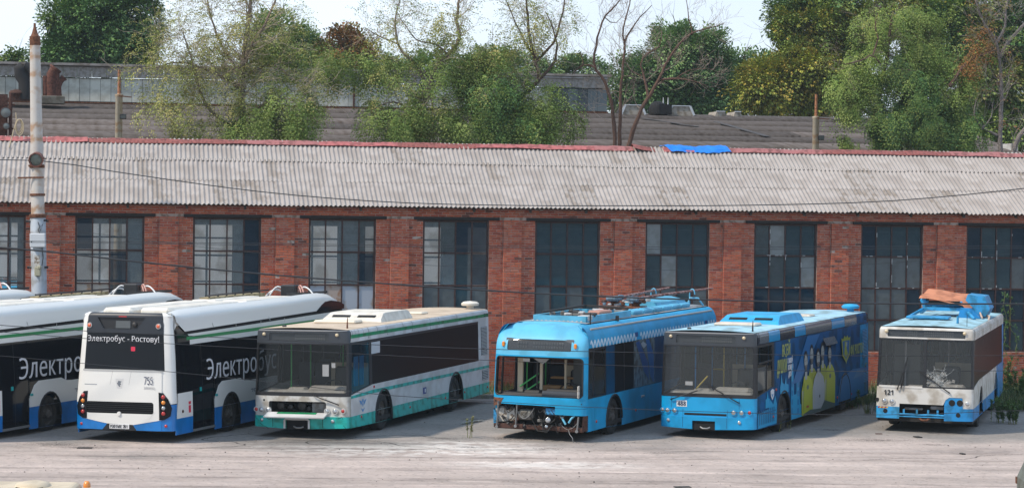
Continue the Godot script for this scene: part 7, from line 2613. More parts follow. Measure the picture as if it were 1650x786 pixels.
func spray(key: String) -> ArrayMesh:   # a twig with its leaves; +x is the way it grows
	if sprays.has(key):
		return sprays[key]
	var b := Mb.new()
	b.flat()
	rng.seed = hash(key) % 100000
	match key:
		"elm":
			for t in 3:
				var d := Vector3(1, rng.randf_range(-0.5, 0.1), rng.randf_range(-0.6, 0.6)).normalized()
				for k in 6:
					var p := d * (0.07 + 0.07 * k) + Vector3(0, -0.012 * k * k, 0)
					var s := 1.0 if k % 2 else -1.0
					var ld := (d * 0.5 + Vector3(0, -0.5, 0) + d.cross(Vector3.UP) * s * 0.8).normalized()
					leaf(b, p, ld, ld.cross(Vector3(rng.randf() - 0.5, 1, rng.randf() - 0.5)).normalized(), rng.randf_range(0.06, 0.085), 0.04)
		"elm_sparse":
			for t in 2:
				var d := Vector3(1, rng.randf_range(-0.3, 0.4), rng.randf_range(-0.6, 0.6)).normalized()
				b.tri(Vector3.ZERO, d * 0.5 + Vector3(0, 0.004, 0), d * 0.5 - Vector3(0, 0.004, 0), Vector3.UP)
				for k in 4:
					var p := d * (0.12 + 0.11 * k)
					var s := 1.0 if k % 2 else -1.0
					var ld := (d * 0.6 + Vector3(0, -0.3, 0) + d.cross(Vector3.UP) * s * 0.8).normalized()
					leaf(b, p, ld, ld.cross(Vector3(rng.randf() - 0.5, 1, rng.randf() - 0.5)).normalized(), 0.06, 0.036)
		"broad":
			for k in 14:
				var p := Vector3(rng.randf_range(0, 0.5), rng.randf_range(-0.12, 0.12), rng.randf_range(-0.25, 0.25))
				var ld := (p * 2.0 + Vector3(rng.randf() - 0.3, rng.randf_range(-0.6, 0.25), rng.randf() - 0.5)).normalized()
				leaf(b, p, ld, ld.cross(Vector3(rng.randf() - 0.5, 1, rng.randf() - 0.5)).normalized(), rng.randf_range(0.12, 0.17), 0.1)
		"weed":
			for k in 7:
				var a := TAU * k / 7.0 + rng.randf() * 0.6
				var ld := Vector3(cos(a), rng.randf_range(0.2, 1.2), sin(a)).normalized()
				leaf(b, Vector3(0, 0.02 * k, 0), ld, ld.cross(Vector3.UP).normalized(), rng.randf_range(0.1, 0.2), 0.06)
		"grass":
			for k in 7:
				var a := rng.randf() * TAU
				var o := Vector3(cos(a), 0, sin(a))
				var h := rng.randf_range(0.12, 0.34)
				var s := o.cross(Vector3.UP) * 0.006
				var p := o * rng.randf() * 0.06
				b.quad(p - s, p + s, p + o * h * 0.25 + Vector3(0, h * 0.7, 0) + s * 0.7, p + o * h * 0.25 + Vector3(0, h * 0.7, 0) - s * 0.7, o)
				b.tri(p + o * h * 0.25 + Vector3(0, h * 0.7, 0) + s * 0.7, p + o * h * 0.25 + Vector3(0, h * 0.7, 0) - s * 0.7, p + o * h * 0.6 + Vector3(0, h, 0), o)
	sprays[key] = b.done()
	return sprays[key]

func scatter(called: String, parent: Node, items: Array, key: String, m: Material):   # items: [transform, colour]
	var mm := MultiMesh.new()
	mm.transform_format = MultiMesh.TRANSFORM_3D
	mm.use_colors = true
	mm.mesh = spray(key)
	mm.instance_count = items.size()
	for k in items.size():
		mm.set_instance_transform(k, items[k][0])
		mm.set_instance_color(k, items[k][1])
	var mi := MultiMeshInstance3D.new()
	mi.multimesh = mm
	mi.material_override = m
	put(mi, called, parent)
	return mi

func grow(b: Mb, p: Vector3, d: Vector3, len_: float, r: float, depth: int, ends: Array, bend: float, rise: float):
	var pts := [p]
	var rs := [r]
	var q := p
	var dd := d
	for k in 4:
		dd = (dd + Vector3(rng.randf() - 0.5, rng.randf() - 0.5 + rise * 0.25, rng.randf() - 0.5) * bend).normalized()
		q += dd * len_ / 4.0
		pts.append(q)
		rs.append(maxf(0.004, r * (1.0 - 0.17 * (k + 1))))
	b.tube(pts, rs, 5 if r > 0.03 else 3, false)
	if depth <= 0:
		ends.append([q, dd])
		ends.append([pts[2], dd])
		return
	for k in rng.randi_range(2, 4):
		var at := rng.randi_range(1, 4)
		var nd := (dd + Vector3(rng.randf() - 0.5, rng.randf() - 0.5 + rise * 0.3, rng.randf() - 0.5) * 1.7).normalized()
		grow(b, pts[at], nd, len_ * rng.randf_range(0.5, 0.8), rs[at] * 0.62, depth - 1, ends, bend, rise)

# limbs: [points, radius at the start, radius at the end]; blobs: [centre, radii, number of sprays, palette, gap threshold]
func tree(called: String, label: String, group: String, limbs: Array, twig: Dictionary, blobs: Array, key: String, bark: Material, leafm: Material, seed_: int) -> Node3D:
	var base: Vector3 = limbs[0][0][0]
	base.y = 0
	var root := thing(called, label, "tree", DEP * Transform3D(Basis.IDENTITY, base), group)
	rng.seed = seed_
	var ends := []
	var tw := Mb.new()
	for li in limbs.size():
		var lm: Array = limbs[li]
		var src: Array = lm[0]
		var cv := Curve3D.new()
		for i in src.size():
			var a: Vector3 = src[maxi(i - 1, 0)]
			var c: Vector3 = src[mini(i + 1, src.size() - 1)]
			cv.add_point(src[i] - base, -(c - a) / 6.0, (c - a) / 6.0)
		var L := cv.get_baked_length()
		var n := maxi(4, int(L / 0.3))
		var pts := []
		var rs := []
		for i in n + 1:
			var t := float(i) / n
			var p := cv.sample_baked(L * t, true)
			p += Vector3(rng.randf() - 0.5, (rng.randf() - 0.5) * 0.3, rng.randf() - 0.5) * 0.05 * (1.0 if i > 0 else 0.0)
			pts.append(p)
			rs.append(lerpf(lm[1], lm[2], t) * rng.randf_range(0.92, 1.08))
		var b := Mb.new()
		b.tube(pts, rs, 8 if lm[1] > 0.06 else 6)
		obj("trunk" if li == 0 else "limb", b, bark, root)
		var cnt := int(L * twig.get("per", 2.0))
		for k in cnt:
			var t := rng.randf_range(lm[3] if lm.size() > 3 else 0.25, 1.0)
			var i := mini(n - 1, int(t * n))
			var d: Vector3 = (pts[i + 1] - pts[i]).normalized()
			var nd := (d * 0.5 + Vector3(rng.randf() - 0.5, rng.randf() - 0.5 + twig.get("rise", 0.3) * 0.5, rng.randf() - 0.5) * 1.8).normalized()
			grow(tw, pts[i], nd, twig.get("len", 1.1) * rng.randf_range(0.5, 1.2), maxf(0.010, rs[i] * 0.4) * twig.get("thick", 1.0), twig.get("depth", 1), ends, twig.get("bend", 0.7), twig.get("rise", 0.3))
	if tw.n > 0:
		tag(obj("twigs", tw, twig.get("mat", bark), root), "", "", "", "stuff")
	var items := []
	var nz := noise(seed_ + 7, 0.55, 3)
	for bl in blobs:
		var c: Vector3 = bl[0] - base
		var rad: Vector3 = bl[1]
		var pal: Array = bl[3]
		var made := 0
		var tries := 0
		while made < bl[2] and tries < bl[2] * 6:
			tries += 1
			var d := Vector3(rng.randfn(), rng.randfn(), rng.randfn()).normalized()
			var q := c + d * rad * pow(rng.randf(), 0.42) * (1.0 + 0.55 * nz.get_noise_3dv(d * 2.0 + c))
			if nz.get_noise_3dv(q * 1.6) < bl[4] + 0.05 + rng.randf_range(-0.10, 0.10):
				continue
			var out := (d + Vector3(0, twig.get("droop", -0.4), 0) + Vector3(rng.randf() - 0.5, rng.randf() - 0.5, rng.randf() - 0.5) * 0.9).normalized()
			var z := out.cross(Vector3.UP).normalized()
			var bs := Basis(out, z.cross(out), z).scaled(Vector3.ONE * rng.randf_range(0.75, 1.35))
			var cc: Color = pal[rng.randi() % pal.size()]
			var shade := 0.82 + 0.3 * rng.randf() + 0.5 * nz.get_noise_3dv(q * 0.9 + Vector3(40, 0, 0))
			items.append([Transform3D(bs, q), cc * shade])
			made += 1
	var pe: float = twig.get("leafy", 0.0)
	for e in ends:
		if rng.randf() < pe:
			var pal: Array = twig.get("pal", [Color(0.1, 0.13, 0.03)])
			var out: Vector3 = (e[1] + Vector3(0, -0.3, 0) + Vector3(rng.randf() - 0.5, rng.randf() - 0.5, rng.randf() - 0.5)).normalized()
			var z := out.cross(Vector3.UP).normalized()
			items.append([Transform3D(Basis(out, z.cross(out), z).scaled(Vector3.ONE * rng.randf_range(0.7, 1.2)), e[0]), pal[rng.randi() % pal.size()] * rng.randf_range(0.8, 1.2)])
	if items.size() > 0:
		tag(scatter("crown", root, items, key, leafm), "", "", "", "stuff")
	return root

func V(x: float, y: float, z: float) -> Vector3:
	return Vector3(x, y, z)

func build_trees():
	var lf := mt("leaf", Color.WHITE, 0.55, {"vcol": true, "two": true, "back": Color(0.35, 0.4, 0.12), "spec": 0.3})
	var bark := mt("bark_brown", Color(0.15, 0.10, 0.075), 0.95, {"tex": "bark", "ts": 1.2})
	var pale := mt("bark_pale", Color(0.36, 0.29, 0.23), 0.9, {"tex": "bark", "ts": 1.2})
	var red := mt("bark_reddish", Color(0.20, 0.115, 0.085), 0.95, {"tex": "bark", "ts": 1.5})
	var greyb := mt("bark_grey", Color(0.30, 0.27, 0.26), 0.9, {"tex": "bark", "ts": 1.0})
	var twp := mt("twig_pale", Color(0.42, 0.34, 0.26), 0.9)
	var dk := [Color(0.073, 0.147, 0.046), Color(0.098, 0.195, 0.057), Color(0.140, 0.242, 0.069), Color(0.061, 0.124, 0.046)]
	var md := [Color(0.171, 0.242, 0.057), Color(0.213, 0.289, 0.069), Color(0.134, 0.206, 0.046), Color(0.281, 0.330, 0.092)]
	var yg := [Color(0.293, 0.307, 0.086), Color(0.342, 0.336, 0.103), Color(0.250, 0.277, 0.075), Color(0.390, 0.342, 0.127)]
	var oak := [Color(0.268, 0.283, 0.046), Color(0.329, 0.319, 0.057), Color(0.207, 0.248, 0.046), Color(0.403, 0.307, 0.063), Color(0.171, 0.212, 0.046)]
	var org := [Color(0.340, 0.150, 0.050), Color(0.260, 0.130, 0.050), Color(0.190, 0.170, 0.050)]
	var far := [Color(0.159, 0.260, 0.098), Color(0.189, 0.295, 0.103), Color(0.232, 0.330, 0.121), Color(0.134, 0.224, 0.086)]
	# sparse elms between the depot and the shed
	tree("elm_tree", "half-bare elm with pale forking branches rising above the left part of the depot roof", "elms behind the depot", [
		[[Vector3(-7.72, 5.84, -13.00), Vector3(-7.81, 8.01, -13.00), Vector3(-7.90, 9.27, -13.00), Vector3(-7.95, 10.41, -13.00), Vector3(-7.87, 11.44, -13.00), Vector3(-7.70, 12.47, -13.00), Vector3(-7.58, 13.95, -13.00)], 0.19, 0.05, 0.5],
		[[Vector3(-7.93, 10.29, -13.00), Vector3(-7.76, 11.41, -12.60), Vector3(-7.17, 12.39, -12.40), Vector3(-6.70, 13.57, -12.20)], 0.09, 0.03],
		[[Vector3(-7.84, 8.47, -13.00), Vector3(-8.78, 9.01, -12.60), Vector3(-9.36, 9.66, -12.20), Vector3(-9.74, 10.86, -12.00), Vector3(-10.13, 12.07, -12.00)], 0.08, 0.025],
		[[Vector3(-7.93, 10.64, -13.00), Vector3(-8.58, 11.56, -13.40), Vector3(-9.04, 12.70, -13.60), Vector3(-9.27, 13.86, -13.80)], 0.06, 0.025],
		[[Vector3(-7.91, 10.52, -13.00), Vector3(-7.00, 11.00, -13.00), Vector3(-6.30, 10.70, -12.60), Vector3(-5.69, 9.96, -12.20)], 0.055, 0.02],
		[[Vector3(-7.87, 9.04, -13.00), Vector3(-7.06, 9.59, -12.00), Vector3(-6.19, 9.70, -11.60), Vector3(-5.52, 9.14, -11.40)], 0.05, 0.02],
		[[Vector3(-7.95, 10.18, -13.00), Vector3(-8.95, 10.64, -12.60), Vector3(-10.20, 11.00, -12.20), Vector3(-11.32, 10.69, -12.00)], 0.05, 0.015]],
		{"per": 6.5, "len": 1.3, "depth": 2, "leafy": 0.30, "pal": yg, "mat": twp, "droop": -0.7, "rise": 0.1, "thick": 0.85}, [
		[Vector3(-9.28, 11.63, -13.00), V(2.6, 1.5, 2.0), 312, yg, 0.0],
		[Vector3(-10.41, 10.56, -12.50), V(1.6, 1.3, 1.5), 187, yg, -0.02],
		[Vector3(-7.70, 12.01, -13.00), V(2.4, 1.7, 1.8), 169, yg, 0.05],
		[Vector3(-6.28, 11.85, -13.60), V(1.3, 1.2, 1.3), 302, md, -0.02],
		[Vector3(-9.95, 9.21, -12.50), V(1.9, 1.1, 1.5), 231, yg, 0.02],
		[Vector3(-6.15, 9.26, -12.00), V(1.25, 1.3, 1.2), 720, md, -0.08],
		[Vector3(-7.27, 8.68, -12.00), V(1.6, 0.8, 1.2), 504, md, -0.05],
		[Vector3(-8.93, 8.44, -12.60), V(1.6, 0.6, 1.0), 187, md + yg, 0.0],
		[Vector3(-7.93, 9.93, -12.60), V(1.5, 1.0, 1.0), 142, yg, 0.05]], "elm", pale, lf, 11)
	tree("elm_tree", "elm with a crooked open top and leafy skirts, between the other two elms", "elms behind the depot", [
		[[Vector3(-1.46, 5.92, -13.00), Vector3(-1.39, 8.12, -13.00), Vector3(-1.33, 9.16, -13.00), Vector3(-0.99, 10.09, -13.00), Vector3(-0.82, 10.90, -13.00), Vector3(-0.26, 11.54, -13.00), Vector3(0.17, 12.15, -13.00), Vector3(0.05, 13.01, -13.00), Vector3(0.24, 14.05, -13.00)], 0.17, 0.035, 0.3],
		[[Vector3(-0.99, 10.09, -13.00), Vector3(-1.39, 11.14, -13.30), Vector3(-2.00, 11.72, -13.50), Vector3(-2.21, 12.76, -13.60), Vector3(-1.88, 13.94, -13.70)], 0.07, 0.02],
		[[Vector3(-2.12, 11.94, -13.50), Vector3(-2.70, 12.16, -13.50), Vector3(-3.35, 12.49, -13.40)], 0.03, 0.012],
		[[Vector3(-1.31, 9.16, -13.00), Vector3(-2.20, 9.70, -12.60), Vector3(-2.93, 9.56, -12.30)], 0.06, 0.02],
		[[Vector3(-0.26, 11.54, -13.00), Vector3(-0.81, 11.93, -12.80), Vector3(-1.58, 12.08, -12.60), Vector3(-2.27, 13.02, -12.40)], 0.04, 0.012]],
		{"per": 4.5, "len": 1.15, "depth": 2, "leafy": 0.22, "pal": yg + md, "mat": twp, "droop": -0.8, "rise": 0.2, "thick": 0.85}, [
		[Vector3(-2.25, 9.01, -12.50), V(1.5, 1.0, 1.2), 720, md, -0.08],
		[Vector3(-1.01, 9.16, -12.80), V(1.1, 1.1, 1.1), 276, md + yg, -0.03],
		[Vector3(-2.56, 10.27, -12.60), V(1.2, 1.0, 1.0), 187, yg + md, 0.0],
		[Vector3(-0.65, 10.79, -13.00), V(1.4, 1.1, 1.2), 331, md, 0.02],
		[Vector3(-1.91, 12.17, -13.30), V(1.6, 1.1, 1.2), 89, yg, 0.08],
		[Vector3(-0.21, 12.54, -13.00), V(1.0, 1.0, 1.0), 142, yg, 0.02],
		[Vector3(-4.48, 11.05, -13.00), V(1.3, 0.7, 1.0), 302, md, 0.0],
		[Vector3(-3.10, 10.97, -13.00), V(1.0, 0.7, 1.0), 187, md, 0.0]], "elm", pale, lf, 12)
	tree("elm_tree", "dense green elm with a thin bare top standing at the middle of the depot ridge", "elms behind the depot", [
		[[Vector3(1.64, 5.96, -13.00), Vector3(1.68, 8.17, -13.00), Vector3(1.88, 9.22, -13.00), Vector3(2.48, 9.97, -13.00), Vector3(3.19, 10.69, -13.00), Vector3(3.03, 11.43, -13.00), Vector3(2.79, 12.38, -13.00), Vector3(2.67, 14.00, -13.00)], 0.16, 0.03, 0.3],
		[[Vector3(3.08, 11.34, -13.00), Vector3(3.72, 12.13, -12.80), Vector3(3.98, 13.08, -12.70), Vector3(4.11, 14.12, -12.60)], 0.055, 0.02],
		[[Vector3(3.03, 11.43, -13.00), Vector3(2.51, 12.46, -13.30), Vector3(2.08, 13.39, -13.40), Vector3(1.89, 14.01, -13.40)], 0.045, 0.015],
		[[Vector3(2.48, 9.97, -13.00), Vector3(1.51, 9.70, -12.50), Vector3(0.88, 9.29, -12.20)], 0.05, 0.02],
		[[Vector3(3.19, 10.69, -13.00), Vector3(3.77, 11.35, -13.00), Vector3(3.87, 12.30, -13.20), Vector3(3.49, 13.23, -13.30)], 0.06, 0.02],
		[[Vector3(1.88, 9.22, -13.00), Vector3(1.26, 10.61, -13.20), Vector3(0.93, 11.43, -13.40)], 0.06, 0.02]],
		{"per": 4.2, "len": 1.1, "depth": 2, "leafy": 0.25, "pal": yg + md, "mat": twp, "droop": -0.8, "rise": 0.3, "thick": 0.85}, [
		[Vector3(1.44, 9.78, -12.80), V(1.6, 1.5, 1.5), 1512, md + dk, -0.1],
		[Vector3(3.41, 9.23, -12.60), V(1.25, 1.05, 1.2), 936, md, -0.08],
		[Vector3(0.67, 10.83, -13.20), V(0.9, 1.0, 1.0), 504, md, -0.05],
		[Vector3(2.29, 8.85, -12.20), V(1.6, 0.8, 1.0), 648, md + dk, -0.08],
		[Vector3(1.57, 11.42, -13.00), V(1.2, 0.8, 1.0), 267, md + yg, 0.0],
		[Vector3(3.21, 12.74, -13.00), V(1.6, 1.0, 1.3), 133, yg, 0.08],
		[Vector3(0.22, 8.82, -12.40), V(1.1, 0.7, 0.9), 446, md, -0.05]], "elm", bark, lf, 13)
	tree("dead_tree", "leafless reddish-brown dead tree with three crooked stems right of the middle", "", [
		[[Vector3(6.16, 6.01, -13.00), Vector3(6.15, 8.17, -13.00), Vector3(5.99, 9.88, -13.00), Vector3(5.66, 10.74, -13.00), Vector3(5.32, 11.27, -13.00), Vector3(5.43, 12.32, -13.00), Vector3(5.70, 13.08, -13.00), Vector3(6.29, 13.75, -13.00), Vector3(6.53, 14.11, -13.00)], 0.101, 0.020, 0.35],
		[[Vector3(6.34, 8.13, -13.00), Vector3(6.30, 9.88, -12.80), Vector3(6.36, 11.05, -12.80), Vector3(6.46, 11.98, -12.80), Vector3(6.36, 12.61, -12.80), Vector3(6.63, 13.63, -12.80), Vector3(6.58, 14.21, -12.80)], 0.078, 0.016],
		[[Vector3(6.57, 8.17, -12.60), Vector3(6.94, 9.41, -12.40), Vector3(7.26, 10.04, -12.30), Vector3(7.64, 10.74, -12.20), Vector3(7.98, 11.51, -12.10), Vector3(8.48, 12.21, -12.00), Vector3(8.90, 12.53, -12.00), Vector3(9.43, 12.68, -12.00), Vector3(10.05, 12.88, -12.00)], 0.094, 0.016],
		[[Vector3(6.41, 12.10, -12.80), Vector3(6.81, 12.82, -12.90), Vector3(7.50, 13.59, -13.00)], 0.039, 0.012],
		[[Vector3(7.73, 10.74, -12.20), Vector3(8.26, 10.79, -12.00), Vector3(8.81, 10.70, -11.80), Vector3(9.38, 10.52, -11.70)], 0.047, 0.012],
		[[Vector3(7.26, 10.04, -12.30), Vector3(7.13, 10.88, -12.50), Vector3(7.05, 11.52, -12.60), Vector3(7.71, 12.00, -12.60), Vector3(7.80, 12.59, -12.60)], 0.055, 0.012],
		[[Vector3(8.86, 12.46, -12.00), Vector3(8.73, 13.16, -12.10), Vector3(8.64, 13.98, -12.20)], 0.027, 0.010],
		[[Vector3(5.32, 11.20, -13.00), Vector3(4.93, 11.30, -13.20), Vector3(4.55, 10.92, -13.40)], 0.039, 0.016],
		[[Vector3(4.93, 11.30, -13.20), Vector3(4.83, 11.74, -13.30), Vector3(4.49, 11.67, -13.40)], 0.027, 0.010],
		[[Vector3(8.26, 10.79, -12.00), Vector3(8.85, 11.13, -12.00), Vector3(9.69, 11.15, -12.00)], 0.023, 0.008],
		[[Vector3(5.70, 13.08, -13.00), Vector3(6.07, 12.85, -13.00), Vector3(6.49, 13.29, -13.00)], 0.020, 0.008],
		[[Vector3(7.03, 10.88, -12.50), Vector3(6.62, 11.11, -12.60), Vector3(6.38, 11.48, -12.60)], 0.023, 0.008]],
		{"per": 3.4, "len": 0.95, "depth": 2, "mat": mt("twig_dead", Color(0.30, 0.23, 0.185), 0.95), "rise": 0.35, "thick": 0.55, "bend": 0.8}, [], "elm", red, lf, 14)
	tree("elm_tree", "large weeping elm with dark hanging foliage over the right part of the depot ridge", "elms behind the depot", [
		[[Vector3(16.57, 6.14, -13.00), Vector3(16.49, 8.29, -13.00), Vector3(16.40, 9.12, -13.00), Vector3(16.56, 10.44, -13.00), Vector3(16.83, 11.88, -13.00), Vector3(17.06, 13.56, -13.00)], 0.16, 0.05, 0.4],
		[[Vector3(17.61, 6.15, -13.40), Vector3(17.58, 8.32, -13.40), Vector3(17.51, 9.28, -13.40), Vector3(17.79, 10.72, -13.40), Vector3(18.29, 12.43, -13.60)], 0.17, 0.05],
		[[Vector3(16.40, 9.48, -13.00), Vector3(15.62, 9.88, -12.60), Vector3(14.98, 10.15, -12.40)], 0.07, 0.03],
		[[Vector3(16.21, 11.57, -12.00), Vector3(15.82, 11.83, -11.80), Vector3(15.39, 11.62, -11.60), Vector3(14.71, 11.43, -11.40), Vector3(14.37, 11.47, -11.30)], 0.035, 0.012],
		[[Vector3(15.89, 11.84, -11.80), Vector3(16.08, 12.45, -11.80), Vector3(15.94, 13.01, -11.80), Vector3(16.15, 13.73, -11.80)], 0.035, 0.012],
		[[Vector3(19.14, 10.71, -12.40), Vector3(19.55, 11.37, -12.20), Vector3(19.92, 11.77, -12.00), Vector3(20.77, 12.14, -11.80)], 0.075, 0.03],
		[[Vector3(17.79, 10.72, -13.40), Vector3(18.60, 11.20, -13.00), Vector3(19.14, 10.71, -12.40)], 0.07, 0.05]],
		{"per": 3.2, "len": 1.1, "depth": 2, "leafy": 0.3, "pal": md, "mat": pale, "droop": -1.3, "rise": 0.0, "thick": 0.6}, [
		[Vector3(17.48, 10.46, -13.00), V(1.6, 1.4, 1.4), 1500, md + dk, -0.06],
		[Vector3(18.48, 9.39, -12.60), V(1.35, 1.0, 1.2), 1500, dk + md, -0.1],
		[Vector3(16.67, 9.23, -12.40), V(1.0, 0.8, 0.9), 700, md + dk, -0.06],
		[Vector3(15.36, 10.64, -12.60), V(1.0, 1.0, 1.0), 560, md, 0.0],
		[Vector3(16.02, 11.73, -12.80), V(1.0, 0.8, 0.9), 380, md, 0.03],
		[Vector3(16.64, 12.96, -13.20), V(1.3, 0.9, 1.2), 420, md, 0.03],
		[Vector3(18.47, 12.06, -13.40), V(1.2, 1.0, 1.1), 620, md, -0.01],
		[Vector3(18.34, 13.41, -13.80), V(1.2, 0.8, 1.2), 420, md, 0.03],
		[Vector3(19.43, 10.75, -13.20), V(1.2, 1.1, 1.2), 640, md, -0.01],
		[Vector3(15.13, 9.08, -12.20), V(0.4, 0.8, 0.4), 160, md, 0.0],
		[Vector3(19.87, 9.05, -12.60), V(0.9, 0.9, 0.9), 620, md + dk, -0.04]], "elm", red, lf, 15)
	tree("bare_tree", "pale grey leafless tree forking near the right edge of the photo", "", [
		[[Vector3(21.14, 6.20, -12.00), Vector3(21.11, 8.34, -12.00), Vector3(21.12, 10.25, -12.00), Vector3(21.02, 11.80, -12.00), Vector3(20.86, 12.48, -12.00), Vector3(20.45, 13.05, -12.00), Vector3(20.06, 13.84, -12.00), Vector3(19.93, 14.39, -12.00)], 0.125, 0.03, 0.45],
		[[Vector3(20.91, 12.44, -12.00), Vector3(21.25, 13.11, -12.00), Vector3(21.24, 13.78, -12.00), Vector3(21.38, 14.43, -12.00)], 0.06, 0.03],
		[[Vector3(21.05, 11.87, -12.00), Vector3(21.30, 12.44, -11.90), Vector3(21.68, 12.87, -11.80), Vector3(22.13, 13.40, -11.70)], 0.085, 0.05],
		[[Vector3(20.97, 8.87, -12.00), Vector3(20.47, 9.10, -12.00), Vector3(20.16, 9.38, -12.00), Vector3(20.01, 9.80, -12.00), Vector3(20.12, 10.23, -12.00)], 0.055, 0.018],
		[[Vector3(20.32, 9.09, -12.00), Vector3(20.71, 9.53, -12.00), Vector3(20.82, 10.24, -12.00)], 0.03, 0.012],
		[[Vector3(21.15, 7.85, -11.00), Vector3(21.38, 8.66, -11.00), Vector3(21.99, 9.38, -11.00)], 0.11, 0.09]],
		{"per": 2.4, "len": 1.1, "depth": 2, "leafy": 0.10, "pal": org, "mat": mt("twig_grey", Color(0.33, 0.28, 0.25), 0.9), "rise": 0.4, "thick": 0.5}, [[Vector3(20.07, 12.16, -12.40), V(0.6, 0.9, 0.6), 160, org, 0.02]], "elm", greyb, lf, 16)
	# beyond the shed
	var bt := {"per": 0.7, "len": 1.8, "depth": 1, "droop": -0.2}
	tree("green_tree", "dark green broadleaf tree beyond the shed near the left edge", "trees beyond the shed", [
		[[Vector3(-12.69, 5.70, -50.00), Vector3(-12.81, 11.46, -50.00), Vector3(-12.93, 14.34, -50.00), Vector3(-13.10, 16.25, -50.00)], 0.3, 0.1, 0.5],
		[[Vector3(-12.89, 13.38, -50.00), Vector3(-14.03, 14.63, -50.00), Vector3(-14.82, 15.25, -50.00)], 0.12, 0.04],
		[[Vector3(-12.89, 13.70, -50.00), Vector3(-11.83, 15.01, -50.00), Vector3(-11.05, 15.99, -50.00)], 0.12, 0.04]], bt, [
		[Vector3(-12.62, 15.15, -50.00), V(2.3, 2.2, 2.2), 2300, dk, -0.1],
		[Vector3(-11.82, 13.88, -50.00), V(1.6, 1.1, 1.6), 900, dk + far, -0.08],
		[Vector3(-14.65, 13.50, -50.00), V(1.5, 0.8, 1.4), 800, dk, -0.08],
		[Vector3(-14.82, 15.25, -50.00), V(1.3, 0.9, 1.2), 420, dk + md, 0.02],
		[Vector3(-11.04, 15.67, -50.00), V(0.9, 1.5, 1.2), 420, dk + md, 0.0]], "broad", bark, lf, 21)
	tree("bush", "low thin shrub tops peeping over the shed roof at the far left", "trees beyond the shed", [[[Vector3(-17.24, 5.65, -50.00), Vector3(-17.30, 12.33, -50.00), Vector3(-17.31, 13.12, -50.00)], 0.12, 0.04, 0.8]], bt, [[Vector3(-17.62, 13.08, -50.00), V(0.9, 0.45, 0.8), 140, dk + md, 0.0], [Vector3(-16.37, 13.24, -50.00), V(0.7, 0.5, 0.8), 60, far, 0.05]], "broad", bark, lf, 22)
	tree("green_tree", "mid-green tree clump beyond the shed between the two left elms", "trees beyond the shed", [[[Vector3(-2.27, 5.82, -52.00), Vector3(-2.26, 11.76, -52.00), Vector3(-2.19, 14.07, -52.00)], 0.25, 0.08, 0.5]], bt, [
		[Vector3(-2.19, 13.58, -52.00), V(1.6, 1.1, 1.5), 900, dk + far, -0.06],
		[Vector3(-3.84, 14.36, -52.00), V(1.5, 1.5, 1.5), 900, far + md, -0.02],
		[Vector3(-3.50, 13.22, -52.00), V(1.5, 0.8, 1.4), 600, dk, -0.05]], "broad", bark, lf, 23)
	tree("autumn_tree", "orange-brown autumn tree beyond the shed between the two left elms", "trees beyond the shed", [[[Vector3(-0.15, 5.85, -50.00), Vector3(-0.22, 11.71, -50.00), Vector3(-0.25, 13.99, -50.00)], 0.25, 0.08, 0.5]], bt, [
		[Vector3(-0.24, 13.83, -50.00), V(1.4, 1.0, 1.3), 900, org, -0.06],
		[Vector3(-1.05, 13.16, -50.00), V(1.3, 0.7, 1.2), 480, md + far, -0.04],
		[Vector3(1.07, 13.21, -50.00), V(1.2, 0.6, 1.2), 420, far + md, -0.03]], "broad", bark, lf, 24)
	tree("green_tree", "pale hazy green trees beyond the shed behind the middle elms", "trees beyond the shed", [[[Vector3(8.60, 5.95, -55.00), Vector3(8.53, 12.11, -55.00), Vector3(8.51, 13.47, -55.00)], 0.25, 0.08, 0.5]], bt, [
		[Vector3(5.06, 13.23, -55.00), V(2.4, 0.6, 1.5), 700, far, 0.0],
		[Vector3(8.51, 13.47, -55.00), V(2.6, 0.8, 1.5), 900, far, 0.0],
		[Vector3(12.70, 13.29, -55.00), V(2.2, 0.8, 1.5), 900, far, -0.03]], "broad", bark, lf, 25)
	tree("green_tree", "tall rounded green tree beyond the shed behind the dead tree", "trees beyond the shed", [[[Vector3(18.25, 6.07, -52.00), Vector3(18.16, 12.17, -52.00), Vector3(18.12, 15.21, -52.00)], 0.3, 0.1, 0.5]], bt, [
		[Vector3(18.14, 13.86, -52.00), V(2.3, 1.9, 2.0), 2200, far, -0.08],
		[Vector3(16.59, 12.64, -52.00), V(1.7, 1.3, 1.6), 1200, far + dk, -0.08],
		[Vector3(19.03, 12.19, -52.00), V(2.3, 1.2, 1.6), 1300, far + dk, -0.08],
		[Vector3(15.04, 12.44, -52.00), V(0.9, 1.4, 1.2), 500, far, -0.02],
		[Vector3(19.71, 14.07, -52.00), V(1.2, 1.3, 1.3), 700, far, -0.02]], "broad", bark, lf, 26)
	tree("green_tree", "lower green tree beyond the shed left of the yellowing tree", "trees beyond the shed", [[[Vector3(22.47, 6.12, -54.00), Vector3(22.38, 12.34, -54.00), Vector3(22.35, 14.41, -54.00)], 0.25, 0.08, 0.5]], bt, [
		[Vector3(22.01, 13.02, -54.00), V(1.5, 1.5, 1.5), 1200, far, -0.05],
		[Vector3(23.51, 13.33, -54.00), V(1.3, 1.2, 1.3), 900, far, -0.03],
		[Vector3(21.32, 11.80, -54.00), V(1.8, 0.8, 1.3), 800, far + dk, -0.05]], "broad", bark, lf, 27)
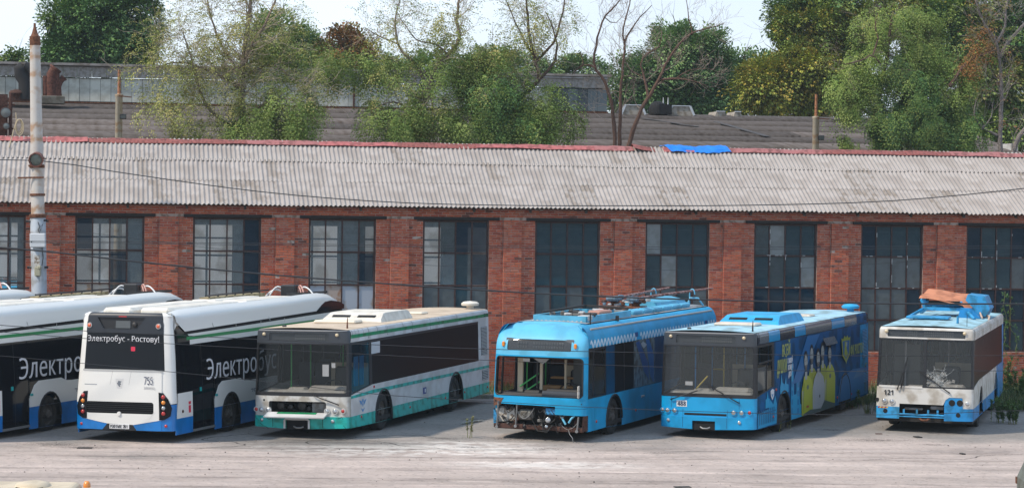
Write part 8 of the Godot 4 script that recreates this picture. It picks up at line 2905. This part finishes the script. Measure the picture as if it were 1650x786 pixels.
	tree("yellowing_tree", "big yellow-green tree with orange tints behind the right end of the shed roof", "trees beyond the shed", [
		[[Vector3(23.09, 6.15, -42.00), Vector3(22.96, 10.88, -42.00), Vector3(22.72, 13.40, -42.00), Vector3(22.29, 15.91, -42.00)], 0.32, 0.1, 0.4],
		[[Vector3(22.83, 12.77, -42.00), Vector3(21.67, 14.01, -42.00), Vector3(21.07, 15.09, -42.00)], 0.12, 0.04],
		[[Vector3(22.84, 12.14, -42.00), Vector3(21.37, 12.43, -42.00), Vector3(19.91, 12.08, -42.00)], 0.12, 0.04],
		[[Vector3(22.79, 13.09, -42.00), Vector3(23.95, 14.37, -42.00), Vector3(24.76, 15.66, -42.00)], 0.12, 0.04]], bt, [
		[Vector3(20.41, 12.07, -41.50), V(1.7, 1.2, 1.6), 1500, oak, -0.1],
		[Vector3(22.19, 12.89, -41.50), V(1.8, 1.3, 1.7), 1500, oak, -0.06],
		[Vector3(22.31, 14.97, -42.00), V(1.6, 1.5, 1.6), 1300, md + oak, -0.04],
		[Vector3(21.47, 15.61, -42.50), V(1.0, 0.9, 1.1), 420, dk + md, 0.0],
		[Vector3(23.67, 11.82, -41.50), V(1.8, 1.0, 1.5), 1100, oak + dk, -0.05],
		[Vector3(24.44, 14.74, -42.50), V(1.8, 1.7, 1.7), 1500, md + oak, -0.05],
		[Vector3(22.86, 11.34, -41.50), V(1.8, 0.6, 1.3), 700, oak, -0.05],
		[Vector3(23.75, 16.62, -42.50), V(1.8, 1.0, 1.5), 700, dk + md, -0.02]], "broad", bark, lf, 28)
	tree("green_tree", "tall mixed green and yellow tree filling the upper right corner", "trees beyond the shed", [
		[[Vector3(30.30, 6.24, -40.00), Vector3(30.23, 10.32, -40.00), Vector3(30.02, 13.45, -40.00), Vector3(29.80, 16.57, -40.00)], 0.32, 0.1, 0.4],
		[[Vector3(30.13, 12.51, -40.00), Vector3(31.49, 14.11, -40.00), Vector3(32.45, 15.70, -40.00)], 0.12, 0.04],
		[[Vector3(30.13, 12.20, -40.00), Vector3(28.53, 13.73, -40.00), Vector3(27.85, 15.59, -40.00)], 0.12, 0.04]], bt, [
		[Vector3(28.85, 14.36, -40.00), V(2.2, 2.2, 1.8), 2000, md + dk, -0.06],
		[Vector3(31.51, 12.54, -40.00), V(2.0, 1.8, 1.6), 1500, md + yg, -0.05],
		[Vector3(33.00, 14.81, -40.50), V(1.6, 2.0, 1.5), 1400, dk, -0.08],
		[Vector3(30.32, 16.32, -40.50), V(2.2, 1.2, 1.6), 1000, oak + md, -0.02],
		[Vector3(31.36, 10.17, -39.50), V(2.0, 1.1, 1.3), 1200, md, -0.06],
		[Vector3(26.71, 15.91, -40.50), V(1.8, 1.3, 1.4), 900, oak + md, -0.02],
		[Vector3(33.53, 10.69, -40.00), V(1.6, 1.5, 1.3), 900, md + far, -0.05]], "broad", bark, lf, 29)

func build_plants():
	var lf := mt("weed_leaf", Color.WHITE, 0.6, {"vcol": true, "two": true, "back": Color(0.3, 0.4, 0.1)})
	var stem := mt("weed_stem", Color(0.16, 0.17, 0.05), 0.8)
	rng.seed = 4004
	var pal := [Color(0.06, 0.14, 0.03), Color(0.09, 0.17, 0.035), Color(0.05, 0.10, 0.03)]
	var dry := [Color(0.22, 0.19, 0.08), Color(0.16, 0.17, 0.06)]
	var list := [[Vector3(7.55, 0.00, -64.82), 0.62, dry, 2, "tall dry weed stalk by the front wheel of the printed blue bus"], [Vector3(7.18, 0.00, -63.89), 0.4, dry, 2, "short yellowish weed stalk beside the front wheel of the printed blue bus"], [Vector3(-1.05, 0.00, -61.32), 0.5, dry, 3, "lone thin weed on the asphalt left of the torn-fronted trolleybus"], [Vector3(9.29, 0.00, -71.36), 1.0, dry + pal, 5, "tall scrubby weed beside the rear half of the printed blue bus"], [Vector3(10.70, 0.00, -72.66), 1.1, dry + pal, 4, "dry tall weed between the printed blue bus and trolleybus 121"], [Vector3(13.79, 0.00, -67.50), 0.7, pal, 9, "bushy bright weed by the rear wheel of trolleybus 121"], [Vector3(14.06, 0.00, -67.16), 0.5, pal, 8, "small round leafy weed at the right edge of the asphalt"], [Vector3(15.50, 0.00, -73.36), 0.9, pal, 9, "leafy weed clump by the right edge under the depot wall"], [Vector3(15.91, 0.00, -76.97), 1.1, pal, 9, "tall leafy weed against the wall behind trolleybus 121"], [Vector3(16.48, 0.00, -77.06), 0.9, pal, 8, "leafy weed at the very right edge below the wall"], [Vector3(10.16, 0.00, -71.48), 0.5, pal, 6, "low weed by the rear wheel of the printed blue bus"]]
	for e in list:
		var root := thing("weed_plant", e[4], "weed", Transform3D(Basis.IDENTITY, e[0]), "weeds in the yard")
		var b := Mb.new()
		var items := []
		for k in e[3]:
			var h: float = e[1] * rng.randf_range(0.6, 1.1)
			var o := Vector3(rng.randfn(0, 0.05), 0, rng.randfn(0, 0.05)) * (1.0 if e[3] < 6 else 2.4)
			var lean := Vector3(rng.randfn(0, 0.12), 0, rng.randfn(0, 0.12)) * h
			b.tube([o, o + lean * 0.4 + Vector3(0, h * 0.5, 0), o + lean + Vector3(0, h, 0)], [0.009, 0.007, 0.003], 4)
			for q in int(7 + h * 9):
				var t := rng.randf_range(0.1 if e[3] > 5 else 0.3, 1.0)
				var pp: Array = e[2]
				items.append([Transform3D(Basis(Vector3.UP, rng.randf() * TAU).scaled(Vector3.ONE * rng.randf_range(0.35, 0.8) * (0.55 if e[3] < 4 else 1.0)), o + lean * t + Vector3(0, h * t, 0)), pp[rng.randi() % pp.size()] * rng.randf_range(0.8, 1.25)])
		obj("stem", b, stem, root)
		tag(scatter("leaves", root, items, "weed", lf), "", "", "", "stuff")
	# a climber on the last windows
	var vine := thing("climbing_vine", "thin green climber on the dark windows at the right edge", "vine", DEP)
	var b2 := Mb.new()
	var it := []
	for s in 2:
		var p: Vector3 = Vector3(16.77, -0.22, 0.10) + Vector3(s * 0.1, 0, 0)
		var pts := [p]
		while p.y < 3.2 - s * 0.35:
			p += Vector3(rng.randfn(0.0, 0.05), 0.16, rng.randfn(0, 0.01))
			p.z = clampf(p.z, 0.05, 0.18)
			pts.append(p)
			for q in 2:
				it.append([Transform3D(Basis(Vector3(rng.randf(), rng.randf(), rng.randf()).normalized(), rng.randf() * TAU).scaled(Vector3.ONE * rng.randf_range(0.3, 0.7)), p + Vector3(rng.randfn(0, 0.08), rng.randfn(0, 0.08), 0.04)), pal[rng.randi() % 3] * rng.randf_range(0.7, 1.2)])
		b2.tube(pts, 0.01, 4)
	obj("stem", b2, stem, vine)
	tag(scatter("leaves", vine, it, "weed", lf), "", "", "", "stuff")
	# grass along the foot of the wall and behind trolleybus 121
	var gi := []
	var nz := noise(45, 0.35, 3)
	while gi.size() < 5200:
		var right := rng.randf() < 0.8
		var q := Vector3(rng.randf_range(12.4, 20.0) if rng.randf() < 0.75 else rng.randf_range(9.0, 12.4), 0.02, rng.randf_range(0.2, 9.0)) if right else Vector3(rng.randf_range(-20, 9), 0.02, rng.randf_range(0.1, 3.4))
		var dd := nz.get_noise_2d(q.x, q.z)
		if right and q.z > 6.0 and dd < (q.z - 6.0) * 0.12:
			continue
		if dd < rng.randf_range(-0.35, 0.2):
			continue
		var c: Color = (pal + dry)[rng.randi() % 5]
		gi.append([Transform3D(Basis(Vector3.UP, rng.randf() * TAU).scaled(Vector3.ONE * rng.randf_range(0.5, 1.4) * (1.0 + dd)), DEP * q), c * rng.randf_range(0.6, 1.1)])
	var g = scatter("grass", self, gi, "grass", mt("grass_blade", Color.WHITE, 0.7, {"vcol": true, "two": true, "back": Color(0.3, 0.4, 0.1)}))
	tag(g, "rough grass growing along the foot of the depot wall", "grass", "", "stuff")
